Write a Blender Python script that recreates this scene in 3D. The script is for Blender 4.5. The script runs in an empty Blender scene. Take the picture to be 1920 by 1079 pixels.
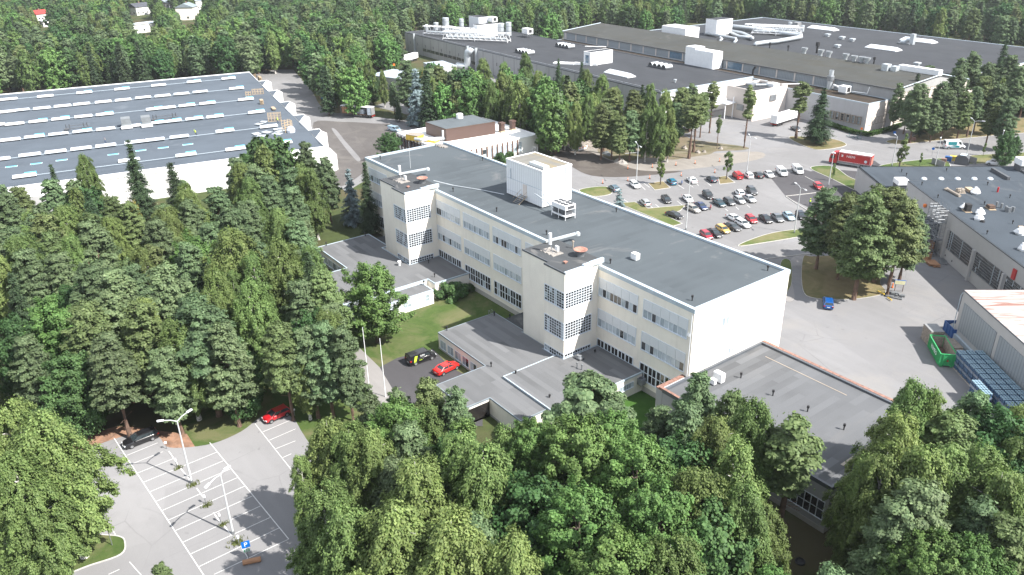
import bpy, math, random
import numpy as np
from mathutils import Vector, Matrix
random.seed(7); R_ = math.radians
SC = bpy.context.scene; COL = SC.collection

# ------------------------------------------------------------------ camera, sky, sun, exposure
CAM = np.array([62.963569, -77.689194, 67.442879]); YAW, PIT, ROL, FPX = 2.5070523, 0.4427551, -0.0179011, 1474.693
_d = np.array([math.cos(YAW)*math.cos(PIT), math.sin(YAW)*math.cos(PIT), -math.sin(PIT)])
_r0 = np.array([math.sin(YAW), -math.cos(YAW), 0.0]); _u0 = np.cross(_r0, _d)
_r = _r0*math.cos(ROL)+_u0*math.sin(ROL); _u = -_r0*math.sin(ROL)+_u0*math.cos(ROL)
cd = bpy.data.cameras.new('camera'); cam = bpy.data.objects.new('camera', cd); COL.objects.link(cam)
cam.matrix_world = Matrix(((_r[0], _u[0], -_d[0], CAM[0]), (_r[1], _u[1], -_d[1], CAM[1]), (_r[2], _u[2], -_d[2], CAM[2]), (0, 0, 0, 1)))
cd.sensor_width = 36; cd.lens = 36*FPX/1920; cd.clip_end = 4000; cd.clip_start = 1
SC.camera = cam
SUN_EL, SUN_AZ = R_(47.5), R_(24)
W = bpy.data.worlds.new('World'); SC.world = W; W.use_nodes = True
nt = W.node_tree; bg = nt.nodes['Background']
sky = nt.nodes.new('ShaderNodeTexSky'); sky.sky_type = 'NISHITA'; sky.sun_disc = False
sky.sun_elevation = SUN_EL; sky.sun_rotation = math.pi/2-SUN_AZ; sky.air_density = 1.0; sky.dust_density = 0.7
# bright cloud patches added over the unseen blue sky to light the shaded walls
_tc = nt.nodes.new('ShaderNodeTexCoord'); _no = nt.nodes.new('ShaderNodeTexNoise'); _no.inputs['Scale'].default_value = 2.2; _no.inputs['Detail'].default_value = 5; nt.links.new(_tc.outputs['Generated'], _no.inputs['Vector'])
_cr = nt.nodes.new('ShaderNodeValToRGB'); _cr.color_ramp.elements[0].position = 0.34; _cr.color_ramp.elements[1].position = 0.52; nt.links.new(_no.outputs[0], _cr.inputs[0])
_mx = nt.nodes.new('ShaderNodeMix'); _mx.data_type = 'RGBA'; nt.links.new(_cr.outputs[0], _mx.inputs[0]); nt.links.new(sky.outputs[0], _mx.inputs[6]); _mx.inputs[7].default_value = (3.4, 3.6, 3.95, 1)
nt.links.new(_mx.outputs[2], bg.inputs[0]); bg.inputs[1].default_value = 0.15
sd = bpy.data.lights.new('sun', 'SUN'); sd.energy = 5.0; sd.angle = R_(0.53); sd.color = (1, 0.955, 0.89)
sun = bpy.data.objects.new('sun', sd); COL.objects.link(sun); sun.location = (0, 0, 120)
sun.rotation_euler = Vector((math.cos(SUN_AZ)*math.cos(SUN_EL), math.sin(SUN_AZ)*math.cos(SUN_EL), math.sin(SUN_EL))).to_track_quat('Z', 'Y').to_euler()
SC.view_settings.view_transform = 'Standard'; SC.view_settings.look = 'None'; SC.view_settings.exposure = 1.12; SC.view_settings.gamma = 1
SC.cycles.max_bounces = 5; SC.cycles.diffuse_bounces = 3; SC.cycles.glossy_bounces = 2; SC.cycles.transmission_bounces = 2; SC.cycles.transparent_max_bounces = 4
SC.cycles.use_denoising = True

def P(x, y, z=0.0):
    "the point of height z seen at photo pixel (x, y) of 1920 x 1079"
    v = _d*FPX+_r*(x-960)+_u*(539.5-y); t = (z-CAM[2])/v[2]; return (CAM[0]+t*v[0], CAM[1]+t*v[1], z)
def P2(x, y, z=0.0): return P(x, y, z)[:2]

# ------------------------------------------------------------------ object helpers
def tag(o, label=None, cat=None, group=None, kind=None):
    for k, v in (('label', label), ('category', cat), ('group', group), ('kind', kind)):
        if v: o[k] = v
    return o
def thing(name, label, cat, loc=(0, 0, 0), rz=0.0, group=None):
    o = bpy.data.objects.new(name, None); COL.objects.link(o); o.empty_display_size = 0.5
    o.location = loc; o.rotation_euler = (0, 0, rz); return tag(o, label, cat, group)
def copy_tree(o, parent=None):
    c = o.copy(); COL.objects.link(c)
    if parent: c.parent = parent
    for ch in list(o.children): copy_tree(ch, c)
    return c
class MB:
    def __init__(s): s.v = []; s.f = []; s.m = []
    def face(s, pts, m=0):
        n = len(s.v); s.v += [tuple(p) for p in pts]; s.f.append(tuple(range(n, n+len(pts)))); s.m.append(m)
    def box(s, x0, y0, z0, x1, y1, z1, m=0, top=None, T=None):
        n = len(s.v); p = [(x0, y0, z0), (x1, y0, z0), (x1, y1, z0), (x0, y1, z0), (x0, y0, z1), (x1, y0, z1), (x1, y1, z1), (x0, y1, z1)]
        if T: p = [T(q) for q in p]
        s.v += p
        for i, q in enumerate(((3, 2, 1, 0), (4, 5, 6, 7), (0, 1, 5, 4), (1, 2, 6, 5), (2, 3, 7, 6), (3, 0, 4, 7))):
            s.f.append(tuple(n+k for k in q)); s.m.append(top if (top is not None and i == 1) else m)
        return s
    def prism(s, poly, z0, z1, m=0, top=None, bottom=True):
        n = len(s.v); k = len(poly)
        if sum(poly[i][0]*poly[(i+1) % k][1]-poly[(i+1) % k][0]*poly[i][1] for i in range(k)) < 0: poly = poly[::-1]
        s.v += [(x, y, z0) for x, y in poly]+[(x, y, z1) for x, y in poly]
        s.f.append(tuple(n+k+i for i in range(k))); s.m.append(m if top is None else top)
        if bottom: s.f.append(tuple(n+i for i in range(k-1, -1, -1))); s.m.append(m)
        for i in range(k): j = (i+1) % k; s.f.append((n+i, n+j, n+k+j, n+k+i)); s.m.append(m)
        return s
    def tube(s, pts, r, n=8, m=0, r2=None, cap=True):
        pts = [Vector(p) for p in pts]; rings = []; K = len(pts)
        for i, p in enumerate(pts):
            t = (pts[min(i+1, K-1)]-pts[max(i-1, 0)]).normalized()
            a = t.cross(Vector((0, 0, 1))); 
            if a.length < 1e-3: a = Vector((1, 0, 0))
            a.normalize(); b = a.cross(t); rr = r if r2 is None else r+(r2-r)*i/(K-1)
            if isinstance(r, (list, tuple)): rr = r[i]
            base = len(s.v); rings.append(base)
            for k in range(n):
                w = 2*math.pi*k/n; s.v.append(tuple(p+a*math.cos(w)*rr+b*math.sin(w)*rr))
        for i in range(K-1):
            for k in range(n): s.f.append((rings[i]+k, rings[i]+(k+1) % n, rings[i+1]+(k+1) % n, rings[i+1]+k)); s.m.append(m)
        if cap: s.f.append(tuple(rings[0]+k for k in range(n-1, -1, -1))); s.m.append(m); s.f.append(tuple(rings[-1]+k for k in range(n))); s.m.append(m)
        return s
    def lathe(s, prof, n=16, c=(0, 0, 0), m=0):
        b0 = len(s.v)
        for r, z in prof:
            for k in range(n): w = 2*math.pi*k/n; s.v.append((c[0]+r*math.cos(w), c[1]+r*math.sin(w), c[2]+z))
        for i in range(len(prof)-1):
            for k in range(n): s.f.append((b0+i*n+k, b0+i*n+(k+1) % n, b0+(i+1)*n+(k+1) % n, b0+(i+1)*n+k)); s.m.append(m)
        return s
    def mesh(s, name, mats, smooth=False):
        me = bpy.data.meshes.new(name); me.from_pydata(s.v, [], s.f); me.update()
        for mt in (mats if isinstance(mats, (list, tuple)) else [mats]): me.materials.append(mt)
        if any(s.m): me.polygons.foreach_set('material_index', s.m)
        if smooth: me.polygons.foreach_set('use_smooth', [True]*len(s.f))
        return me
    def build(s, name, mats, parent=None, smooth=False, bevel=0, loc=None, rz=0):
        o = bpy.data.objects.new(name, s.mesh(name, mats, smooth)); COL.objects.link(o)
        if parent: o.parent = parent
        if loc: o.location = loc
        if rz: o.rotation_euler = (0, 0, rz)
        if bevel:
            b = o.modifiers.new('b', 'BEVEL'); b.width = bevel; b.segments = 2; b.limit_method = 'ANGLE'; b.angle_limit = R_(35)
        return o

# ------------------------------------------------------------------ materials
M = {}
class NT:
    def __init__(s, name):
        s.mat = bpy.data.materials.new(name); s.mat.use_nodes = True; s.t = s.mat.node_tree; s.n = s.t.nodes; s.b = s.n['Principled BSDF']; M[name] = s.mat
    def new(s, k, **kw):
        o = s.n.new(k)
        for a, v in kw.items():
            if a[0] == 'i': o.inputs[int(a[1:])].default_value = v
            else: setattr(o, a, v)
        return o
    def ln(s, a, b): s.t.links.new(a, b)
    def co(s, scale=1.0, rz=0.0, obj=True, sc3=None):
        t = s.new('ShaderNodeTexCoord'); mp = s.new('ShaderNodeMapping'); s.ln(t.outputs['Object'], mp.inputs[0])
        mp.inputs['Rotation'].default_value = (0, 0, rz); mp.inputs['Scale'].default_value = sc3 or (scale,)*3; return mp.outputs[0]
    def noise(s, co, scale, detail=4, rough=0.55, dist=0):
        o = s.new('ShaderNodeTexNoise'); o.inputs['Scale'].default_value = scale; o.inputs['Detail'].default_value = detail
        o.inputs['Roughness'].default_value = rough; o.inputs['Distortion'].default_value = dist; s.ln(co, o.inputs['Vector']); return o.outputs[0]
    def ramp(s, f, stops):
        o = s.new('ShaderNodeValToRGB'); e = o.color_ramp.elements
        while len(e) < len(stops): e.new(0.5)
        for k, (p, c) in enumerate(stops): e[k].position = p; e[k].color = (c, c, c, 1) if isinstance(c, (int, float)) else (*c, 1)
        s.ln(f, o.inputs[0]); return o.outputs[0]
    def mix(s, f, a, b, mode='MIX'):
        o = s.new('ShaderNodeMix', data_type='RGBA', blend_type=mode); 
        for k, x in ((0, f), (6, a), (7, b)):
            if isinstance(x, (int, float)): o.inputs[k].default_value = x if k == 0 else (x, x, x, 1)
            elif isinstance(x, (tuple, list)): o.inputs[k].default_value = (*x, 1)
            else: s.ln(x, o.inputs[k])
        return o.outputs[2]
    def out(s, c, rough=0.8, bump=None, bs=0.3, bd=0.02, metal=0, spec=0.5):
        if isinstance(c, (tuple, list)): s.b.inputs['Base Color'].default_value = (*c, 1)
        else: s.ln(c, s.b.inputs['Base Color'])
        if isinstance(rough, (int, float)): s.b.inputs['Roughness'].default_value = rough
        else: s.ln(rough, s.b.inputs['Roughness'])
        s.b.inputs['Metallic'].default_value = metal; s.b.inputs['Specular IOR Level'].default_value = spec
        if bump is not None:
            o = s.new('ShaderNodeBump'); o.inputs['Strength'].default_value = bs; o.inputs['Distance'].default_value = bd
            s.ln(bump, o.inputs['Height']); s.ln(o.outputs[0], s.b.inputs['Normal'])
        return s.mat
def plain(name, c, rough=0.6, var=0.12, sc=0.6, metal=0, spec=0.5, dirt=None):
    n = NT(name); co = n.co(); f = n.noise(co, sc, 5, 0.6)
    hi = tuple(min(1, x*(1+var)) for x in c); lo = tuple(x*(1-var) for x in c)
    col = n.mix(n.ramp(f, [(0.35, 0.0), (0.65, 1.0)]), lo, hi)
    if dirt: col = n.mix(n.ramp(n.noise(co, sc*3.3, 6, 0.7), [(0.52, 0.0), (0.75, 0.5)]), col, dirt)
    return n.out(col, rough, metal=metal, spec=spec)
def felt(name, c, rz=0.0, along='x', pale=(0.30, 0.285, 0.27), stain=0.5, moss=None, sheet=1.0, patch=0.16):
    "bitumen roofing felt: overlapping sheets, faded patches, dried-puddle stains"
    n = NT(name); co = n.co(1.0, R_(90) if along == 'y' else 0.0)
    br = n.new('ShaderNodeTexBrick', offset=0.37, squash=1.0); n.ln(co, br.inputs['Vector']); br.inputs['Scale'].default_value = 1
    br.inputs['Brick Width'].default_value = 9.0; br.inputs['Row Height'].default_value = sheet; br.inputs['Mortar Size'].default_value = 0.025
    br.inputs['Color1'].default_value = (0, 0, 0, 1); br.inputs['Color2'].default_value = (1, 1, 1, 1); br.inputs['Mortar'].default_value = (0.2, 0.2, 0.2, 1); br.inputs['Bias'].default_value = -0.1
    a = tuple(x*(1-patch*.6) for x in c); b = tuple(x*(1+patch) for x in c)
    col = n.mix(br.outputs[0], a, b)
    col = n.mix(n.ramp(n.noise(co, 0.09, 3, 0.5), [(0.4, 0.0), (0.62, 1.0)]), col, tuple(x*1.16 for x in c))
    sp = n.noise(n.co(1, 0, sc3=(0.55, 1.0, 1.0) if along == 'x' else (1.0, 0.55, 1)), 0.16, 7, 0.62, 1.2)
    col = n.mix(n.ramp(sp, [(0.60, 0.0), (0.66, stain*0.55), (0.74, stain)]), col, pale)
    if moss: col = n.mix(n.ramp(n.noise(n.co(1, 0, sc3=(0.3, 1.6, 1)), 0.22, 5, 0.6), [(0.5, 0.0), (0.68, 0.6)]), col, moss)
    g = n.noise(co, 7, 2, 0.7); col = n.mix(0.22, col, n.mix(g, tuple(x*.5 for x in c), tuple(x*1.5 for x in c)))
    n.out(col, 0.85, bump=br.outputs[1], bs=0.25, bd=-0.02, spec=0.08)
def render_wall(name, c, dirt=0.12, streak=(0.25, 0.23, 0.2)):
    n = NT(name); co = n.co(); col = n.mix(n.ramp(n.noise(co, 0.35, 4, 0.6), [(0.3, 0.0), (0.7, 1.0)]), tuple(x*.95 for x in c), tuple(min(1, x*1.04) for x in c))
    st = n.noise(n.co(sc3=(1.1, 1.1, 0.07)), 0.9, 5, 0.65); col = n.mix(n.ramp(st, [(0.52, 0.0), (0.8, dirt)]), col, streak)
    n.out(col, 0.85, bump=n.noise(co, 9, 3), bs=0.12, bd=0.01, spec=0.25)
def ribbed(name, c, pitch=0.3, axis='x', depth=0.4, var=0.06):
    n = NT(name); co = n.co(); w = n.new('ShaderNodeTexWave', wave_type='BANDS', bands_direction='X' if axis == 'x' else ('Y' if axis == 'y' else 'DIAGONAL'), wave_profile='SIN')
    w.inputs['Scale'].default_value = 0.314/pitch; n.ln(co, w.inputs['Vector'])
    col = n.mix(n.ramp(w.outputs[1], [(0.1, 0.0), (0.35, 1.0)]), tuple(x*.78 for x in c), c)
    col = n.mix(n.ramp(n.noise(co, 0.25, 4), [(0.35, 0.0), (0.7, 1.0)]), col, n.mix(1.0, col, (1-var,)*3, 'MULTIPLY'))
    n.out(col, 0.5, bump=w.outputs[1], bs=depth, bd=0.05, spec=0.4)

felt('felt_main', (0.074, 0.086, 0.095), along='y', stain=0.5, pale=(0.22, 0.21, 0.205))
felt('felt_annex', (0.128, 0.131, 0.136), along='x', stain=0.22, pale=(0.19, 0.185, 0.18), patch=0.34)
felt('felt_gym', (0.112, 0.116, 0.123), along='y', stain=0.2, pale=(0.2, 0.19, 0.18), patch=0.40, sheet=1.1)
felt('felt_tower', (0.062, 0.066, 0.070), along='x', stain=0.5)
felt('felt_hall', (0.081, 0.097, 0.117), along='y', stain=0.10, pale=(0.4, 0.43, 0.46), patch=0.10)
felt('felt_factory', (0.046, 0.049, 0.055), along='x', stain=0.5, pale=(0.10, 0.098, 0.095), patch=0.12)
felt('felt_clere', (0.058, 0.060, 0.057), along='y', stain=0.15, moss=(0.058, 0.052, 0.038), patch=0.12)
felt('felt_brown', (0.045, 0.038, 0.032), along='x', stain=0.4, moss=(0.085, 0.058, 0.035))
felt('felt_east', (0.054, 0.065, 0.078), along='x', stain=0.4, pale=(0.17, 0.17, 0.17), patch=0.14)
felt('felt_small', (0.100, 0.115, 0.125), along='x', stain=0.1)
felt('felt_white', (0.72, 0.72, 0.70), along='x', stain=0.5, pale=(0.55, 0.5, 0.45), patch=0.05)
felt('felt_plant', (0.17, 0.165, 0.15), along='y', stain=0.4, moss=(0.3, 0.22, 0.08))
render_wall('wall_cream', (0.83, 0.785, 0.70), 0.22, (0.40, 0.36, 0.31)); render_wall('wall_white', (0.80, 0.79, 0.765), 0.10); render_wall('wall_pink', (0.66, 0.60, 0.555), 0.15)
render_wall('wall_grey', (0.40, 0.40, 0.41), 0.22); render_wall('wall_concrete', (0.36, 0.36, 0.36), 0.45, (0.16, 0.15, 0.14)); render_wall('wall_plinth', (0.42, 0.41, 0.385), 0.3)
render_wall('wall_hall', (0.78, 0.78, 0.77), 0.06); render_wall('wall_dark', (0.05, 0.065, 0.085), 0.1); render_wall('wall_east', (0.42, 0.415, 0.41), 0.12)
plain('coping', (0.40, 0.47, 0.525), 0.45, 0.08, 0.8); plain('coping_dark', (0.09, 0.10, 0.115), 0.5, 0.1)
plain('white_paint', (0.80, 0.81, 0.82), 0.45, 0.04); plain('frame_white', (0.66, 0.71, 0.76), 0.4, 0.05); plain('panel_white', (0.62, 0.67, 0.71), 0.45, 0.06, 1.5)
ribbed('shutter', (0.72, 0.75, 0.78), 0.12, 'z' if False else 'x', 0.1)
plain('metal', (0.50, 0.52, 0.54), 0.35, 0.15, 2.0, metal=0.75); plain('duct', (0.50, 0.535, 0.56), 0.4, 0.08, 1.5, metal=0.35); plain('galv', (0.25, 0.265, 0.28), 0.45, 0.15, metal=0.5)
plain('black', (0.02, 0.02, 0.022), 0.6); plain('rubber', (0.025, 0.025, 0.027), 0.8); plain('dark_grey', (0.075, 0.08, 0.088), 0.6); plain('mid_grey', (0.22, 0.225, 0.23), 0.6)
plain('rust', (0.33, 0.16, 0.12), 0.8, 0.25, 3, dirt=(0.55, 0.4, 0.33)); plain('brick_red', (0.23, 0.125, 0.095), 0.85, 0.3, 2.5, dirt=(0.26, 0.24, 0.22))
plain('wood_new', (0.40, 0.31, 0.21), 0.7, 0.15, 2); plain('wood_ply', (0.36, 0.19, 0.10), 0.7, 0.12, 1.5); plain('wood_grey', (0.27, 0.235, 0.20), 0.85, 0.25, 3)
ribbed('clad_brown', (0.115, 0.072, 0.060), 0.35, 'x'); ribbed('clad_brown_y', (0.10, 0.062, 0.052), 0.35, 'y'); ribbed('clad_pink', (0.60, 0.535, 0.49), 0.45, 'x', 0.2)
ribbed('clad_white', (0.80, 0.82, 0.84), 0.6, 'x', 0.15, 0.03); ribbed('clad_panel', (0.27, 0.30, 0.325), 0.7, 'x', 0.3); ribbed('tin_roof', (0.40, 0.45, 0.50), 0.5, 'x', 0.4)
plain('concrete', (0.38, 0.37, 0.35), 0.85, 0.15, 1.5); plain('kerb', (0.42, 0.41, 0.39), 0.85, 0.1, 2); plain('rubble', (0.24, 0.215, 0.19), 0.95, 0.35, 1.5)
plain('red_paint', (0.42, 0.018, 0.022), 0.35, 0.05); plain('orange', (0.80, 0.20, 0.03), 0.5); plain('yellow', (0.70, 0.48, 0.06), 0.5); plain('blue_paint', (0.02, 0.09, 0.28), 0.45)
plain('hi_vis', (0.60, 0.85, 0.05), 0.6); plain('blue_sign', (0.0, 0.13, 0.50), 0.45); plain('cyan', (0.10, 0.45, 0.62), 0.4); plain('green_paint', (0.035, 0.33, 0.11), 0.5, 0.15, 1.5, dirt=(0.05, 0.2, 0.1))
plain('navy', (0.015, 0.04, 0.12), 0.6); plain('skin', (0.5, 0.3, 0.22), 0.6); plain('bottle_blue', (0.045, 0.10, 0.19), 0.25, 0.25, 2.0, spec=0.6); plain('bottle_wrap', (0.20, 0.24, 0.31), 0.3, 0.3, 1.2)
plain('bottle_cap', (0.20, 0.30, 0.37), 0.4, 0.15); plain('plastic_wrap', (0.62, 0.66, 0.72), 0.4, 0.2, 3); plain('gravel_litter', (0.28, 0.26, 0.24), 0.9, 0.3, 4)
plain('tarp_blue', (0.01, 0.17, 0.50), 0.45, 0.08); plain('tan', (0.32, 0.275, 0.225), 0.6); plain('brown_dark', (0.09, 0.055, 0.04), 0.8)
plain('curtain', (0.50, 0.56, 0.62), 0.8, 0.25, 1.2); plain('teal', (0.01, 0.17, 0.19), 0.4); plain('lamp_head', (0.62, 0.64, 0.66), 0.4); plain('pole', (0.50, 0.52, 0.53), 0.5, 0.06)
def glass(name, c, rough=0.08, spec=0.6):
    n = NT(name); f = n.noise(n.co(), 0.8, 2); n.out(n.mix(f, tuple(x*.6 for x in c), tuple(x*1.4 for x in c)), rough, spec=spec)
glass('glass', (0.035, 0.042, 0.05)); glass('glass_pale', (0.30, 0.355, 0.395), 0.15); glass('glass_curtain', (0.44, 0.50, 0.55), 0.2); glass('glass_dark', (0.02, 0.018, 0.018)); glass('car_glass', (0.03, 0.04, 0.045), 0.05, 0.8); glass('glass_blue', (0.10, 0.17, 0.24), 0.2)
# rusty white roof
n = NT('rusty_roof'); c1 = n.co(sc3=(1.3, 0.13, 1)); a = n.noise(c1, 0.8, 6, 0.65, 0.6); w = n.new('ShaderNodeTexWave', bands_direction='X'); w.inputs['Scale'].default_value = 0.8; n.ln(n.co(), w.inputs['Vector'])
sep = n.new('ShaderNodeSeparateXYZ'); n.ln(n.co(), sep.inputs[0])
dd = n.new('ShaderNodeMath', operation='MULTIPLY_ADD'); n.ln(sep.outputs[0], dd.inputs[0]); dd.inputs[1].default_value = -0.004; n.ln(a, dd.inputs[2])
col = n.mix(n.ramp(dd.outputs[0], [(0.40, 0.0), (0.50, 0.45), (0.58, 0.95)]), (0.42, 0.40, 0.385), (0.22, 0.10, 0.072)); n.out(col, 0.6, bump=w.outputs[1], bs=0.3, bd=0.04)

def asphalt(name, c, dirt=None, tracks=0.25, streak_rz=0.0):
    n = NT(name); co = n.co(); big = n.noise(co, 0.035, 4, 0.55, 0.5); mid = n.noise(co, 0.3, 5, 0.6)
    col = n.mix(n.ramp(big, [(0.36, 0.0), (0.62, 1.0)]), tuple(x*.84 for x in c), tuple(x*1.12 for x in c))
    col = n.mix(n.ramp(mid, [(0.5, 0.0), (0.8, 0.5)]), col, tuple(x*0.72 for x in c))
    tr = n.noise(n.co(1, streak_rz, sc3=(0.05, 0.8, 1)), 1.0, 3, 0.5); col = n.mix(n.ramp(tr, [(0.45, 0.0), (0.7, tracks)]), col, tuple(x*1.35 for x in c))
    if dirt: col = n.mix(n.ramp(n.noise(co, 0.11, 6, 0.65, 0.8), [(0.5, 0.0), (0.66, 0.85)]), col, dirt)
    vo = n.new('ShaderNodeTexVoronoi', feature='DISTANCE_TO_EDGE'); vo.inputs['Scale'].default_value = 0.13
    ns = n.new('ShaderNodeTexNoise'); ns.inputs['Scale'].default_value = 0.5; ns.inputs['Detail'].default_value = 5; n.ln(co, ns.inputs['Vector']); wv = n.mix(0.35, co, ns.outputs[1], 'ADD'); n.ln(wv, vo.inputs['Vector'])
    ck = n.ramp(vo.outputs[0], [(0.0, 1.0), (0.012, 0.0)]); cm = n.ramp(n.noise(co, 0.05, 2), [(0.48, 0.0), (0.6, 0.55)]); mm = n.new('ShaderNodeMath', operation='MULTIPLY'); n.ln(ck, mm.inputs[0]); n.ln(cm, mm.inputs[1]); col = n.mix(mm.outputs[0], col, tuple(x*.5 for x in c))
    col = n.mix(n.ramp(n.noise(co, 0.75, 2, 0.4), [(0.70, 0.0), (0.76, 0.45)]), col, tuple(x*.45 for x in c))
    bk_ = n.new('ShaderNodeTexBrick', offset=0.43); n.ln(n.co(1, streak_rz+.3), bk_.inputs['Vector']); bk_.inputs['Scale'].default_value = 1; bk_.inputs['Brick Width'].default_value = 23; bk_.inputs['Row Height'].default_value = 9; bk_.inputs['Mortar Size'].default_value = 0.0; bk_.inputs['Color1'].default_value = (0, 0, 0, 1); bk_.inputs['Color2'].default_value = (1, 1, 1, 1)
    col = n.mix(n.ramp(bk_.outputs[0], [(0.72, 0.0), (0.74, 0.35)]), col, tuple(x*.82 for x in c))
    g = n.noise(co, 14, 2, 0.8); col = n.mix(0.25, col, n.mix(g, tuple(x*.5 for x in c), tuple(x*1.5 for x in c)))
    n.out(col, 0.95, bump=g, bs=0.15, bd=0.01, spec=0.08)
asphalt('asphalt', (0.19, 0.188, 0.19)); asphalt('asphalt_yard', (0.198, 0.197, 0.202), dirt=(0.228, 0.22, 0.212)); asphalt('asphalt_dark', (0.075, 0.073, 0.078)); asphalt('asphalt_lot', (0.228, 0.226, 0.23), tracks=0.12)
asphalt('asphalt_west', (0.10, 0.093, 0.09), dirt=(0.15, 0.14, 0.13)); asphalt('dirt_dark', (0.085, 0.075, 0.068), dirt=(0.14, 0.127, 0.113)); asphalt('dirt_light', (0.24, 0.222, 0.20), dirt=(0.17, 0.155, 0.14)); asphalt('path', (0.25, 0.24, 0.235))
plain('marking', (0.58, 0.58, 0.57), 0.8, 0.12, 2.5, dirt=(0.32, 0.32, 0.32)); plain('needles', (0.22, 0.125, 0.08), 0.95, 0.35, 0.8, dirt=(0.28, 0.24, 0.2))
def grass(name, a, b, dry=None, amt=0.5, brown=None):
    n = NT(name); co = n.co(); col = n.mix(n.ramp(n.noise(co, 0.5, 6, 0.7), [(0.35, 0.0), (0.65, 1.0)]), a, b)
    if dry: col = n.mix(n.ramp(n.noise(co, 0.12, 5, 0.65, 0.7), [(0.62-amt*.3, 0.0), (0.72-amt*.2, 0.95)]), col, dry)
    if brown: col = n.mix(n.ramp(n.noise(co, 0.05, 5, 0.6), [(0.48, 0.0), (0.6, 0.9)]), col, brown)
    g = n.noise(co, 6, 3, 0.8); col = n.mix(0.35, col, n.mix(g, tuple(x*.4 for x in a), tuple(x*1.6 for x in b)))
    n.out(col, 0.95, bump=g, bs=0.5, bd=0.06, spec=0.15)
grass('forest_floor', (0.035, 0.045, 0.018), (0.065, 0.085, 0.03), brown=(0.09, 0.062, 0.042)); grass('lawn', (0.036, 0.068, 0.016), (0.072, 0.105, 0.030), dry=(0.15, 0.135, 0.075), amt=0.55)
grass('lawn_deep', (0.025, 0.07, 0.012), (0.05, 0.11, 0.022)); grass('dry_grass', (0.135, 0.112, 0.058), (0.19, 0.155, 0.085), dry=(0.07, 0.085, 0.028), amt=0.5); grass('verge', (0.06, 0.085, 0.026), (0.10, 0.125, 0.042), dry=(0.19, 0.16, 0.09), amt=0.65)
plain('panel_yellow', (0.68, 0.66, 0.42), .6)
grass('grove_floor', (0.07, 0.075, 0.035), (0.13, 0.115, 0.07), dry=(0.24, 0.21, 0.165), amt=0.6, brown=(0.17, 0.13, 0.095))
plain('pier_brown', (0.20, 0.125, 0.10), .7)
plain('coping_mid', (0.20, 0.235, 0.265), .6)
plain('hatch_grey', (0.17, 0.185, 0.195), .6)
# ------------------------------------------------------------------ ground, roads, grass (flat sheets in 2-3 cm steps, grass islands on real kerbs)
def structure(name, mb, mat, z=0): o = mb.build(name, mat); return tag(o, kind='structure')
def sheet(name, pts, z, mat, px=True, thick=0.0):
    poly = [P2(*p) for p in pts] if px else pts
    poly = [tuple(p) for p in poly]
    if sum(poly[i][0]*poly[(i+1) % len(poly)][1]-poly[(i+1) % len(poly)][0]*poly[i][1] for i in range(len(poly))) < 0: poly = poly[::-1]
    mb = MB()
    if thick: mb.prism(poly, 0.0, z, bottom=False)
    else: mb.face([(x, y, z) for x, y in poly])
    return structure(name, mb, M[mat])
def smooth(pts, k=4):
    "closed Catmull-Rom through pixel points"
    out = []; n = len(pts)
    for i in range(n):
        a, b, c, d = (np.array(pts[(i+j-1) % n], float) for j in range(4))
        for t in np.linspace(0, 1, k, endpoint=False): out.append(tuple(0.5*(2*b+(c-a)*t+(2*a-5*b+4*c-d)*t*t+(3*b-a-3*c+d)*t**3)))
    return out
def offset(poly, d):
    n = len(poly); out = []
    A = sum(poly[i][0]*poly[(i+1) % n][1]-poly[(i+1) % n][0]*poly[i][1] for i in range(n))
    if A < 0: poly = poly[::-1]
    for i in range(n):
        p0, p1, p2 = (Vector(poly[(i+j-1) % n]) for j in range(3)); e0 = (p1-p0).normalized(); e1 = (p2-p1).normalized()
        n0 = Vector((e0.y, -e0.x)); n1 = Vector((e1.y, -e1.x)); b = (n0+n1); q = b.length_squared
        if q < 0.3: out.append(tuple(p1+n0*d)); continue
        b = b/q*2; out.append(tuple(p1+b*d))
    return out
def ring(mb, poly, o, i, z0, z1, m=0):
    a = offset(poly, o); b = offset(poly, -i); n = len(a)
    for k in range(n):
        j = (k+1) % n
        mb.face([(*a[k], z1), (*a[j], z1), (*b[j], z1), (*b[k], z1)], m); mb.face([(*a[k], z0), (*a[j], z0), (*a[j], z1), (*a[k], z1)], m)
        mb.face([(*b[j], z0), (*b[k], z0), (*b[k], z1), (*b[j], z1)], m); mb.face([(*b[k], z0), (*b[j], z0), (*a[j], z0), (*a[k], z0)], m)
    return mb
def island(name, pts, mat, h=0.13, px=True, k=5, kerb=0.16, sm=True):
    q = smooth(pts, k) if sm else pts; poly = [P2(*p) for p in q] if px else q
    sheet(name, poly, h, mat, px=False, thick=h)
    mb = ring(MB(), poly, kerb, -0.01, 0.0, h+0.02); structure('kerb', mb, M['kerb'])

g = MB(); g.face([(-1800, -900, 0), (700, -900, 0), (700, 1900, 0), (-1800, 1900, 0)]); structure('ground', g, M['forest_floor'])
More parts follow.
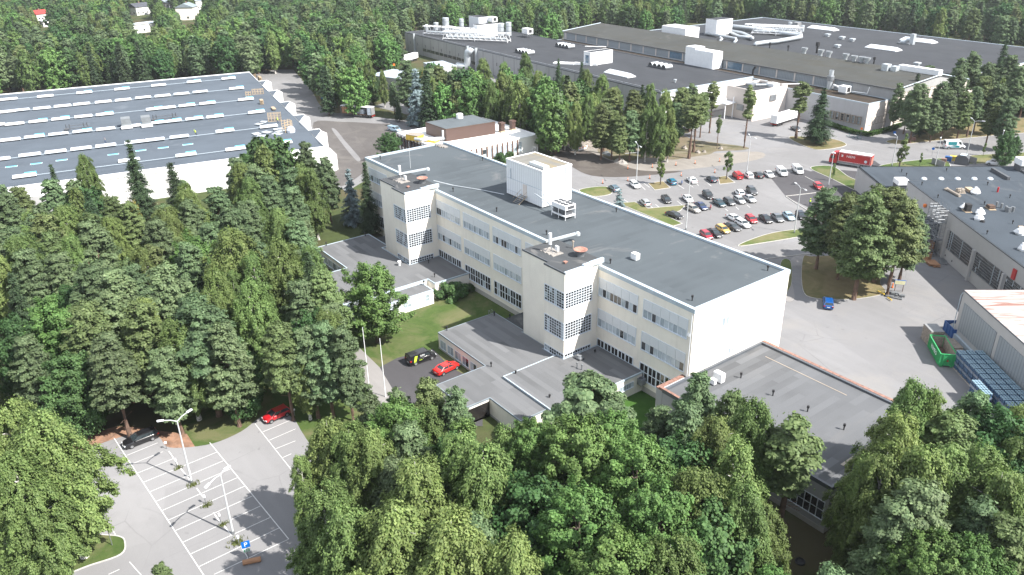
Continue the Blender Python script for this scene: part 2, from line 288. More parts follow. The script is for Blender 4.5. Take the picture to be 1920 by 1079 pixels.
# east yards and roads
sheet('yard', [(1020, 300), (1120, 262), (1290, 250), (1340, 200), (1480, 195), (1560, 215), (1720, 238), (1920, 222), (2150, 205), (2500, 300), (2400, 900), (1960, 1080), (1700, 800), (1560, 742), (1300, 560), (1050, 450)], 0.02, 'asphalt_yard')
sheet('road', [(900, 372), (1060, 356), (1200, 340), (1340, 332), (1500, 318), (1600, 305), (1750, 296), (1920, 284), (2100, 275), (2100, 240), (1920, 250), (1760, 262), (1640, 268), (1500, 282), (1400, 292), (1290, 306), (1160, 326), (1030, 336), (880, 350)], 0.035, 'asphalt')
sheet('car_park', [(1080, 362), (1170, 350), (1350, 333), (1508, 320), (1640, 350), (1640, 440), (1520, 440), (1380, 460), (1330, 480), (1250, 440), (1080, 380)], 0.05, 'asphalt')
sheet('road', [(1370, 478), (1430, 465), (1530, 446), (1640, 436), (1780, 420), (1780, 470), (1640, 470), (1520, 483), (1470, 492), (1440, 505), (1400, 500)], 0.05, 'asphalt')
sheet('car_park', [(1446, 335), (1506, 318), (1560, 334), (1660, 352), (1680, 405), (1580, 420), (1548, 405), (1474, 370)], 0.065, 'asphalt_dark')
sheet('road', [(1520, 322), (1560, 318), (1700, 330), (1760, 360), (1720, 400), (1660, 400), (1560, 345)], 0.08, 'asphalt_dark')
sheet('driveway', [(1618, 332), (1604, 306), (1640, 302), (1665, 320), (1900, 340), (1920, 300), (2000, 300), (2050, 330), (1900, 360), (1640, 345)], 0.05, 'asphalt_dark')
# construction ground
sheet('soil', smooth([(880, 330), (960, 290), (1040, 268), (1110, 290), (1190, 322), (1290, 318), (1420, 300), (1420, 285), (1300, 290), (1180, 290), (1120, 262), (1010, 255), (900, 300)]), 0.045, 'dirt_light')
sheet('soil', smooth([(1004, 268), (1040, 263), (1080, 282), (1105, 285), (1140, 300), (1200, 320), (1280, 322), (1180, 332), (1110, 330), (1070, 312), (1035, 290)]), 0.055, 'dirt_dark')
sheet('path', smooth([(1482, 505), (1510, 498), (1520, 480), (1512, 475), (1488, 482), (1478, 500), (1470, 560), (1490, 560)]), 0.065, 'path')
# islands
island('lawn', [(1087, 357), (1135, 351), (1146, 364), (1110, 369)], 'verge'); island('lawn', [(1216, 345), (1243, 341), (1256, 353), (1228, 357)], 'dry_grass', sm=False)
island('lawn', [(1347, 333), (1361, 331), (1377, 343), (1350, 346)], 'dry_grass', sm=False)
island('lawn', [(1160, 382), (1190, 380), (1215, 392), (1260, 388), (1284, 386), (1275, 396), (1245, 404), (1278, 420), (1262, 425), (1215, 405)], 'verge', sm=False)
island('lawn', [(1385, 462), (1430, 443), (1480, 433), (1540, 430), (1620, 425), (1620, 440), (1530, 441), (1450, 453)], 'verge', k=6)
island('lawn', [(1520, 316), (1560, 313), (1590, 332), (1618, 345), (1616, 358), (1600, 356), (1560, 336)], 'lawn', k=6)
island('verge', [(1506, 485), (1530, 482), (1640, 478), (1660, 500), (1650, 530), (1660, 548), (1640, 556), (1590, 562), (1530, 560), (1506, 545)], 'dry_grass', h=0.10, kerb=0.05)
island('verge', [(1464, 494), (1482, 491), (1484, 530), (1476, 548), (1466, 560)], 'verge', h=0.08, kerb=0.05)
island('verge', [(1480, 260), (1500, 257), (1562, 262), (1586, 273), (1548, 281), (1520, 279)], 'dry_grass', k=6)
island('verge', [(1650, 312), (1680, 306), (1745, 299), (1772, 300), (1772, 318), (1660, 316)], 'lawn', h=0.10)
island('verge', [(1812, 294), (1900, 288), (2060, 280), (2060, 300), (1905, 303), (1830, 308), (1812, 306)], 'verge', h=0.10)
island('verge', [(1662, 267), (1676, 262), (1700, 262), (1760, 235), (1850, 225), (1935, 222), (2100, 222), (2100, 240), (1920, 250), (1830, 258), (1760, 264), (1690, 271)], 'dry_grass', h=0.10)
sheet('verge', smooth([(1120, 282), (1140, 262), (1180, 252), (1260, 246), (1300, 262), (1398, 276), (1392, 282), (1345, 284), (1330, 290), (1290, 296), (1262, 300), (1215, 297), (1170, 304), (1140, 298)]), 0.06, 'grove_floor')
# west road and yards
sheet('road', [(466, 150), (480, 136), (520, 131), (550, 131), (585, 172), (606, 206), (650, 214), (760, 226), (850, 240), (900, 262), (880, 330), (700, 330), (650, 360), (600, 330), (560, 230), (520, 180), (480, 152)], 0.03, 'asphalt')
sheet('yard', smooth([(588, 230), (640, 229), (700, 232), (745, 240), (740, 300), (690, 320), (640, 350), (620, 320), (600, 270)]), 0.045, 'asphalt_west')
sheet('track', smooth([(622, 243), (630, 244), (648, 266), (664, 284), (676, 299), (670, 303), (655, 287), (640, 268)]), 0.06, 'asphalt')
sheet('yard', [(700, 200), (760, 180), (900, 120), (1010, 140), (930, 230), (850, 236)], 0.04, 'asphalt')
sheet('verge', smooth([(596, 180), (640, 195), (640, 212), (612, 208), (596, 192)]), 0.06, 'dry_grass')
# courtyard
sheet('lawn', [(-56, -60, 0)[:2], (-20, -60), (-20, -20), (-39, -17), (-37, 0), (-57, 0), (-60, -12)], 0.03, 'lawn', px=False)
sheet('lawn', [(-12, -30), (-1, -30), (-1, 0), (-9, 0), (-9, -16), (-12, -20)], 0.03, 'lawn_deep', px=False)
sheet('yard', [(705, 693), (745, 672), (812, 655), (845, 690), (905, 720), (905, 800), (745, 800), (715, 740)], 0.06, 'asphalt_dark')
sheet('path', [(652, 640), (676, 655), (712, 690), (745, 745), (760, 800), (725, 800), (700, 745), (664, 690)], 0.075, 'path')
# near car park
sheet('needle_litter', smooth([(120, 860), (180, 815), (230, 800), (330, 812), (420, 815), (490, 775), (560, 772), (590, 800), (560, 860), (300, 880)]), 0.02, 'needles')
LOT = smooth([(-260, 900), (-20, 895), (120, 862), (176, 838), (214, 824), (262, 812), (298, 820), (312, 838), (345, 840), (400, 832), (452, 810), (490, 782), (525, 772), (552, 788), (572, 820), (640, 920), (760, 1080), (820, 1250), (0, 1300), (-300, 1150)], 4)
sheet('car_park', LOT, 0.04, 'asphalt_lot')
island('lawn', [(-120, 965), (20, 962), (110, 985), (180, 1003), (222, 1008), (233, 1018), (226, 1040), (170, 1060), (90, 1085), (-100, 1110)], 'lawn', h=0.12, k=5)
# stall lines, measured on the ground
mk = MB()
def line(a, b, w=0.09, z=0.055):
    a = Vector(P2(*a)); b = Vector(P2(*b)); t = (b-a).normalized(); n_ = Vector((-t.y, t.x))*w/2
    mk.face([(*(a+n_), z), (*(a-n_), z), (*(b-n_), z), (*(b+n_), z)])
def z7(x, y): return (180+x/3.18, 740+y/3.18)
line(z7(108, 262), z7(650, 1090), .11); line(z7(678, 288), z7(1150, 865), .11); line(z7(435, 340), z7(492, 425), .13); line(z7(500, 436), z7(560, 512), .13); line(z7(600, 560), z7(640, 615), .13); line(z7(700, 705), z7(745, 770), .13); line(z7(765, 785), z7(810, 845), .13); line(z7(868, 915), z7(908, 978)); line(z7(948, 175), z7(1200, 495))
for l, r in (((185, 365), (368, 290)), ((212, 417), (400, 343)), ((250, 470), (460, 385)), ((285, 525), (722, 345)), ((320, 583), (760, 397)), ((357, 640), (803, 445)), ((393, 695), (845, 497)), ((430, 752), (888, 548)), ((472, 815), (933, 607)), ((515, 885), (980, 667)), ((560, 955), (1037, 736)), ((612, 1030), (1092, 798)), ((705, 1075), (1148, 865))): line(z7(*l), z7(*r))
for a, b in (((995, 225), (1155, 157)), ((1033, 275), (1190, 207)), ((1073, 325), (1190, 278)), ((1115, 378), (1165, 355)), ((1155, 433), (1180, 423)), ((75, 1075), (140, 1045)), ((200, 1000), (270, 1079)), ((95, 800), (125, 855))): line(z7(*a), z7(*b))
# white stall lines in the far lot
def z3(x, y): return (1300+x/7.992, 290+y/7.992)
for a, b in (((200, 420), (270, 478)), ((10, 405), (80, 470)), ((380, 420), (410, 450)), ((640, 790), (680, 830)), ((480, 820), (520, 850)), ((800, 760), (850, 800))): line(z3(*a), z3(*b), 0.12, 0.07)
for a, b in (((1165, 372), (1178, 380)), ((1203, 342), (1218, 352)), ((1198, 345), (1210, 357)), ((1272, 348), (1283, 355)), ((1287, 344), (1300, 352)), ((1226, 392), (1215, 384)), ((1238, 391), (1229, 384)), ((1280, 386), (1270, 378))): line(a, b, 0.12, 0.07)
structure('road_marking', mk, M['marking'])
kb = MB()
def kerbline(pts, w=0.16, h=0.2):
    q = [Vector(P2(*p)) for p in pts]
    for a, b in zip(q, q[1:]):
        t = (b-a).normalized(); n_ = Vector((-t.y, t.x))*w/2; kb.prism([tuple(a+n_), tuple(a-n_), tuple(b-n_), tuple(b+n_)], 0, h)
kerbline([(1509, 332), (1535, 346), (1560, 362)]); kerbline([(1473, 369), (1490, 381), (1518, 398)]); kerbline([(1473, 369), (1500, 366), (1535, 362)]); kerbline([(1392, 500), (1440, 486), (1500, 479), (1530, 477)])
structure('kerb', kb, M['kerb'])

# ------------------------------------------------------------------ building helpers
def building(name, label, cat, poly, z, loc=(0, 0, 0), rz=0.0, wall='wall_cream', roof='felt_annex', cop='coping', ch=0.35, cw=0.35, plinth=None, group=None, z0=0.0, deck=0.12, co=0.06):
    t = thing(name, label, cat, loc, rz, group)
    MB().prism(poly, z0, z-ch, bottom=False).build('wall', M[wall], t)
    MB().prism(offset(poly, -0.02), z-ch, z-ch+deck).build('roof', M[roof], t)
    ring(MB(), poly, co, cw, z-ch-0.10, z).build('coping', M[cop], t)
    if plinth: ring(MB(), poly, 0.05, -0.001, z0, plinth[1]).build('plinth', M[plinth[0]], t)
    return t
def TF(p0, u):
    "frame on a wall: p0 = bottom corner, u = direction along the wall, outward normal to the right of u"
    L = math.hypot(*u); u = (u[0]/L, u[1]/L); n_ = (u[1], -u[0])
    return lambda a, b, c: (p0[0]+u[0]*a+n_[0]*c, p0[1]+u[1]*a+n_[1]*c, p0[2]+b)
def bx(mb, T, a0, a1, b0, b1, c0, c1, m=0): mb.box(a0, c0, b0, a1, c1, b1, m, T=lambda q: T(q[0], q[2], q[1]))
GL = ['glass', 'glass_pale', 'glass_curtain', 'glass_dark']
def window(par, p0, u, w, h, nx, ny, mix=(1, 0, 0, 0), blind=0.0, fr=0.13, mul=0.06, mod=0, proud=0.09, frame='frame_white', sill=True, name='window', rng=random, blindmat='shutter'):
    T = TF(p0, u); mb = MB(); gh = h*(1-blind); cw_ = w/nx; rh = gh/ny
    for i in range(nx):
        c = rng.choices(range(4), mix)[0]
        for j in range(ny):
            if rng.random() < 0.25: c = rng.choices(range(4), mix)[0]
            a, b = i*cw_, j*rh; mb.face([T(a, b, 0.02), T(a+cw_, b, 0.02), T(a+cw_, b+rh, 0.02), T(a, b+rh, 0.02)][::1], c)
    o = mb.build(name, [M[k] for k in GL], par)
    f = MB(); bx(f, T, -fr, w+fr, -fr, 0, 0.0, proud+(0.08 if sill else 0)); bx(f, T, -fr, w+fr, h, h+fr, 0.0, proud); bx(f, T, -fr, 0, 0, h, 0.0, proud); bx(f, T, w, w+fr, 0, h, 0.0, proud)
    for i in range(1, nx):
        m2 = mul*(2.0 if mod and i % mod == 0 else 1)/2; bx(f, T, i*cw_-m2, i*cw_+m2, 0, gh, 0.0, proud*.75)
    for j in range(1, ny): bx(f, T, 0, w, j*rh-mul/2, j*rh+mul/2, 0.0, proud*.6)
    f.build('frame', M[frame], o)
    if blind:
        s = MB(); k = nx//(mod or 2)
        for i in range(k): bx(s, T, i*w/k+0.02, (i+1)*w/k-0.02, gh, h-0.003, 0.0, proud*0.8+0.002*(i % 2))
        s.build('blind', M[blindmat], o)
    return o
def recess(par, p0, u, w, h, mat='black', name='opening'): T = TF(p0, u); mb = MB(); bx(mb, T, 0, w, 0, h, 0.0, 0.05); return mb.build(name, M[mat], par)

# ------------------------------------------------------------------ the long cream building
L_, W_ = -98.5, 21.5
mainb = thing('factory_building', 'long cream three storey building with two square stair towers and flat dark roof', 'building')
mw = MB(); mw.prism([(L_, 0), (0, 0), (0, W_), (L_, W_)], 0, 17.2, bottom=False)
for dx in (0, -48.5):
    mw.prism([(-30.8+dx, -6.4), (-19.6+dx, -6.4), (-19.6+dx, -0.001), (-30.8+dx, -0.001)], 0, 18.3, bottom=False)
    mw.prism([(-24.2+dx, -7.2), (-19.3+dx, -7.2), (-19.3+dx, -1.5), (-24.2+dx, -1.5)], 0, 18.3, bottom=False)
    mw.prism([(-30.8+dx, 0.0), (-19.6+dx, 0.0), (-19.6+dx, 0.7), (-30.8+dx, 0.7)], 17.2, 18.3)
mw.build('wall', M['wall_cream'], mainb)
MB().prism([(L_+.02, .02), (-.02, .02), (-.02, W_-.02), (L_+.02, W_-.02)], 17.2, 17.3).build('roof', M['felt_main'], mainb)
cp = MB(); a = -98.5
def cop_run(x0, x1, y0, y1, z0=17.02, z1=17.68): cp.box(x0, y0, z0, x1, y1, z1)
for x0, x1 in ((L_+0.5, -79.3), (-68.1, -30.8), (-19.6, -0.5)): cop_run(x0, x1, -0.08, 0.5)
cop_run(L_-0.08, L_+0.5, -0.08, W_+0.08); cop_run(-0.5, 0.08, -0.08, W_+0.08); cop_run(L_+0.5, -0.5, W_-0.5, W_+0.08)
cp.build('coping', M['coping'], mainb)
for dx in (0, -48.5):
    poly = [(-30.8+dx, -6.4), (-24.2+dx, -6.4), (-24.2+dx, -7.2), (-19.3+dx, -7.2), (-19.3+dx, -1.5), (-19.6+dx, -1.5), (-19.6+dx, 0.7), (-30.8+dx, 0.7)]
    MB().prism(offset(poly, 0.0), 18.3, 18.42).build('tower_roof', M['felt_tower'], mainb)
    c2 = MB(); c2.box(-30.88+dx, -6.48, 18.2, -24.28+dx, -6.36, 18.50); c2.box(-24.28+dx, -7.28, 18.2, -19.22+dx, -7.14, 18.50); c2.build('tower_edge', M['coping_dark'], mainb)
    c3 = MB(); c3.box(-19.62+dx, -7.13, 18.2, -19.21+dx, -3.4, 18.52); c3.box(-19.72+dx, -3.4, 18.2, -19.20+dx, -2.1, 18.74); c3.box(-19.66+dx, -2.1, 18.15, -19.18+dx, 0.75, 18.85); c3.build('coping', M['coping'], mainb)
for x0, x1 in ((-88, -79.31), (-56.7, -39.9), (-8.8, -1.1)): MB().box(x0, -0.05, 0, x1, 0.0, 0.95).build('plinth', M['wall_plinth'], mainb)
rw = random.Random(3)
xs = [(-9.5, -1.05), (-19.25, -10.9), (-38.2, -31.0), (-48.1, -39.75), (-58.0, -49.5), (-67.85, -59.4), (-87.2, -79.6), (-97.1, -88.7)]
for i, (x0, x1) in enumerate(xs):
    w = x1-x0; nx = 10 if w > 8 else 8
    for z0 in (12.68, 7.22): window(mainb, (x0, 0, z0), (1, 0), w, 2.92, nx, 1, (0.12, 0.42, 0.6, 0.06), blind=0.55, mod=2, rng=rw)
    if i in (1, 5): window(mainb, (x0, 0, 3.30), (1, 0), w-0.3, 1.45, nx, 1, (0.1, 0, 0, 1), mod=2, mul=0.14, rng=rw)
    elif i == 2: pass
    elif i == 0: window(mainb, (x0, 0, 2.05), (1, 0), w, 2.75, 10, 2, (0.2, 0.05, 0, 1), mod=2, mul=0.12, rng=rw)
    else: window(mainb, (x0, 0, 2.05), (1, 0), w, 2.65, nx, 2, (0.15, 0.05, 0.03, 1), mod=2, mul=0.12, rng=rw)
for dx in (0, -48.5):
    for z0, h, nr in ((12.35, 2.6, 6), (6.95, 2.75, 6), (3.25, 0.95, 2)):
        window(mainb, (-19.3+dx, -7.0, z0), (0, 1), 5.35, h, 10, nr, (1.0, 0.0, 0.0, 0.8), fr=0.14, mul=0.09, proud=0.07, rng=rw, name='stair_window')
        window(mainb, (-24.0+dx, -7.2, z0), (1, 0), 4.6, h, 8, nr, (0.8, 0.4, 0.1, 0.4), fr=0.14, mul=0.09, proud=0.07, rng=rw, name='stair_window')
window(mainb, (0, 6.25, 12.8), (0, 1), 3.3, 1.45, 4, 1, (0, 0.6, 1, 0), mul=0.3, frame='wall_white', rng=rw); window(mainb, (0, 7.3, 7.45), (0, 1), 2.3, 1.1, 4, 1, (0, 0.5, 1, 0), mul=0.15, frame='wall_white', rng=rw)
lm = MB(); T = TF((0, 0, 0), (0, 1)); bx(lm, T, 1.0, 7.2, 12.52, 12.62, 0, 0.12)
for a0, a1 in ((4.9, 5.4), (5.6, 6.0), (6.2, 7.0), (7.2, 7.8), (8.0, 9.5)): bx(lm, T, a0, a1, 15.55, 15.66, 0, 0.10)
lm.build('ledge', M['coping'], mainb)
for X, Y in ((-0.25, -0.12), (0.12, 21.0)): MB().tube([(X, Y, 0.2), (X, Y, 16.9)], 0.07, 6).build('downpipe', M['white_paint'], mainb)
MB().box(-0.75, -0.3, 13.3, -0.35, 0, 13.7).build('camera_box', M['white_paint'], mainb)

# ------------------------------------------------------------------ annexes
an1 = building('annex', 'low cream annex around the left stair tower, behind the round green tree', 'annex', [(-88.5, -18.1), (-74.4, -18.1), (-74.4, -26), (-59.4, -26), (-59.4, -8.0), (-56.8, -8.0), (-56.8, -0.06), (-68.0, -0.06), (-67.7, -7.3), (-79.4, -7.3), (-79.4, -5.8), (-88.5, -5.8)], 3.35, roof='felt_annex', plinth=('wall_plinth', 0.6), ch=0.2, cw=0.13)
MB().prism([(-86.2, -5.7), (-79.4, -5.7), (-79.4, -0.06), (-86.2, -0.06)], 0, 2.9).build('side_room', [M['felt_tower']], an1)
for k in range(5): window(an1, (-87.8+k*2.25, -18.1, 0.75), (1, 0), 1.7, 1.5, 3, 1, (0.3, 1, 1, 0), rng=rw)
lw = building('annex', 'low white wing with pale grid windows beside the courtyard lawn', 'annex', [(-59.3, -26), (-55.2, -26), (-55.2, -9.4), (-59.3, -9.4)], 2.95, wall='wall_white', ch=0.2, cw=0.25)
for k in range(3): window(lw, (-55.2, -15.9+k*2.0, 0.95), (0, 1), 1.45, 1.35, 2, 2, (0, 0.6, 1, 0), rng=rw)
window(lw, (-55.2, -20.9, 0.95), (0, 1), 3.6, 1.35, 5, 2, (0, 0.6, 1, 0), rng=rw)
recess(an1, (-56.8, -5.6, 0.2), (0, 1), 2.6, 2.2, 'shutter', 'garage_door')
an2 = building('annex', 'low cream annex with wide grey felt roof around the right stair tower', 'annex', [(-39.8, -17.9), (-25.8, -17.9), (-25.8, -27), (-17.9, -27), (-17.9, -22.6), (-10.4, -22.6), (-10.4, -17.9), (-20.95, -17.9), (-20.95, -7.4), (-24.4, -7.4), (-24.4, -6.6), (-31.0, -6.6), (-31.0, -6.0), (-39.8, -6.0)], 3.2, cop='coping_mid', ch=0.16, cw=0.10, co=0.03, plinth=('wall_plinth', 0.35))
MB().prism([(-37.4, -5.95), (-30.9, -5.95), (-30.9, -0.06), (-37.4, -0.06)], 0, 2.75).build('side_room', M['felt_tower'], an2)
hi = MB(); hi.prism([(-20.9, -17.75), (-8.9, -17.75), (-8.9, -0.08), (-19.15, -0.08), (-19.15, -7.35), (-20.9, -7.35)], 0, 3.38, bottom=False); hi.build('wall', M['wall_cream'], an2)
HP = [(-20.9, -17.75), (-8.9, -17.75), (-8.9, -0.08), (-19.15, -0.08), (-19.15, -7.35), (-20.9, -7.35)]
MB().prism(offset(HP, -0.02), 3.38, 3.50).build('roof', M['felt_annex'], an2); ring(MB(), HP, 0.16, 0.02, 3.28, 3.56).build('coping', M['coping'], an2)
for k in range(5): window(an2, (-39.1+k*2.28, -17.9, 0.5), (1, 0), 1.65, 1.5, 2, 1, (0.3, 1, 1, 0), rng=rw, proud=0.05, fr=0.07)
window(an2, (-8.9, -4.9, 1.5), (0, 1), 2.9, 0.9, 6, 1, (0, 1, 1, 0), fr=0.06, rng=rw)
recess(an2, (-17.9, -27, 0), (0, 1), 4.3, 2.6, 'glass_dark', 'entrance'); 
db = MB(); T = TF((-25.0, -17.9, 0.5), (1, 0)); bx(db, T, 0.2, 0.9, 0, 0.5, 0, 0.08); db.build('notice_box', M['blue_sign'], an2)
an3 = building('sports_hall', 'low grey hall with patched felt roof and brick topped parapet at the lower right', 'building', [(0.06, -5.4), (26.6, -5.4), (26.6, 16.6), (0.06, 16.6)], 6.9, wall='wall_grey', roof='felt_gym', cop='coping_dark', ch=0.45, cw=0.30, plinth=('wall_plinth', 0.7))
MB().box(0.06, 16.66, 5.9, 26.9, 17.25, 6.82).build('side_wall', M['wall_grey'], an3); MB().box(-1.15, -5.4, 0, 0.0, -0.1, 6.55).build('side_wall', M['wall_grey'], an3)
for q_ in ((0.06, 16.68, 6.82, 26.95, 17.22, 6.93), (-1.18, -5.42, 6.55, -0.6, -0.1, 6.72), (-0.6, -5.44, 6.55, 3.0, -5.02, 6.95)): MB().box(*q_).build('brick_edge', M['brick_red'], an3)
for x0, nx in ((20.9, 6), (13.6, 6), (6.3, 6)): window(an3, (x0, -5.4, 1.75), (1, 0), 5.2, 2.55, nx, 2, (0.6, 0, 0, 1), frame='frame_white', fr=0.08, mul=0.1, proud=0.06, rng=rw)
dm = MB(); T = TF((0, 0, 0), (0, 1)); dm.box(24.6, -0.5, 6.58, 25.0, 13.0, 6.62); dm.box(3.0, 13.6, 6.58, 16.5, 13.75, 6.61); dm.build('roof_seam', M['tan'], an3)
cb = MB(); cb.box(26.62, -5.3, 2.9, 26.70, 16.4, 4.6); 

# ------------------------------------------------------------------ the big white hall on the left, with angled loading docks
HO = (-146.8, 11.4, 0); HR = R_(-11.2)
hall = thing('warehouse', 'vast low white warehouse with blue-grey ribbed roof, skylight rows and saw-tooth loading docks', 'warehouse', HO, HR)
MB().prism([(-136, -120), (0, -120), (0, -0.5), (-136, -0.5)], 0, 7.7, bottom=False).build('wall', M['wall_hall'], hall)
rf = MB(); nr = 6; pit = 23.0; xv = [0.0]
xp = [0]; zp = [8.0]
for k in range(6): xp += [-(k*pit+9.5), -(k*pit+21.5)] if k else [-6.0, -19.5]; zp += [7.75, 8.25]
xp += [-136]; zp += [8.0]
for (xa, za), (xb, zb) in zip(zip(xp, zp), list(zip(xp, zp))[1:]):
    if xb < xa: rf.face([(xb, -120, zb), (xa, -120, za), (xa, -0.5, za), (xb, -0.5, zb)])
rf.build('roof', M['felt_hall'], hall)
ed = MB(); ed.box(-136.3, -120, 7.6, -135.6, -0.3, 8.45); ed.box(-0.35, -120, 7.0, 0.15, -0.3, 8.25); [ed.box(a_, -0.46, 7.6, b_, -0.28, 8.2) for a_, b_ in ((-135.6, -113.9), (-103.5, -91.3), (-80.8, -68.3), (-57.8, -44.9), (-34.5, -22.3), (-11.5, -0.35))]; ed.build('coping', M['white_paint'], hall)
for k, (xa, xb) in enumerate(((-138.1, -124), (-113.8, -103.6), (-91.2, -80.9), (-68.2, -57.9), (-44.8, -34.6), (-22.2, -11.6))):
    if k == 0: continue
    d_ = MB(); d_.box(xa, -0.27, 0, xb-0.3, 3.1, 8.0, 0, top=1); d_.box(xa-0.02, -0.27, 7.9, xa+0.18, 3.12, 8.2); d_.box(xa+0.18, 3.0, 7.9, xb-0.3, 3.14, 8.2)
    T = lambda q: q
    n0 = len(d_.v); prof = [(-0.27, 0), (3.1, 0), (3.1, 9.1), (1.5, 10.0), (-0.27, 8.2)]
    d_.face([(xb, y, z) for y, z in prof]); d_.face([(xb-0.3, y, z) for y, z in prof][::-1])
    for i in range(5): (y0, z0), (y1, z1) = prof[i], prof[(i+1) % 5]; d_.face([(xb, y1, z1), (xb, y0, z0), (xb-0.3, y0, z0), (xb-0.3, y1, z1)])
    d_.build('loading_dock', [M['wall_hall'], M['felt_hall']], hall)
MB().prism([(-11.6, -0.25), (-0.1, -0.25), (-3.0, 3.4), (-11.3, 3.4)], 0, 4.6).build('corner_dock', M['wall_hall'], hall)
MB().box(0.01, -120, 0, 0.25, -63, 5.2).build('grey_panel', M['wall_grey'], hall)

# ------------------------------------------------------------------ the factory behind
FO = (-141, 131.4, 0); FR = R_(-3.8)
fh = building('factory_hall', 'wide dark roofed factory hall with concrete panel wall behind the birch grove', 'factory', [(-193.2, 0), (11.2, 0), (11.2, 46.9), (-193.2, 46.9)], 10.15, FO, FR, 'wall_concrete', 'felt_factory', 'coping_dark', ch=0.35, cw=0.3)
MB().box(11.22, 0.1, 0, 11.30, 46.8, 9.6).build('end_wall', M['wall_white'], fh); MB().box(11.0, 0.0, 9.7, 11.5, 46.9, 10.35).build('end_coping', M['coping'], fh)
sm_ = MB()
for k in range(22): x = -190+k*8.9; sm_.box(x, -0.06, 0, x+0.12, 0, 9.6); sm_.box(x+3.0, -0.10, 4.6, x+3.4, 0.0, 6.0)
sm_.build('wall_joint', M['dark_grey'], fh)
wm = MB()
for k in range(12): wm.box(-172+k*4.6, -0.05, 2.5, -168+k*4.6, 0, 3.9)
wm.build('window_band', M['glass'], fh)
ls = MB()
for x0 in range(-190, 10, 10): ls.box(x0, 0.9, 10.15, x0+9.5, 1.3, 10.4)
ls.build('pipe_run', M['galv'], fh)
fs = building('factory_hall', 'narrow brown low roof strip in front of the clerestory windows', 'factory', [(-118, 46.95), (18, 46.95), (18, 42.5), (64, 42.5), (64, 53.6), (-118, 53.6)], 9.75, FO, FR, 'wall_grey', 'felt_brown', 'coping', ch=0.25, cw=0.25)
for k in range(6): window(fs, (50.5+k*2.1, 42.5, 2.6), (1, 0), 1.15, 2.3, 1, 3, (1, 0.4, 0, 0), frame='wood_grey', fr=0.22, proud=0.5, rng=rw)
for k in range(6):
    window(fs, (64, 44.4+k*1.75, 2.4), (0, 1), 1.0, 2.1, 1, 2, (1, 0.3, 0, 0), frame='tan', fr=0.15, rng=rw)
    if k < 5: window(fs, (64, 45.2+k*1.75, 5.9), (0, 1), 0.7, 1.1, 1, 1, (1, 0.3, 0, 0), frame='wall_pink', fr=0.1, rng=rw)
MB().box(64.0, 42.5, 0, 64.06, 53.6, 9.45).build('end_wall', M['wall_pink'], fs)
cl = thing('factory_hall', 'long shed with clerestory panels and grey-green sloping roof running across the factory', 'factory', (FO[0], FO[1], 0), FR)
cw_ = MB(); prof = [(53.65, 0), (53.65, 13.3), (78, 15.4), (96, 11.6), (96, 0)]
for X in (-119, 66): cw_.face([(X, y, z) for y, z in (prof if X > 0 else prof[::-1])])
cw_.face([(-119, 53.65, 0), (66, 53.65, 0), (66, 53.65, 13.3), (-119, 53.65, 13.3)]); cw_.face([(66, 96, 0), (-119, 96, 0), (-119, 96, 11.6), (66, 96, 11.6)]); cw_.build('wall', M['wall_concrete'], cl)
r2 = MB(); 
for x0 in np.arange(-119.5, 66, 23.2):
    x1 = min(x0+23.0, 66.4); r2.face([(x0, 53.2, 13.32), (x1, 53.2, 13.32), (x1, 78, 15.45), (x0, 78, 15.45)]); r2.face([(x0, 78, 15.45), (x1, 78, 15.45), (x1, 96, 11.7), (x0, 96, 11.7)])
r2.face([(-119.5, 53.2, 13.28), (66.4, 53.2, 13.28), (66.4, 78, 15.41), (-119.5, 78, 15.41)]); r2.face([(-119.5, 78, 15.41), (66.4, 78, 15.41), (66.4, 96, 11.66), (-119.5, 96, 11.66)])
r2.build('roof', M['felt_clere'], cl)
eg = MB(); eg.box(-119.6, 53.1, 13.0, 66.5, 53.3, 13.33); eg.build('gutter', M['dark_grey'], cl)
rc = MB(); rc.tube([(66.45, 53.2, 13.4), (66.45, 78, 15.5), (66.45, 96, 11.75)], 0.22, 4); rc.tube([(-119.5, 53.2, 13.4), (-119.5, 78, 15.5)], 0.2, 4); rc.build('coping', M['coping'], cl)
bays = np.arange(-117, 48, 8.35)
for k, x in enumerate(bays):
    q = MB(); q.box(x+0.5, 53.55, 10.1, x+7.9, 53.64, 12.7); q.build('clerestory_panel', M['glass_blue' if k in (9, 13) else 'clad_panel'], cl)
for x in bays: MB().box(x-0.15, 53.4, 9.8, x+0.35, 53.64, 13.0).build('pillar', M['wall_pink'], cl)
for k in range(9): window(cl, (66, 55+k*2.6, 8.2), (0, 1), 1.4, 3.4, 1, 2, (1, 0.3, 0, 0), frame='tan', fr=0.25, rng=rw); window(cl, (66, 55+k*2.6, 2.2), (0, 1), 1.4, 3.2, 1, 2, (1, 0.3, 0, 0), frame='tan', fr=0.25, rng=rw)
MB().box(66.01, 53.7, 0, 66.05, 95.9, 11.5).build('end_wall', M['wall_pink'], cl)
bh = building('factory_hall', 'huge flat dark grey factory roof with skylights and pipework, farthest of the factory', 'factory', [(-106, 80), (60, 96.1), (60, 187), (-106, 187)], 11.3, FO, FR, 'wall_pink', 'felt_factory', 'coping', ch=0.3, cw=0.5)
bk = building('loading_block', 'pale beige windowless block with ribbed side and sunken roof, behind the tall thin pine', 'building', [(18.4, 25.4), (31.2, 25.4), (31.2, 42.4), (18.4, 42.4)], 10.7, FO, FR, 'wall_pink', 'felt_factory', 'wall_pink', ch=0.9, cw=0.35, co=0.0)
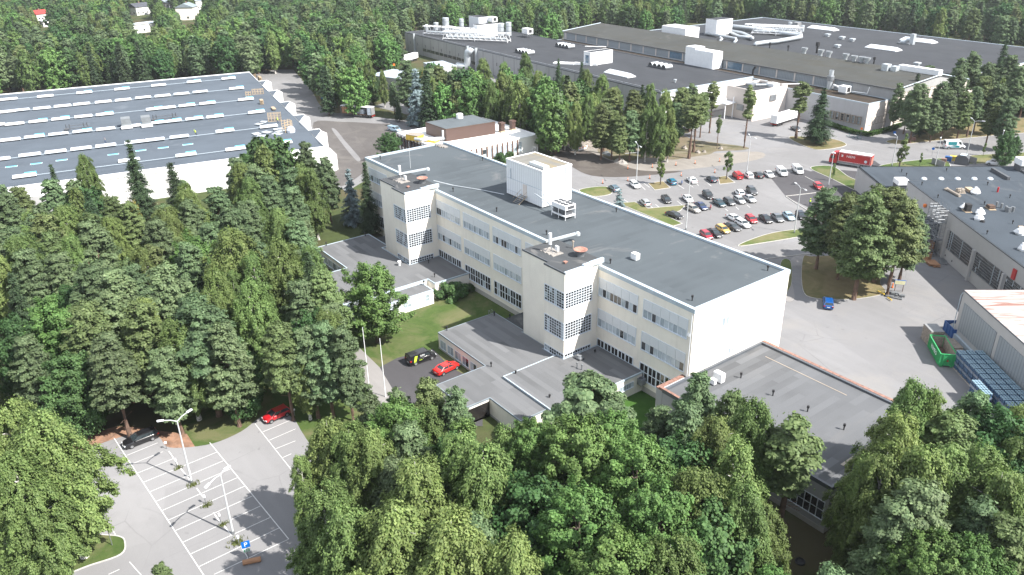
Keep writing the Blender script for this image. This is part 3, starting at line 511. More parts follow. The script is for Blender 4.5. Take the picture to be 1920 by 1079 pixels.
MB().box(18.4, 25.34, 0.2, 31.2, 25.39, 10.6).build('cladding', M['clad_pink'], bk); MB().box(31.25, 33.5, 6.2, 31.6, 36.6, 8.2).build('louvre', M['galv'], bk); MB().box(24.0, 25.0, 3.0, 27, 25.33, 5.0).build('louvre', M['galv'], bk)
MB().box(31.2, 31, 3.4, 31.26, 33, 7).build('panel', M['wall_white'], bk)
ca = thing('canopy', 'flat white entrance canopy on thin poles in front of the beige block', 'canopy', (FO[0], FO[1], 0), FR)
MB().box(13.0, 20.2, 5.2, 23.5, 25.2, 5.6).build('roof', M['white_paint'], ca)
for x, y in ((13.6, 20.6), (22.8, 20.6), (22.8, 24.6)): MB().tube([(x, y, 0), (x, y, 5.2 if x < 20 else 7.4)], 0.18, 8).build('post', M['white_paint'], ca)
pt = MB()
sh = building('shed', 'open fronted shed with pale blue metal roof behind the trees by the road', 'shed', [(0, 0), (28, 0), (28, 16), (0, 16)], 5.2, (*P2(692, 163), 0), R_(18), 'wall_grey', 'tin_roof', 'coping', ch=0.15, cw=0.2)
recess(sh, (18, 0, 0), (1, 0), 5.5, 4.0, 'black', 'doorway')
sh2 = building('shed', 'small metal roofed lean-to beside the factory wall, half hidden by a yellowish tree', 'shed', [(0, 0), (16, 0), (16, 10), (0, 10)], 5.0, (*P2(795, 138), 0), R_(-8), 'wall_grey', 'tin_roof', 'coping', ch=0.15, cw=0.2)

# white roofed canteen block with the brown plant room
wr = building('office_block', 'single storey white roofed block with brown piers behind the cream building', 'building', [(-158.0, 40.5), (-127.0, 40.5), (-127.0, 73.3), (-157.2, 73.3)], 5.3, wall='wall_white', roof='felt_white', cop='white_paint', ch=0.25, cw=0.4)
for k in range(12):
    window(wr, (-127.0, 44.5+k*1.9, 1.2), (0, 1), 1.3, 2.8, 1, 2, (0.2, 0.6, 1, 0), fr=0.1, rng=rw)
    MB().box(-126.98, 44.05+k*1.9, 0.3, -126.6, 44.35+k*1.9, 4.9).build('pier', M['pier_brown'], wr)
for k in range(14): MB().box(-157.4+k*2.0, 40.2, 0.3, -157.1+k*2.0, 40.49, 4.8).build('pier', M['brown_dark'], wr)
MB().box(-157.5, 40.42, 1.4, -128, 40.48, 4.3).build('window_band', M['glass'], wr)
br = building('plant_room', 'brown metal clad plant room on the white roof', 'plant room', [(-150.5, 46.8), (-138.5, 46.8), (-136.6, 63.8), (-149.2, 63.8)], 9.0, wall='clad_brown_y', roof='felt_small', cop='brown_dark', ch=0.12, cw=0.12, z0=5.15)

# east buildings
RO = (-23.5, 101.1, 0); RR = R_(-39.3)
rb = building('workshop', 'tall grey workshop with long gridded windows and dark roof strewn with building material', 'building', [(0, 0), (75, 0), (75, 60), (0, 60)], 9.95, RO, RR, 'wall_east', 'felt_east', 'coping_dark', ch=0.12, cw=0.12)
for k in range(4): window(rb, (21.9+1.4+k*11.25, 0, 2.6), (1, 0), 9.9, 3.85, 24, 7, (0.6, 0.1, 0.05, 1), frame='galv', fr=0.08, mul=0.1, proud=0.06, rng=rw, name='window_wall')
for k in range(5): MB().box(22.35+k*11.25, -0.5, 0.0, 22.95+k*11.25, 0, 6.6).build('pillar', M['wall_east'], rb)
MB().box(0.3, -0.06, 0, 18.5, -0.01, 6.0).build('dark_wall', M['wall_dark'], rb)
hd = MB()
for k in range(3): hd.box(20.5+k*3, -0.12, 0.9, 20.8+k*3, -0.06, 1.25)
hd.build('fitting', M['dark_grey'], rb); MB().box(21.75, -0.08, 1.0, 22.1, -0.02, 2.6).build('sign', M['blue_sign'], rb); MB().box(33.6, -0.08, 0.9, 34.2, -0.02, 2.0).build('sign', M['blue_sign'], rb); MB().box(47.3, -0.3, 6.7, 48.3, -0.02, 8.6).build('sign', M['red_paint'], rb)
rn = building('workshop', 'lower grey building with dark felt roof, small domes and white hatch, below the red truck', 'building', [(-24.1, -2.5), (-0.05, -2.5), (-0.05, 60), (-24.1, 60)], 6.1, RO, RR, 'wall_east', 'felt_east', 'coping_dark', ch=0.12, cw=0.4)
lb = MB(); lb.box(-20.1, 29.5, 5.98, -12, 30.2, 6.9); lb.box(-20.3, 36.5, 5.98, 0, 37.4, 6.55); lb.build('upstand', M['dark_grey'], rn)
hb = MB(); hb.box(-9, -4.0, 0, -0.2, -2.56, 5.7); hb.build('porch', M['wall_east'], rn)
RUO = (12.3, 54.2, 0); RUR = R_(-38.7)
ru = building('storage_hall', 'pale metal storage hall with rust streaked white roof and blue-grey side panels', 'building', [(0, 0), (60, 0), (60, 34), (0, 34)], 9.05, RUO, RUR, 'wall_east', 'rusty_roof', 'coping_dark', ch=0.1, cw=0.08)
for k in range(5): MB().box(1.1+k*11.35, -0.10, 2.1, 11.5+k*11.35, -0.02, 7.2).build('side_panel', M['clad_panel'], ru)
MB().box(0.0, -0.45, 0, 60, -0.02, 1.25).build('skirting', M['coping'], ru)
gt = MB(); gt.tube([(0.2, -0.2, 8.6), (-0.15, -0.2, 8.0), (-0.15, -0.2, 0.2)], 0.09, 6); gt.build('downpipe', M['coping'], ru)
# ------------------------------------------------------------------ roof equipment
def single(name, mb, mat, label, cat, loc, rz=0, group=None, bevel=0, smooth=False): return tag(mb.build(name, mat, None, smooth, bevel, loc, rz), label, cat, group)
def frm(O, rz): return lambda x, y, z=0: (O[0]+x*math.cos(rz)-y*math.sin(rz), O[1]+x*math.sin(rz)+y*math.cos(rz), z)
FF = frm(FO, FR); RF = frm(RO, RR); HF = frm(HO, HR); RUF = frm(RUO, RUR)
vent_me = MB().tube([(0, 0, 0), (0, 0, 0.5)], 0.07, 8).lathe([(0.0, 0.72), (0.13, 0.70), (0.14, 0.45), (0.09, 0.45)], 8).mesh('roof_vent', M['black'])
def vents(pts, label, grp, s=1.0):
    for p in pts:
        o = bpy.data.objects.new('roof_vent', vent_me); COL.objects.link(o); o.location = p; o.scale = (s, s, s); tag(o, label, 'vent pipe', grp)
vents([(-18.2+x*0, 2.4, 17.3) if 0 else (x, y, 17.3) for x, y in ((-35.5, 2.4), (-19.5, 2.4), (-2.6, 2.4), (-2.4, 19.3), (-36.2, 19.6), (-50.5, 2.6), (-65.6, 2.7), (-79.9, 19.9), (-95.9, 2.5))], 'small black vent pipe on the flat roof of the long cream building', 'vent pipes on the cream building roof', 1.25)
vents([P(*q, 3.2) for q in ((838, 620), (927, 592), (921, 688), (967, 704), (1030.5, 749), (1115.5, 664), (956, 597))], 'small black vent pipe on the low annex roof right of the flagpoles', 'vent pipes on the right annex roof', 1.2)
vents([P(612, 461, 3.3), P(685, 443, 3.3), P(804, 494, 3.3), P(815, 520, 3.3), P(795, 534, 3.0)], 'small black vent pipe on the low annex roof beside the left stair tower', 'vent pipes on the left annex roof', 1.2)
vents([P(1389, 709, 6.6), P(1449, 742, 6.6), P(1514, 772, 6.6), P(1582, 806, 6.6)], 'black vent pipe on the patched roof of the low grey hall', 'vent pipes on the patched hall roof', 1.3)
vents([P(*q, 9.9) for q in ((1728, 348), (1851, 348), (1758, 372), (1845, 385), (1893, 372), (1898, 421), (1850, 440))], 'black vent pipe on the workshop roof among the building material', 'vent pipes on the workshop roof', 1.25)
vents([P(*q, 6.0) for q in ((1690, 324), (1699, 331), (1774, 322), (1861, 323))], 'black vent pipe on the lower grey building roof near the red truck', 'vent pipes on the lower workshop roof', 1.3)
def zz(o, s, x, y): return (o[0]+x/s, o[1]+y/s)
# plant room and chiller on the cream building
pr = thing('plant_room', 'tall white metal plant room standing on the cream building roof', 'plant room', (-57.6, 10.2, 17.3))
MB().box(0, 0, 0.25, 11.2, 7.2, 7.15).build('wall', M['clad_white'], pr); MB().box(0.3, 0.3, 7.15, 10.9, 6.9, 7.22).build('roof', M['felt_plant'], pr)
ring(MB(), [(0, 0), (11.2, 0), (11.2, 7.2), (0, 7.2)], 0.05, 0.3, 7.0, 7.3).build('coping', M['white_paint'], pr); MB().box(0.4, 0.4, -0.02, 10.8, 6.8, 0.25).build('base', M['dark_grey'], pr)
MB().box(5.3, -0.06, 1.2, 6.5, -0.003, 3.4).build('door', M['wall_pink'], pr); q = MB(); q.box(6.3, 0.7, 7.22, 10.7, 2.1, 7.85); q.build('roof_unit', M['duct'], pr)
q = MB(); q.box(0, -0.04, 3.55, 11.2, -0.002, 3.62); q.box(0.0, -0.03, 1.05, 5.2, -0.002, 1.1); q.tube([(1.5, -0.1, 3.6), (1.5, -0.1, 5.6)], 0.06, 6); q.build('seam', M['coping'], pr)
q = MB()
for k in range(6): q.box(4.9+0.0, -0.45-k*0.33, 1.1-k*0.2, 6.7, -0.1-k*0.33, 1.15-k*0.2)
q.build('step', M['galv'], pr); q = MB()
for x in (4.85, 6.75): q.tube([(x, -0.1, 1.3), (x, -2.1, 0.05)], 0.06, 6); q.tube([(x, -0.1, 2.2), (x, -2.1, 0.95)], 0.03, 6); q.tube([(x, -1.0, 0.7), (x, -1.0, 1.6)], 0.03, 6)
q.build('handrail', M['wood_new'], pr); q = MB(); q.tube([(0.05, 7.0, 0.3), (0.0, 7.3, 6.5), (0.0, 7.3, 8.2), (0, 6.6, 8.4), (0, 6.2, 7.3)], 0.04, 6); q.tube([(0.6, 7.25, 0.3), (0.6, 7.3, 8.2), (0.6, 6.6, 8.4), (0.6, 6.2, 7.3)], 0.04, 6); q.tube([(11.3, 5.6, 1.0), (11.3, 5.6, 7.0)], 0.05, 6); q.build('ladder', M['galv'], pr)
ch = thing('chiller', 'white framed chiller with four round fans in front of the plant room', 'air conditioner', (-42.6, 9.3, 17.3))
q = MB(); q.box(0, 0, 1.9, 4.0, 2.4, 2.75); q.box(0, 0, 0.6, 4.0, 2.4, 0.8)
for x in (0.05, 2.0, 3.95):
    for y in (0.05, 2.35): q.tube([(x, y, 0), (x, y, 2.0)], 0.08, 4)
q.build('frame', M['white_paint'], ch)
for x in (0.6, 1.5, 2.5, 3.4):
    for y in (0.65, 1.75): MB().lathe([(0, 0.14), (0.33, 0.14), (0.36, 0.16), (0.36, 0.0), (0.42, 0.0)], 14, (x, y, 2.76)).build('fan', [M['dark_grey']], ch)
q = MB()
for x in (0.15, 2.1): q.face([(x+0.1, 0.12, 1.85), (x+1.6, 0.12, 1.85), (x+0.95, 0.12, 0.85)]); q.box(x, 0.3, 0.8, x+1.5, 2.0, 1.4)
q.box(4.01, 0.5, 2.05, 4.05, 2.0, 2.6); q.build('coil', M['dark_grey'], ch); q = MB(); q.tube([(-0.1, 0.4, 1.2), (-1.2, 0.4, 1.9), (-4.6, 0.2, 2.7), (-5.2, 0.2, 2.7)], 0.10, 6); q.tube([(-0.1, 0.8, 0.9), (-3.6, 1.2, 1.8), (-3.6, 1.2, 3.0)], 0.10, 6); q.build('pipe', M['duct'], ch)
# tower tops
for dx, wd, side in ((0, '', 'right'), (-48.5, '', 'left')):
    t = thing('antenna', 'white mobile phone antenna on tripod on the %s stair tower' % side, 'antenna', (-27.2+dx, -3.6, 18.42))
    MB().tube([(0, 0, 1.3), (0, 0, 3.2)], 0.27, 12).build('radome', M['white_paint'], t); q = MB()
    for k in range(3): w_ = k*2.1; q.tube([(0, 0, 1.4), (0.8*math.cos(w_), 0.8*math.sin(w_), 0)], 0.05, 5)
    q.build('tripod', M['galv'], t); q = MB(); q.box(0.6, 0.5, 0.35, 1.3, 0.8, 1.15); q.build('cabinet', M['white_paint'], t); q = MB()
    for k in range(7): q.box(-1.4+k*0.5, -1.0+0.2*(k % 2), 0, -1.05+k*0.5, 1.2, 0.10)
    q.build('ballast', M['gravel_litter'], t)
    t = thing('roof_fan', 'round fan hood with rusty pink rim on the %s stair tower' % side, 'roof fan', (-22.9+dx, -0.9, 18.42))
    MB().lathe([(0.6, 0), (0.6, 0.5), (0.95, 0.95), (1.08, 1.05)], 20).build('hood', M['galv'], t, smooth=True); MB().lathe([(1.09, 1.04), (1.12, 1.12), (0.95, 1.10), (0.0, 0.7)], 20).build('rim', M['rust'], t)

    q = MB(); q.box(-0.2, 0, 0.15, 0.2, 6.2, 0.52); q.lathe([(0.45, 0.0), (0.42, 0.4), (0.25, 0.6), (0, 0.65)], 12, (0.1, 6.6, 0)); single('air_duct', q, M['duct'], 'pale square duct running from the %s stair tower onto the main roof' % side, 'duct', (-30.4+dx, -2.0, 18.42), R_(-4))
    q = MB().tube([(0, 0, 0), (0, 0, 0.25)], 0.16, 8); q.box(-0.28, -0.28, 0.24, 0.28, 0.28, 0.34); single('roof_drain', q, M['rust'], 'small reddish roof drain near the front corner of the %s stair tower' % side, 'roof drain', (-22.1+dx, -4.7, 18.42))
q = MB(); q.tube([(0, 0, 0), (0, 0, 1.1)], 0.1, 8); q.box(-0.15, -0.15, 1.1, 0.15, 0.15, 1.3); single('flue', q, M['tan'], 'short tan flue beside the rusty fan on the right stair tower', 'flue', (-26.0, 0.2, 18.42))
q = MB().box(-0.6, -0.45, 0.15, 0.6, 0.45, 1.15).box(-0.7, -0.35, 0, 0.5, 0.35, 0.15); single('vent_box', q, M['white_paint'], 'small white vent box alone on the right half of the cream building roof', 'vent box', (-18.2, 6.6, 17.3), bevel=0.04)
q = MB().tube([(0, 0, 0), (0, 0, 6.0)], 0.045, 6, r2=0.02); single('mast', q, M['pole'], 'thin bare mast on the left end of the cream building roof', 'mast', (-85.3, 4.3, 17.3))
an = thing('antenna', 'slim white panel antenna with cables at the far left corner of the cream building roof', 'antenna', (-96.0, 19.6, 17.3)); MB().tube([(0, 0, 0), (0, 0, 3.4)], 0.06, 6).build('pole', M['galv'], an); MB().box(-0.2, -0.15, 1.8, 0.2, 0.15, 3.9).build('panel', M['white_paint'], an); q = MB()
for k in range(6): q.box(-1.6+k*0.55, -1.3+0.3*(k % 3), 0, -1.2+k*0.55, 0.3, 0.3)
q.build('ballast', M['gravel_litter'], an)
q = MB().tube([P(813, 339, 18.5), P(850, 348, 17.5), P(905, 357, 17.4), P(945, 365, 17.4)], 0.08, 6); tag(q.build('cable_tray', M['duct']), 'thin pale pipe crossing the cream building roof to the plant room', 'pipe')
t = thing('exhaust_unit', 'small silver exhaust unit at the foot of the right stair tower', 'exhaust unit', (*P2(1086, 673, 3.5), 3.5)); MB().box(-0.7, -0.5, 0.1, 0.7, 0.5, 0.45).build('body', M['galv'], t, bevel=0.05); MB().lathe([(0.45, 0), (0.45, 0.25), (0.3, 0.32), (0.3, 0.2), (0, 0.2)], 12, (0, 0, 0.45)).build('cowl', M['galv'], t)
q = MB().tube([(0, 0, 0), (0, 0, 0.6)], 0.25, 10); q.lathe([(0.4, 0.6), (0.38, 0.95), (0.0, 1.1)], 10); single('roof_cowl', q, M['white_paint'], 'white mushroom cowl on the left annex roof in front of the tower corner', 'roof cowl', P(749, 498, 3.3))
for p, l in ((P(1082, 690, 3.5), 'left'), (P(1091, 694, 3.5), 'right')): q = MB().tube([(0, 0, 0), (0, 0, 0.9)], 0.09, 8); q.lathe([(0.16, 0.8), (0.16, 1.0), (0, 1.02)], 8); single('flue', q, M['galv'], '%s of two slim grey flues on the raised annex roof' % l, 'flue', p)
q = MB().tube([(0, 0, -1.2), (0, 0, 0.9), (0.2, 0, 1.1), (0.5, 0, 0.9), (0.5, 0, 0.1)], 0.04, 6).tube([(0, 0.6, -1.2), (0, 0.6, 0.9), (0.2, 0.6, 1.1), (0.5, 0.6, 0.9), (0.5, 0.6, 0.1)], 0.04, 6); single('ladder', q, M['galv'], 'curved ladder rails at the back corner of the right annex roof', 'ladder', (-39.7, -7.4, 3.1), R_(0))
t = thing('air_conditioner', 'grey wall unit on the corner between the right annex and the cream building', 'air conditioner', (-8.4, -0.9, 1.7)); MB().box(-0.4, -0.4, 0, 0.5, 0.6, 1.1).build('case', M['galv'], t, bevel=0.04); MB().lathe([(0, 0), (0.35, 0)], 12, (0, 0, 1.12)).build('fan', M['dark_grey'], t)
t = thing('air_conditioner', 'large white outdoor unit on the patched hall roof', 'air conditioner', P(1349, 716, 6.6)); MB().box(-0.9, -0.45, 0.1, 0.6, 0.45, 1.5).build('case', M['white_paint'], t, bevel=0.05); MB().box(-0.8, -0.3, 0, 0.5, 0.3, 0.1).build('feet', M['dark_grey'], t)
t = thing('air_conditioner', 'smaller white outdoor unit behind pine foliage on the patched hall roof', 'air conditioner', P(1337, 721, 6.6)); MB().box(-0.5, -0.3, 0.1, 0.4, 0.3, 0.9).build('case', M['white_paint'], t, bevel=0.05); MB().box(-0.4, -0.25, 0, 0.3, 0.25, 0.1).build('feet', M['dark_grey'], t)
# factory roof things
for x0, y0, w_, l_, h_, z_, lab in ((-51.5, 14.3, 4.6, 11.8, 5.2, 10.0, 'white boxy plant room with blue louvre on the front factory roof'), (-11.0, 48.8, 6.0, 4.4, 6.6, 9.6, '')):
    if not lab: continue
    t = thing('plant_room', lab, 'plant room', FF(x0, y0, z_), FR); MB().box(0, 0, 0, w_, l_, h_).build('wall', M['white_paint'], t); MB().box(.3, .3, h_, w_-.3, l_-.3, h_+.06).build('roof', M['felt_factory'], t); ring(MB(), [(0, 0), (w_, 0), (w_, l_), (0, l_)], 0.04, 0.3, h_-0.2, h_+0.12).build('coping', M['white_paint'], t); MB().box(1.2, -0.06, 0.8, 3.4, -0.01, 4.0).build('louvre', M['glass_blue'], t)
t = thing('plant_room', 'stepped white penthouse standing across the brown strip before the clerestory', 'plant room', FF(-26.0, 47.6, 9.8), FR); q = MB(); q.box(0, 0, 0, 15.5, 5.4, 6.6); q.box(0, 0, 6.6, 5.5, 5.4, 7.4); q.build('wall', M['white_paint'], t); MB().box(5.8, .3, 6.6, 15.2, 5.1, 6.68).build('roof', M['felt_white'], t)
t = thing('plant_room', 'wide white penthouse rising from the ridge of the clerestory shed', 'plant room', FF(-77.5, 82.0, 13.0), FR); MB().box(0, 0, 0, 16.0, 9, 4.4).build('wall', M['white_paint'], t); ring(MB(), [(0, 0), (16, 0), (16, 9), (0, 9)], 0.04, 0.4, 4.3, 4.8).build('coping', M['white_paint'], t); MB().box(.4, .4, 4.4, 15.6, 8.6, 4.45).build('roof', M['wall_pink'], t)
t = thing('plant_room', 'white cube plant room with grey top on the far factory roof', 'plant room', FF(-76, 110, 11.3), FR); MB().box(0, 0, 0.4, 7.5, 11, 7.6).build('wall', M['white_paint'], t); MB().box(-.3, -.3, 0, 7.8, 11.3, 0.4).build('base', M['mid_grey'], t); MB().box(.2, .2, 7.6, 7.3, 10.8, 7.7).build('roof', M['felt_factory'], t)
t = thing('plant_room', 'white block amid the white trusses on the front factory roof', 'plant room', FF(-152.4, 20, 10.0), FR); MB().box(0, 0, 0, 4.5, 13, 6.2).build('wall', M['white_paint'], t); MB().box(.2, .2, 6.2, 4.3, 12.8, 6.3).build('roof', M['felt_factory'], t)
t = thing('plant_room', 'pale corrugated block at the far edge of the front factory roof', 'plant room', FF(-188, 38, 10.0), FR); MB().box(0, 0, 0, 11, 6, 6.2).build('wall', M['clad_white'], t); MB().box(.2, .2, 6.2, 10.8, 5.8, 6.3).build('roof', M['felt_factory'], t)
def tank(x, y, r, h, lab, z=10.0):
    t = thing('air_stack', lab, 'air stack', FF(x, y, z), FR); MB().lathe([(r, 0), (r, h), (r*0.85, h+0.15), (0, h+0.2)], 14).build('body', M['duct'], t, smooth=False); q = MB(); [q.lathe([(r*1.05, k), (r*1.05, k+0.15)], 14) for k in (h*0.35, h*0.7)]; q.build('band', M['galv'], t)
tank(-186, 22, 1.8, 6.4, 'tallest white stack at the left of the trusses'); tank(-179, 28, 1.3, 6.0, 'slimmer white stack beside the pale corrugated block'); tank(-190, 18, 1.4, 3.8, 'short white stack with flat cap left of the tallest stack'); tank(-195, 14.5, 0.9, 2.6, 'smallest white stack nearest the roof corner'); tank(-148, 34, 2.0, 6.0, 'fat grey stack right of the white block'); tank(-145, 37, 1.5, 6.6, 'second grey stack, standing behind the fat one')
def truss(x, y, Lg, rz, h, w_, lab, z=10.2):
    t = thing('truss_bridge', lab, 'truss', FF(x, y, z), FR+R_(rz)); q = MB(); n_ = max(3, int(Lg/3))
    for yy in (0, w_):
        for zz_ in (0.8, 0.8+h): q.tube([(0, yy, zz_), (Lg, yy, zz_)], 0.14, 4)
        for k in range(n_): a, b = k*Lg/n_, (k+1)*Lg/n_; q.tube([(a, yy, 0.8), ((a+b)/2, yy, 0.8+h)], 0.10, 4); q.tube([((a+b)/2, yy, 0.8+h), (b, yy, 0.8)], 0.10, 4)
    for k in range(n_+1): q.tube([(k*Lg/n_, 0, 0.8+h), (k*Lg/n_, w_, 0.8+h)], 0.09, 4); q.tube([(k*Lg/n_, 0, 0.8), (k*Lg/n_, w_, 0.8)], 0.09, 4)
    q.build('frame', M['white_paint'], t); q = MB()
    for k in (0, n_//2, n_): q.tube([(k*Lg/n_, 0, 0), (k*Lg/n_, 0, 0.8)], 0.16, 4); q.tube([(k*Lg/n_, w_, 0), (k*Lg/n_, w_, 0.8)], 0.16, 4)
    q.build('support', M['white_paint'], t); MB().tube([(1, w_/2, 1.5), (Lg-1, w_/2, 1.5)], 0.5, 8).build('pipe', M['duct'], t)
truss(-176, 2.5, 40, 26, 3.6, 4.0, 'long white truss carrying pipes at the left of the factory roof'); truss(-152, 1.5, 36, 34, 3.4, 4.0, 'white truss running from the roof edge towards the right'); truss(-172, 13, 30, 0, 3.0, 4.0, 'white truss in front of the white block'); truss(-62, 128, 24, 30, 3.2, 3.0, 'white truss on the far factory roof near the silver pipes', 11.3); truss(-72, 134, 26, 30, 2.6, 3.0, 'white truss behind the white cube on the far roof', 11.3)
def louvre_cooler(x, y, lab, z=10.1, n_=4, rz=0):
    t = thing('roof_ventilator', lab, 'roof ventilator', FF(x, y, z), FR+R_(rz)); MB().box(-0.3, 0, 0, n_*2.6, 4, 0.6).build('base', M['dark_grey'], t)
    for k in range(n_):
        q = MB()
        for j in range(6): a0, a1 = math.pi*j/6, math.pi*(j+1)/6; q.face([(k*2.6+1.2-1.2*math.cos(a0), 0, 0.6+1.1*math.sin(a0)), (k*2.6+1.2-1.2*math.cos(a1), 0, 0.6+1.1*math.sin(a1)), (k*2.6+1.2-1.2*math.cos(a1), 4, 0.6+1.1*math.sin(a1)), (k*2.6+1.2-1.2*math.cos(a0), 4, 0.6+1.1*math.sin(a0))])
        q.face([(k*2.6+1.2-1.2*math.cos(math.pi*j/6), 0.02, 0.6+1.1*math.sin(math.pi*j/6)) for j in range(7)], 1); q.build('hood', [M['duct'], M['black']], t)
louvre_cooler(-96, 9.0, 'scalloped grey ventilator nearest the trusses on the front factory roof'); louvre_cooler(-99, 34, 'scalloped grey ventilator at the back of the front factory roof'); louvre_cooler(-31, 32.0, 'scalloped ventilator near the stepped white penthouse')
def skylight(x, y, Lx, Ly, lab, z, F_=FF, rz=FR, along='x'):
    t = thing('skylight', lab, 'skylight', F_(x, y, z), rz); q = MB(); q.face([(0, 0, 0.3), (Lx, 0, 0.3), (Lx-1.2, Ly/2, 1.5), (1.2, Ly/2, 1.5)]); q.face([(Lx, Ly, 0.3), (0, Ly, 0.3), (1.2, Ly/2, 1.5), (Lx-1.2, Ly/2, 1.5)]); q.face([(Lx, 0, .3), (Lx, Ly, .3), (Lx-1.2, Ly/2, 1.5)]); q.face([(0, Ly, .3), (0, 0, .3), (1.2, Ly/2, 1.5)]); q.build('glazing', M['panel_white'], t)
    q = MB(); q.box(0, 0, 0, Lx, Ly, 0.3); n_ = int(Lx/2.0)
    for k in range(1, n_): xx = 1.2+(Lx-2.4)*k/n_; q.tube([(xx, 0.05, 0.36), (xx, Ly/2, 1.53)], 0.05, 4)
    q.build('frame', M['white_paint'], t)
skylight(-31, 8.5, 14.5, 4.2, 'glazed ridge skylight near the right end of the front factory roof', 10.0); skylight(-60, 168, 16, 5, 'glazed skylight at the far left of the far factory roof', 11.2); skylight(-2, 134, 15, 5, 'glazed skylight in the middle of the far factory roof', 11.2); skylight(-6, 166, 16, 5, 'glazed skylight at the far right edge of the far factory roof', 11.2)
def pipes(name, pts, r, lab, z): tag(MB().tube([FF(x, y, z+dz) for x, y, dz in pts], r, 8).build(name, M['duct'], smooth=True), lab, 'pipe')
pipes('pipe', [(-84, 132, 1.2), (-60, 137, 1.2), (-38, 135, 1.2), (-35, 132, 1.2), (-33, 112, 1.2), (-34, 106, 1.2), (-36, 102, 0.8), (-36, 101, 0)], 0.95, 'thick silver pipe making a big square loop on the far factory roof', 11.3)
pipes('pipe', [(-80, 125, 1.0), (-62, 122, 1.0), (-52, 116, 1.0), (-47, 112, 1)], 0.8, 'silver pipe inside the big pipe loop', 11.3); pipes('pipe', [(-74, 109, 0.9), (-52, 106, 0.9), (-48, 102, 0.9), (-47.5, 100, 0)], 0.7, 'silver pipe bending down near the ridge', 11.3); pipes('pipe', [(-68, 120, 0.9), (-56, 113, 0.9), (-50, 114, 0.9)], 0.7, 'short silver pipe beside the white cube', 11.3)
pipes('pipe', [(-84, 128, 2.6), (-66, 130, 2.6), (-56, 138, 1.4)], 0.9, 'high silver pipe leaving the white cube', 11.3); pipes('pipe', [(-60, 104, 0.8), (-56, 101, 0.8), (-55.5, 99, 0)], 0.6, 'small silver pipe elbow left of the ridge stacks', 11.3)
t = thing('air_duct', 'giant silver duct climbing the factory wall in a hook shape', 'duct', FF(-118, 0, 0), FR); MB().tube([(1.5, -1.8, 8.6), (0.5, -2.6, 9.2), (-0.8, -3.0, 8.6), (-1.0, -3.2, 6.5), (-1.0, -3.2, 2.4), (-1.8, -4.2, 1.6), (-4.6, -5.8, 1.6), (-6, -6.4, 2.0)], [1.6, 1.7, 1.75, 1.75, 1.75, 1.75, 1.75, 1.7], 14).build('pipe', M['duct'], t, smooth=True)
q = MB(); [q.tube([(x, y, 0), (x, y, 0.9)], 0.15, 4) for x in (-5, -1) for y in (-5.5, -3)]; q.build('trestle', M['rust'], t); q = MB(); [q.box(x, -1.2, 0, x+0.7, -0.12, 10.6) for x in (-5.5, 2.6, -63)]; q.build('riser', M['duct'], t)
cooler = lambda x, y, z, lab: (lambda t: (MB().box(0, 0, 1.6, 5.4, 3.4, 4.2).build('case', M['white_paint'], t), MB().box(5.41, 0.8, 2.2, 5.45, 2.6, 3.8).build('louvre', M['black'], t), (lambda q: ([q.tube([(x_, y_, 0), (x_, y_, 1.6)], 0.12, 4) for x_ in (0.2, 2.7, 5.2) for y_ in (0.2, 3.2)], [q.tube([(x_, -0.8, 1.6), (x_+1.3, -0.8, 2.5)], 0.06, 4) for x_ in (0, 1.3, 2.6, 3.9)], q.build('frame', M['galv'], t)))(MB())))(thing('chiller', lab, 'air conditioner', FF(x, y, z), FR))
cooler(-137, 40, 10.1, 'white boxy cooler on stilts at the back of the front factory roof'); cooler(-178, 44, 12.0, 'grey framed cooler high at the far edge behind the trusses')
for k, (x, y) in enumerate(((8, 79.5), (15, 80.5), (19.5, 79.5), (27, 79.5), (31.8, 78), (35, 78), (37.3, 78))):
    t = thing('roof_fan', 'flared silver roof fan standing on the clerestory shed ridge', 'roof fan', FF(x, y, 15.3), FR, 'roof fans along the ridge'); MB().lathe([(0.7, -0.3), (0.7, 0.8), (1.2, 1.6), (1.25, 2.2)], 12).build('hood', M['duct'], t, smooth=True); MB().lathe([(1.2, 2.15), (0, 1.7)], 12).build('rim', M['galv'], t)
for k, (x, y, h_) in enumerate(((-9, 79, 3.2), (0, 79.5, 3.0), (10.5, 84, 5.5), (13, 83, 2.8), (39.5, 79, 3.4))):
    vents([FF(x, y, 15.2)], 'slim pipe standing on the clerestory shed ridge', 'slim pipes along the ridge', h_/0.72*0.8)
t = thing('air_handler', 'pair of pale box fans at the end of the ridge beside a long white duct', 'air handler', FF(47.5, 71.5, 14.8), FR); q = MB(); q.box(0, 0, 0, 2.4, 2.4, 2.4); q.box(2.9, 1.2, 0, 5, 3.4, 1.9); q.build('case', M['duct'], t, bevel=0.08); MB().box(4.0, 4.0, 0.3, 19, 6.4, 2.2).build('duct', M['white_paint'], t)
t = thing('air_stack', 'thick two-part silver stack in front of the clerestory panels', 'air stack', FF(41.2, 52.4, 9.6), FR); MB().lathe([(0.95, 0), (0.95, 3.2), (0.8, 3.2), (0.8, 6.6)], 14).build('body', M['duct'], t); MB().lathe([(1.2, 3.0), (1.2, 4.6), (0.9, 4.8)], 14).build('silencer', M['galv'], t)
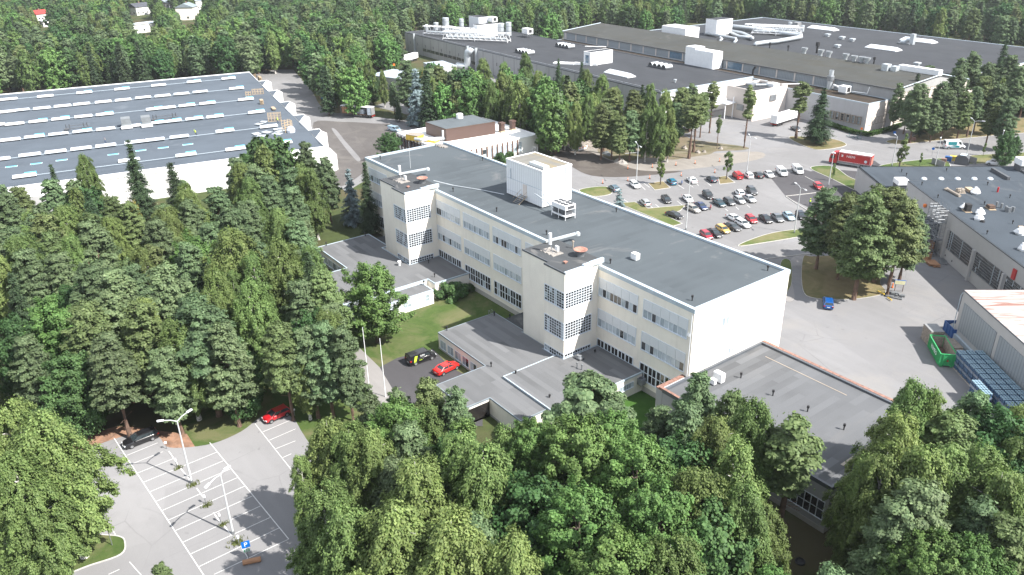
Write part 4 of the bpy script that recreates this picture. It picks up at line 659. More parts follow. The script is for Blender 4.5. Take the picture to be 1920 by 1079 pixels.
t = thing('air_handler', 'white air handler with curved pipe on the brown low roof', 'air handler', FF(47.8, 48.2, 9.7), FR); MB().box(0, 0, 0.5, 3.2, 2.6, 2.7).build('case', M['white_paint'], t, bevel=0.08); MB().box(3.21, 0.5, 0.8, 3.25, 2.2, 2.4).build('louvre', M['black'], t); MB().tube([(0, 1.4, 1.2), (-1.4, 1.4, 2.0), (-3, 1.6, 2.2), (-3.8, 2.0, 1.0)], 0.35, 8).build('pipe', M['white_paint'], t); MB().box(0.2, 0.2, 0, 3.0, 2.4, 0.5).build('base', M['dark_grey'], t); MB().tube([(3.5, 2.2, 1.0), (9, 3.4, 1.0), (9.3, 3.6, 3.2)], 0.18, 6).build('drain_pipe', M['duct'], t)
for x, y, s_, lab in ((-59, 155, 1.6, 'cluster of silver fans and boxes on the far roof'), (0, 131, 1.0, ''), (0, 0, 0, '')):
    if not lab: continue
    t = thing('air_handler', lab, 'air handler', FF(x, y, 11.2), FR); MB().box(0, 0, 0, 3, 3, 4).build('case', M['mid_grey'], t); MB().tube([(-1.6, 0, 0), (-1.6, 0, 4)], 1.0, 10).build('cylinder', M['duct'], t); MB().tube([(5.5, 1, 0), (5.5, 1, 3)], 1.0, 10).build('cylinder', M['duct'], t); MB().tube([(-4, 0, 0.9), (-2.8, 0, 0.9)], 0.8, 8).build('pipe', M['duct'], t)
t = thing('air_handler', 'silver bent duct with square stack in front of the far right skylight', 'air handler', FF(4.5, 157, 11.2), FR); MB().box(0, 0, 0, 1.8, 1.8, 4.6).build('stack', M['duct'], t); MB().tube([(-4, 0, 0.8), (-2, 0, 0.8), (-1, 0, 2.0), (0.3, 0.6, 2.0)], 0.7, 8).build('pipe', M['duct'], t); MB().box(-5, -1.5, 0, 1, -0.4, 0.6).build('base', M['galv'], t)
for x, y, lab in ((-34, 150.5, 'leftmost of the low roof cowls in mossy patches'), (-24, 148, 'middle one of the low roof cowls in mossy patches'), (-17, 146, 'right one of the low roof cowls in mossy patches'), (-9.5, 125, 'lone white square cowl on the far factory roof'), (38, 110, 'small white cowl near the near edge of the far factory roof')):
    q = MB().box(-0.8, -0.8, 0, 0.8, 0.8, 0.7).box(-1.1, -1.1, 0.7, 1.1, 1.1, 1.3); single('roof_cowl', q, M['duct'], lab, 'roof cowl', FF(x, y, 11.2), FR, bevel=0.06)
q = MB().tube([(0, 0, 0), (0, 0, 0.7)], 0.4, 8).lathe([(0.6, 0.7), (0.6, 1.1), (0.0, 1.2)], 8); single('roof_cowl', q, M['duct'], 'small grey cowl alone at the right end of the front factory roof', 'roof cowl', FF(0.5, 17, 10.0), FR)
q = MB().tube([(0, 0, 0.2), (9, 5.4, 0.5)], 0.28, 6); single('pipe', q, M['white_paint'], 'white diagonal pipe crossing the brown strip at the far left', 'pipe', FF(-90, 45, 9.8), FR); q = MB().tube([(0, 0, 0.2), (6, 7.4, 0.5)], 0.22, 6); single('pipe', q, M['white_paint'], 'white diagonal pipe crossing the brown strip behind the beige block', 'pipe', FF(26, 43.5, 9.8), FR)
q = MB().box(0, 0, 0, 9, 3.6, 0.5).box(9, 0.5, 0, 19, 2.0, 0.9); single('air_duct', q, M['white_paint'], 'white flat duct running to the boxy plant room at the roof edge', 'duct', FF(-60, 4.5, 10.0), FR+R_(38))
q = MB().tube([(0, 0, 0), (0.2, 0, 2.2), (0.8, 0, 3.2), (1.4, 0, 3.3)], 0.4, 8); single('exhaust_pipe', q, M['black'], 'black bent exhaust pipe against the clerestory panels', 'exhaust pipe', FF(7.0, 51.5, 9.6), FR)
t = thing('exhaust_unit', 'grey tangle of fans sunk in the beige block roof', 'exhaust unit', FF(20.0, 33, 9.85), FR); MB().box(0, 0, 0, 3, 4, 0.9).build('case', M['galv'], t); MB().tube([(3, 2, 0.5), (5, 5, 0.5), (7, 6, 0.5)], 0.4, 8).build('pipe', M['duct'], t); MB().box(5.2, 5.2, 0, 8.5, 8.4, 1.2).build('case', M['white_paint'], t)
q = MB(); [q.box(x, y, 0, x+w_, y+w_, 0.7+0.3*(k % 2)) for k, (x, y, w_) in enumerate(((0, 0, 2.2), (3, 0.5, 1.6), (0.5, 3, 1.8)))]
# canteen roof
def chim(p, lab): q = MB().box(-0.8, -0.8, 0, 0.8, 0.8, 0.5, 1).box(-0.7, -0.7, 0.5, 0.7, 0.7, 2.6).box(-0.85, -0.85, 2.6, 0.85, 0.85, 3.1); single('chimney', q, [M['clad_brown'], M['wood_new']], lab, 'chimney', p)
chim(P(941, 248, 5.2), 'shorter of two brown chimneys on the white roof'); chim(P(961, 244, 5.2), 'taller of two brown chimneys on the white roof')
q = MB().lathe([(1.1, 0), (1.1, 1.3), (0.9, 1.5), (0, 1.55)], 16); single('roof_cowl', q, M['white_paint'], 'white round cowl on the brown plant room roof', 'roof cowl', P(862, 222, 9.1))
t = thing('air_handler', 'yellow sided duct unit with silver pipes left of the brown plant room', 'air handler', P(778, 262, 5.2), R_(20)); MB().box(-2.4, -1.5, 0, 2.4, 1.5, 1.6).build('case', M['yellow'], t); MB().box(-2.5, -1.6, 1.6, 2.5, 1.6, 1.72).build('lid', M['wood_grey'], t); MB().tube([(1.5, -1.8, 0.8), (3.5, -1.6, 0.8), (9, 3.5, 0.8)], 0.5, 8).build('pipe', M['duct'], t)
q = MB().box(-2, -1, 0, 2, 1, 0.7).box(-2.1, -1.1, 0.7, 2.1, 1.1, 0.8, 1); single('roof_unit', q, [M['yellow'], M['felt_white']], 'low flat yellow unit beside the brown plant room', 'roof unit', P(810, 266, 5.2), R_(20))

# warehouse skylights: six rows along the roof
t0 = thing('skylight', 'long white domed skylight in a row on the warehouse roof', 'skylight', (0, 0, 0), HR, 'skylights in rows on the warehouse roof')
q = MB(); prof = [(-0.8, 0.25), (-0.65, 0.5), (0, 0.68), (0.65, 0.5), (0.8, 0.25)]
for (x0, z0), (x1, z1) in zip(prof, prof[1:]): q.face([(x0, 0, z0), (x0, 5.3, z0), (x1, 5.3, z1), (x1, 0, z1)])
for y in (0, 5.3): q.face([(x, y, z) for x, z in (prof[::-1] if y == 0 else prof)])
q.build('dome', M['plastic_wrap'], t0); MB().box(-0.9, -0.1, 0, 0.9, 5.4, 0.25).build('kerb', M['white_paint'], t0)
t1 = thing('skylight', 'white skylight with blue film end on the warehouse roof', 'skylight', (0, 0, 0), HR, 'skylights with blue film on the warehouse roof')
for c in t0.children: o = c.copy(); COL.objects.link(o); o.parent = t1
MB().box(-1.2, 2.7, 0.2, -0.1, 5.4, 0.74).build('film', M['cyan'], t1)
def rowpx(pts, z=8.1, blue=()):
    MB().tube([P(pts[0][0]/2.697, pts[0][1]/2.697, 8.33), P(pts[-1][0]/2.697, pts[-1][1]/2.697, 8.33)], 0.07, 4).build('roof_seam', M['coping'], None); seam_ = COL.objects[-1]; seam_.parent = hall; seam_.matrix_parent_inverse = (Matrix.Translation(HO) @ Matrix.Rotation(HR, 4, 'Z')).inverted()
    for k, (x, y) in enumerate(pts):
        src = t1 if k in blue else t0; used = src.get('_u', 0); o = src if not used else copy_tree(src)
        if used and '_u' in o.keys(): del o['_u']
        src['_u'] = 1; o.location = P(x/2.697, y/2.697, z)
rowpx([(5, 508), (190, 493), (388, 474), (580, 456), (766, 437), (946, 419), (1122, 402)], 8.2, blue=(2, 3, 5, 6))
rowpx([(-55, 577), (-10, 572), (62, 564), (170, 554), (275, 543), (372, 533), (482, 522), (583, 512), (685, 500), (784, 491), (880, 481), (976, 471), (1160, 453)], 8.2, blue=(12,))
rowpx([(-70, 640), (28, 634), (148, 621), (262, 608), (378, 596), (487, 585), (740, 558), (805, 551), (905, 540), (1010, 529), (1205, 509)], 8.2, blue=(2, 3, 5, 6, 8, 9, 10))
rowpx([(2, 715), (125, 700), (248, 686), (370, 672), (488, 660), (668, 640), (740, 630), (830, 620), (940, 608), (1045, 597), (1256, 574)], 8.2, blue=(1, 3, 5, 6, 7, 8, 9, 10))
rowpx([(-60, 815), (98, 792), (230, 776), (360, 760), (485, 745), (632, 727), (735, 715), (860, 700), (1092, 670), (1315, 647)], 8.2, blue=(8,))
rowpx([(66, 900), (600, 820), (890, 793), (1142, 762), (1382, 732)], 8.2, blue=(0, 2, 3, 4))
for t in (t0, t1):
    if '_u' in t.keys(): del t['_u']
q0 = None
for x, y in ((29, 847), (155, 832), (284, 814), (546, 785), (686, 765), (800, 751), (925, 734)):
    q = MB().box(-0.5, 0, 0, 0.5, 2.7, 0.05).box(-0.62, -0.1, -0.02, 0.62, 2.8, 0.02, 1)
    if q0 is None: q0 = single('skylight_hole', q, [M['cyan'], M['white_paint']], 'pale blue covered opening cut in the nearer part of the warehouse roof', 'roof opening', P(x/2.697, y/2.697, 8.2), HR, 'covered openings on the warehouse roof')
    else: o = q0.copy(); COL.objects.link(o); o.location = P(x/2.697, y/2.697, 8.2)
def rooflift(x, y, lab, l_=8.5):
    t = thing('smoke_hatch', lab, 'roof hatch', P(x, y, 8.2), HR); MB().box(-5.0, 0, 0, 0.8, 2.9, 0.9).build('base', M['hatch_grey'], t)
    q = MB(); q.box(-4.8, 0.1, 0.9, -1.2, 2.8, 2.6); q.build('cowl', M['hatch_grey'], t); MB().box(-8.4, 0.1, 0.0, -5.0, 2.8, 0.12).build('flap', M['hatch_grey'], t); MB().box(0.8, -0.2, 0, 1.4, 3.1, 0.8).build('kerb', M['white_paint'], t)
rooflift(229, 241, 'left of two large grey roof hatches amid the skylight rows'); rooflift(267, 238, 'right of two large grey roof hatches amid the skylight rows')
def railing(x, y, w_, lab): q = MB(); [q.tube([(0, a, 0), (0, a, 1.6)], 0.12, 4) for a in (0, 1.0, w_-1, w_)]; q.tube([(0, 0, 1.0), (0, w_, 1.0)], 0.08, 4); q.tube([(1.2, 0, 0.4), (1.2, w_, 0.4)], 0.08, 4); q.box(-0.5, -0.5, 0, 1.4, 0.6, 0.4); q.box(-0.5, w_-0.6, 0, 1.4, w_+0.5, 0.4); single('pipe_rack', q, M['dark_grey'], lab, 'pipe rack', P(x, y, 8.2), HR)
railing(288, 225, 7.0, 'dark pipe frame right of the two roof hatches'); railing(125, 243, 6.0, 'dark pipe frame left of the roof hatches')
def pallet_stack(loc, rz, n, m, lab, name='pallet_stack', grp=None, s=1.0, mat='wood_new'):
    q = MB()
    for i in range(m):
        for j in range(n): 
            z = j*0.6*s
            for k in range(3): q.box(i*1.4*s, k*0.45*s, z, i*1.4*s+1.2*s, k*0.45*s+0.12*s, z+0.35*s)
            q.box(i*1.4*s, 0, z+0.35*s, i*1.4*s+1.2*s, 1.1*s, z+0.45*s)
    return single(name, q, M[mat], lab, 'pallets', loc, rz, grp)
def grid_frame(loc, rz, w_, h_, d_, lab):
    q = MB()
    for y in (0, d_):
        for k in range(int(w_/1.0)+1): q.box(k*1.0, y, 0, k*1.0+0.16, y+0.1, h_)
        for k in range(int(h_/0.8)+1): q.box(0, y-0.03, k*0.8, w_, y-0.005, k*0.8+0.16)
    for k in range(int(d_/1)+1): q.box(0, k*1.0, h_-0.1, 0.1, k*1.0+0.1, h_+0.02); q.box(w_, k*1.0, 0, w_+0.14, k*1.0+0.14, h_)
    for k in range(int(h_/0.8)+1): q.box(w_+0.145, 0, k*0.8, w_+0.2, d_, k*0.8+0.14)
    single('wood_crate', q, M['wood_new'], lab, 'wooden crate', loc, rz)
grid_frame(P(503, 229, 8.1), HR+R_(80), 4.0, 2.6, 1.6, 'large new wooden frame crate behind the worker on the warehouse roof'); grid_frame(P(535, 250, 8.1), HR+R_(100), 2.4, 3.6, 2.4, 'tallest wooden frame crate with wrapped load near the warehouse roof edge')
grid_frame(P(473, 178, 8.1), HR+R_(80), 4.0, 1.8, 1.6, 'long wooden frame crate farther back near the roof edge'); grid_frame(P(461, 183, 8.1), HR+R_(80), 1.8, 1.9, 1.4, 'small wooden frame crate with dark load on the warehouse roof')
pallet_stack(P(487, 195, 8.1), HR, 3, 2, 'short pile of new wood beside the frame crates on the warehouse roof'); pallet_stack(P(508, 203, 8.1), HR, 1, 3, 'scattered planks near the warehouse roof edge')
pallet_stack((*P2(473, 148), 0), HR, 6, 4, 'stack of new wooden pallets at the far corner of the warehouse'); pallet_stack((*P2(484, 152), 0), HR, 4, 4, 'lower stack of new wooden pallets by the first loading dock')
q = MB().lathe([(1.2, 0), (1.3, 0.9), (0.9, 1.7), (0.3, 2.0), (0, 2.0)], 10); single('wrapped_load', q, M['plastic_wrap'], 'plastic wrapped bundle inside the tallest frame crate', 'bundle', P(546, 249, 8.1))
for k, (x, y) in enumerate(((481, 252), (500, 249), (520, 252), (492, 256), (522, 243), (526, 247), (487, 233), (494, 230))):
    q = MB().box(-1.4, -1.0, 0.05, 1.4, 1.0, 0.14).box(-1.5, -1.1, 0.14, 1.5, 1.1, 0.2); single('roof_panel', q, M['duct'], 'loose pale skylight dome lying on the warehouse roof by the crates', 'roof panel', P(x, y, 8.1), R_(20*k), 'loose skylight domes by the crates')
# things on the workshop roof
def bag(p, lab, s=1.0): 
    q = MB(); q.lathe([(0.6*s, 0), (0.75*s, 0.35*s), (0.5*s, 0.8*s), (0.15*s, 1.0*s), (0.25*s, 1.1*s), (0, 1.08*s)], 9); rg = random.Random(int(p[0]*7)); q.v = [(x*(1+rg.uniform(-.18, .18)), y*(1+rg.uniform(-.18, .18)), z) for x, y, z in q.v]; single('bulk_bag', q, M['white_paint'], lab, 'bulk bag', p)
bag(P(1837, 403, 9.9), 'white bulk bag behind the other near the middle of the workshop roof', 1.3); bag(P(1834, 413, 9.9), 'white bulk bag beside black rubble sack on the workshop roof', 1.3); bag(P(1911, 440, 9.9), 'white bulk bag in front of loose boards on the workshop roof', 1.4); bag(P(1917, 470, 9.9), 'white bulk bag nearest the workshop eave at the right edge', 1.3); bag(P(1828, 364, 9.9), 'torn white bulk bag beside the cable drum on the workshop roof', 1.4); bag(P(1807, 392, 9.9), 'white sack behind the black wrapped pallet', 1.1)
t = thing('wrapped_pallet', 'pallet with black wrapped boxes on the workshop roof', 'pallet', P(1813, 397, 9.9), RR); q = MB(); [q.box(-0.6, -0.5, 0.15+k*0.4, 0.6, 0.5, 0.5+k*0.4) for k in range(4)]; q.build('load', M['rubber'], t); MB().box(-0.9, -0.7, 0, 0.9, 0.7, 0.14).build('pallet', M['wood_new'], t)
t = thing('wrapped_pallet', 'pallet with dark brown rolls beside silver tubes on the workshop roof', 'pallet', P(1857, 392, 9.9), RR); q = MB(); [q.tube([(-0.8+k*0.35, -0.6, 0.4), (-0.8+k*0.35, 0.6, 0.4)], 0.17, 8) for k in range(5)]; [q.tube([(-0.6+k*0.35, -0.6, 0.7), (-0.6+k*0.35, 0.6, 0.7)], 0.17, 8) for k in range(4)]; q.build('roll', M['brown_dark'], t); MB().box(-1.1, -0.7, 0, 1.1, 0.7, 0.14).build('pallet', M['wood_new'], t)
rl = None
for k, (x, y) in enumerate(((1877, 391), (1887, 398), (1890, 399), (1893, 399), (1896, 397), (1899, 398), (1868, 388), (1885, 396))):
    q = MB().tube([(0, 0, 0), (0, 0, 1.1)], 0.24, 10); single('felt_roll', q, M['galv'], 'silver grey upright roll of roofing felt on the workshop roof', 'roofing roll', P(x, y, 9.9), 0, 'rolls of roofing felt')
t = thing('cable_drum', 'flat wooden pallet pile beside the torn bag on the workshop roof', 'pallets', P(1818, 359, 9.9), RR); q = MB(); [q.box(-1.1, -0.7, k*0.18, 1.1, 0.7, k*0.18+0.12) for k in range(4)]; q.build('board', M['wood_new'], t)
t = thing('rubble_pallet', 'pallet heaped with offcuts left of the wooden pile on the workshop roof', 'pallet', P(1800, 361, 9.9), RR); q = MB(); rg = random.Random(5); [q.box(a, b, 0.1, a+0.5, b+0.4, 0.3+rg.random()*0.6) for a in (-0.9, -0.4, 0.1, 0.5) for b in (-0.6, -0.1, 0.3)]; q.build('offcuts', M['tan'], t); MB().box(-1.1, -0.8, 0, 1.2, 0.8, 0.1).build('pallet', M['wood_grey'], t)
q = MB().tube([(-2.6, 0, 0.35), (2.4, 0, 0.3)], 0.32, 8); q.lathe([(0.5, 0), (0.6, 0.4), (0, 0.8)], 8, (-2.4, 0, 0)); single('insulation_roll', q, M['tan'], 'long wrapped tan bundle lying on the workshop roof', 'bundle', P(1787, 364, 9.9), RR+R_(8))
q = MB().box(-0.05, -0.05, 0, 0.05, 0.05, 0.3).tube([(0, 0, 0), (0, 0.0, 1.2)], 0.2, 8); single('gas_bottle', q, M['red_paint'], 'upright red gas bottle on the workshop roof', 'gas bottle', P(1870, 361, 9.9))
pallet_stack(P(1908, 427, 9.9), RR, 1, 2, 'loose boards behind the bulk bag on the workshop roof', s=0.8)
q = MB().lathe([(0.5, 0), (0.4, 0.4), (0, 0.5)], 7); single('rubble_sack', q, M['black'], 'small black sack beside a white bulk bag on the workshop roof', 'sack', P(1842, 417, 9.9))
t = thing('roof_hatch', 'tall white topped roof vent on the lower grey building', 'roof vent', P(1687, 356, 6.0), RR); MB().box(-1.4, -1.2, 0, 1.4, 1.2, 1.5).build('base', M['dark_grey'], t); MB().box(-1.55, -1.35, 1.5, 1.55, 1.35, 2.7).build('cap', M['white_paint'], t, bevel=0.1)
t = thing('roof_hatch', 'larger white topped roof vent at the right edge of the lower grey roof', 'roof vent', P(1917, 320, 6.0), RR); MB().box(-1.6, -1.5, 0, 1.6, 1.5, 1.6).build('base', M['dark_grey'], t); MB().box(-1.8, -1.7, 1.6, 1.8, 1.7, 3.2).build('cap', M['white_paint'], t, bevel=0.1)
for x, y in ((1732, 337), (1764, 337), (1795, 337), (1826, 337), (1856, 337), (1888, 336)):
    q = MB().lathe([(0.75, 0), (0.65, 0.35), (0.35, 0.55), (0, 0.6)], 12); single('dome_skylight', q, M['panel_white'], 'small round dome skylight in the row along the step of the workshop roof', 'skylight', P(x, y, 6.0), 0, 'dome skylights along the roof step', smooth=True)
# ------------------------------------------------------------------ vehicles
PAINTS = dict(black=(0.012, 0.012, 0.014), white=(0.72, 0.73, 0.74), silver=(0.40, 0.41, 0.42), beige=(0.36, 0.34, 0.31), grey=(0.14, 0.15, 0.16), darkgrey=(0.05, 0.053, 0.058), navy=(0.012, 0.028, 0.09), darkblue=(0.018, 0.03, 0.05), bluegrey=(0.13, 0.20, 0.25), teal=(0.0, 0.13, 0.22), tealdark=(0.01, 0.04, 0.055), lightblue=(0.36, 0.50, 0.60), red=(0.42, 0.012, 0.018), brightred=(0.75, 0.02, 0.015), crimson=(0.30, 0.012, 0.03), yellow=(0.56, 0.36, 0.09), blue=(0.005, 0.07, 0.26))
for k, c in PAINTS.items():
    n = NT('paint_'+k); n.out(c, 0.28, spec=0.5, metal=0.25 if k in ('silver', 'grey', 'beige', 'lightblue', 'bluegrey') else 0.0); n.b.inputs['Coat Weight'].default_value = 0.6; n.b.inputs['Coat Roughness'].default_value = 0.06
plain('headlight', (0.55, 0.58, 0.60), 0.15, spec=0.8); plain('tail_light', (0.35, 0.01, 0.01), 0.25); plain('rim', (0.36, 0.37, 0.38), 0.35, metal=0.6); plain('plate', (0.75, 0.75, 0.73), 0.5)
# profile: body stations (x, top z, half width), belt z, glasshouse bottom x range, roof x range
KIND = {
 'hatch': dict(L=4.05, w=0.88, st=[(-2.02, .62, .74), (-1.98, .92, .80), (-1.6, .97, .87), (0.7, .96, .88), (1.05, .93, .88), (1.75, .78, .82), (1.98, .62, .72), (2.03, .42, .66)], belt=.93, gb=(-1.93, 1.12), gr=(-1.62, 0.28), rz=1.48, wb=(-1.28, 1.27)),
 'sedan': dict(L=4.6, w=0.90, st=[(-2.3, .60, .74), (-2.25, .96, .80), (-1.5, 1.0, .88), (0.6, .97, .90), (1.1, .93, .89), (2.0, .76, .84), (2.25, .60, .74), (2.3, .42, .66)], belt=.95, gb=(-1.72, 1.14), gr=(-0.98, 0.28), rz=1.43, wb=(-1.36, 1.4)),
 'wagon': dict(L=4.65, w=0.90, st=[(-2.3, .60, .76), (-2.27, .96, .82), (-1.6, .98, .88), (0.6, .97, .90), (1.1, .93, .89), (2.0, .77, .84), (2.28, .60, .74), (2.33, .42, .66)], belt=.95, gb=(-2.2, 1.16), gr=(-1.88, 0.28), rz=1.47, wb=(-1.33, 1.42)),
 'suv': dict(L=4.55, w=0.93, st=[(-2.25, .70, .80), (-2.2, 1.08, .86), (-1.6, 1.12, .92), (0.6, 1.12, .93), (1.0, 1.08, .93), (1.95, .95, .88), (2.22, .74, .80), (2.28, .48, .72)], belt=1.08, gb=(-2.12, 1.1), gr=(-1.75, 0.3), rz=1.68, wb=(-1.33, 1.35)),
 'van': dict(L=5.0, w=0.97, st=[(-2.5, 1.0, .93), (-2.48, 1.18, .95), (0.9, 1.18, .97), (1.55, 1.12, .96), (2.2, .98, .90), (2.45, .70, .84), (2.52, .42, .78)], belt=1.15, gb=(-2.49, 1.72), gr=(-2.42, 0.95), rz=1.95, wb=(-1.55, 1.55)),
 'bigvan': dict(L=5.6, w=1.0, st=[(-2.8, 1.0, .97), (-2.78, 1.2, .98), (1.3, 1.2, 1.0), (1.9, 1.15, .98), (2.5, 1.0, .92), (2.75, .72, .86), (2.82, .42, .8)], belt=1.17, gb=(-2.79, 2.05), gr=(-2.74, 1.2), rz=2.45, wb=(-1.8, 1.8))}
_cache = {}
def car_meshes(kind, paint):
    key = (kind, paint)
    if key in _cache: return _cache[key]
    K = KIND[kind]; q = MB(); st = K['st']; Pm = M['paint_'+paint]; rings = []; z0 = 0.22
    for i, (x, zt, hw) in enumerate(st):
        zb = z0+(0.10 if i in (0, len(st)-1) else 0); zm = (zb+zt)*0.52
        h = [(0.86, zb), (1.0, zb+0.16), (1.03, zm), (1.0, zt-0.12), (0.93, zt-0.03), (0.62, zt+0.015)]
        pts = [(x, -hw*a, z) for a, z in h]+[(x, hw*a, z) for a, z in h[::-1]]; rings.append(len(q.v)); q.v += pts
    n = 12
    for a, b in zip(rings, rings[1:]):
        for k in range(n): q.f.append((a+k, a+(k+1) % n, b+(k+1) % n, b+k)); q.m.append(0)
    q.f.append(tuple(rings[0]+k for k in range(n-1, -1, -1))); q.m.append(0); q.f.append(tuple(rings[-1]+k for k in range(n))); q.m.append(0)
    body = q.mesh('body', [Pm], True); 
    w = K['w']; (b0, b1), (r0, r1), zr, zb = K['gb'], K['gr'], K['rz'], K['belt']; wb_, wr = w*0.93, w*0.74 if kind not in ('van', 'bigvan') else w*0.86
    B = [(b0, -wb_), (b1, -wb_*0.93), (b1, wb_*0.93), (b0, wb_)]; T = [(r0, -wr), (r1, -wr), (r1, wr), (r0, wr)]; zt = zr-0.07
    q = MB(); vanlike = kind in ('van', 'bigvan')
    for k in range(4):
        j = (k+1) % 4; m = 0
        if vanlike and k in (0, 2, 3): m = 1
        q.face([(*B[k], zb-0.05), (*B[j], zb-0.05), (*T[j], zt), (*T[k], zt)], m)
    def lerp(a, b, t): return tuple(a[i]+(b[i]-a[i])*t for i in range(3))
    if vanlike:
        for s, k, j in ((-1, 0, 1), (1, 3, 2)):
            A0, A1 = (*B[k], zb-0.05), (*B[j], zb-0.05); C0, C1 = (*T[k], zt), (*T[j], zt)
            for t0, t1 in (((0.62, 0.80), (0.81, 0.955)) if kind == 'van' else ((0.80, 0.95),)):
                u0, u1, v0, v1 = lerp(A0, A1, t0), lerp(A0, A1, t1), lerp(C0, C1, t0), lerp(C0, C1, min(t1, .93)); lo0, lo1, hi0, hi1 = lerp(u0, v0, .15), lerp(u1, v1, .15), lerp(u0, v0, .8), lerp(u1, v1, .75)
                q.face([(p[0], p[1]+s*0.012, p[2]) for p in (lo0, lo1, hi1, hi0)], 0)
        A0, A1, C0, C1 = (*B[0], zb-0.05), (*B[3], zb-0.05), (*T[0], zt), (*T[3], zt)
        for t0, t1 in ((.1, .47), (.53, .9)): u0, u1, v0, v1 = lerp(A0, A1, t0), lerp(A0, A1, t1), lerp(C0, C1, t0), lerp(C0, C1, t1); q.face([(p[0]-0.012, p[1], p[2]) for p in (lerp(u0, v0, .2), lerp(u1, v1, .2), lerp(u1, v1, .85), lerp(u0, v0, .85))], 0)
    cab = q.mesh('window', [M['car_glass'], Pm], False)
    q = MB(); R0 = [(r0-0.03, -wr-0.02), (r1+0.06, -wr-0.01), (r1+0.06, wr+0.01), (r0-0.03, wr+0.02)]; R1 = [(r0+0.12, -wr+0.14), (r1-0.08, -wr+0.14), (r1-0.08, wr-0.14), (r0+0.12, wr-0.14)]
    for k in range(4): j = (k+1) % 4; q.face([(*R0[k], zt-0.01), (*R0[j], zt-0.01), (*R1[j], zr), (*R1[k], zr)])
    q.face([(*p, zr) for p in R1]); q.face([(*p, zt-0.011) for p in R0[::-1]])
    for k in range(4): q.tube([(*B[k], zb-0.04), (*T[k], zt)], 0.045 if k in (1, 2) else 0.075, 4, cap=False)
    if not vanlike:
        for s in (0, 1):
            a, b, c, d = ((B[0], B[1], T[0], T[1]), (B[3], B[2], T[3], T[2]))[s]
            for t in ((0.58,) if kind != 'wagon' else (0.34, 0.62)): q.tube([(a[0]+(b[0]-a[0])*t, a[1]+(b[1]-a[1])*t, zb-0.04), (c[0]+(d[0]-c[0])*t, c[1]+(d[1]-c[1])*t, zt)], 0.035, 4, cap=False)
    q.box(b1-0.35, -w-0.16, zb+0.0, b1-0.2, -w+0.02, zb+0.13); q.box(b1-0.35, w-0.02, zb+0.0, b1-0.2, w+0.16, zb+0.13)
    roof = q.mesh('roof', [Pm], False)
    r = 0.31 if kind in ('hatch', 'sedan', 'wagon') else 0.35; q = MB(); prof = [(0.0, -0.09), (r*0.62, -0.09), (r*0.98, -0.10), (r, -0.06), (r, 0.06), (r*0.98, 0.10), (0, 0.10)]
    n = 16; 
    for rr, y in prof: q.v += [(rr*math.cos(2*math.pi*k/n), y, rr*math.sin(2*math.pi*k/n)) for k in range(n)]
    for i in range(len(prof)-1):
        for k in range(n): q.f.append((i*n+k, i*n+(k+1) % n, (i+1)*n+(k+1) % n, (i+1)*n+k)); q.m.append(0)
    wheel = q.mesh('wheel', [M['rubber']]); q = MB()
    for s in (-1, 1):
        q.face([(r*0.62*math.cos(2*math.pi*k/n), s*0.105, r*0.62*math.sin(2*math.pi*k/n)) for k in range(n)][::s])
    rim = q.mesh('rim', [M['rim']])
    nb, tb = st[-2], st[1]; q = MB(); q.box(nb[0]-0.25, nb[2]*0.62, nb[1]-0.10, nb[0]+0.04, nb[2]*1.02, nb[1]+0.04); hl = q.mesh('headlight', [M['headlight']])
    q = MB(); q.box(tb[0]-0.07, tb[2]*0.72, tb[1]-0.26, tb[0]+0.2, tb[2]*1.05, tb[1]-0.04); tl = q.mesh('tail_light', [M['tail_light']])
    q = MB(); q.box(st[0][0]-0.03, -0.26, 0.55, st[0][0]+0.02, 0.26, 0.67); q.box(st[-1][0]-0.05, -0.26, 0.36, st[-1][0]+0.02, 0.26, 0.48); pl_ = q.mesh('number_plate', [M['plate']])
    q = MB(); q.box(st[0][0]+0.2, -w*0.9, 0.14, st[-1][0]-0.2, w*0.9, 0.30)
    for x in K['wb']:
        for s in (-1, 1): q.face([(x+(r+.07)*math.cos(a), s*(w*1.035), 0.05+r+(r+.07)*math.sin(a)) for a in np.linspace(0, math.pi, 9)][::-s])
    under = q.mesh('underbody', [M['black']])
    _cache[key] = (body, cab, roof, wheel, rim, hl, tl, pl_, under, r, K); return _cache[key]
def link(name, me, par, loc=(0, 0, 0), sc=None):
    o = bpy.data.objects.new(name, me); COL.objects.link(o); o.parent = par; o.location = loc
    if sc: o.scale = sc
    return o
def car(px, head, kind, paint, label, cat='car', group='cars parked in the far car park', z=0.05, s=1.0):
    p = P2(*px) if len(px) == 2 and abs(px[0])+abs(px[1]) > 0 else px
    hx = P2(*head); rz = math.atan2(hx[1]-p[1], hx[0]-p[0])
    t = thing('parked_car' if cat == 'car' else 'van', label, cat, (p[0], p[1], z), rz, group); t.scale = (s, s, s)
    body, cab, roof, wheel, rim, hl, tl, pl_, under, r, K = car_meshes(kind, paint)
    link('body', body, t); link('window', cab, t); link('roof', roof, t); link('underbody', under, t); link('number_plate', pl_, t)
    for m, nm in ((hl, 'headlight'), (tl, 'tail_light')): link(nm, m, t); link(nm, m, t, sc=(1, -1, 1))
    for x in K['wb']:
        for sg in (-1, 1): w_ = link('wheel', wheel, t, (x, sg*(K['w']-0.06), r)); link('rim', rim, w_)
    return t
DIRF = (12, 13)   # nose towards the camera: down-right in the photo
def cf(x, y, kind, paint, lab, nose='f', d=DIRF, **kw): s = 1 if nose == 'f' else -1; return car((x, y), (x+s*d[0], y+s*d[1]), kind, paint, lab, **kw)
r1 = (11, 9)
cf(1151, 357, 'wagon', 'bluegrey', 'blue-grey estate at the left end of the back row by the grass', 'b', r1); cf(1190, 351, 'wagon', 'white', 'white estate facing the building beside the tree island', 'f', r1)
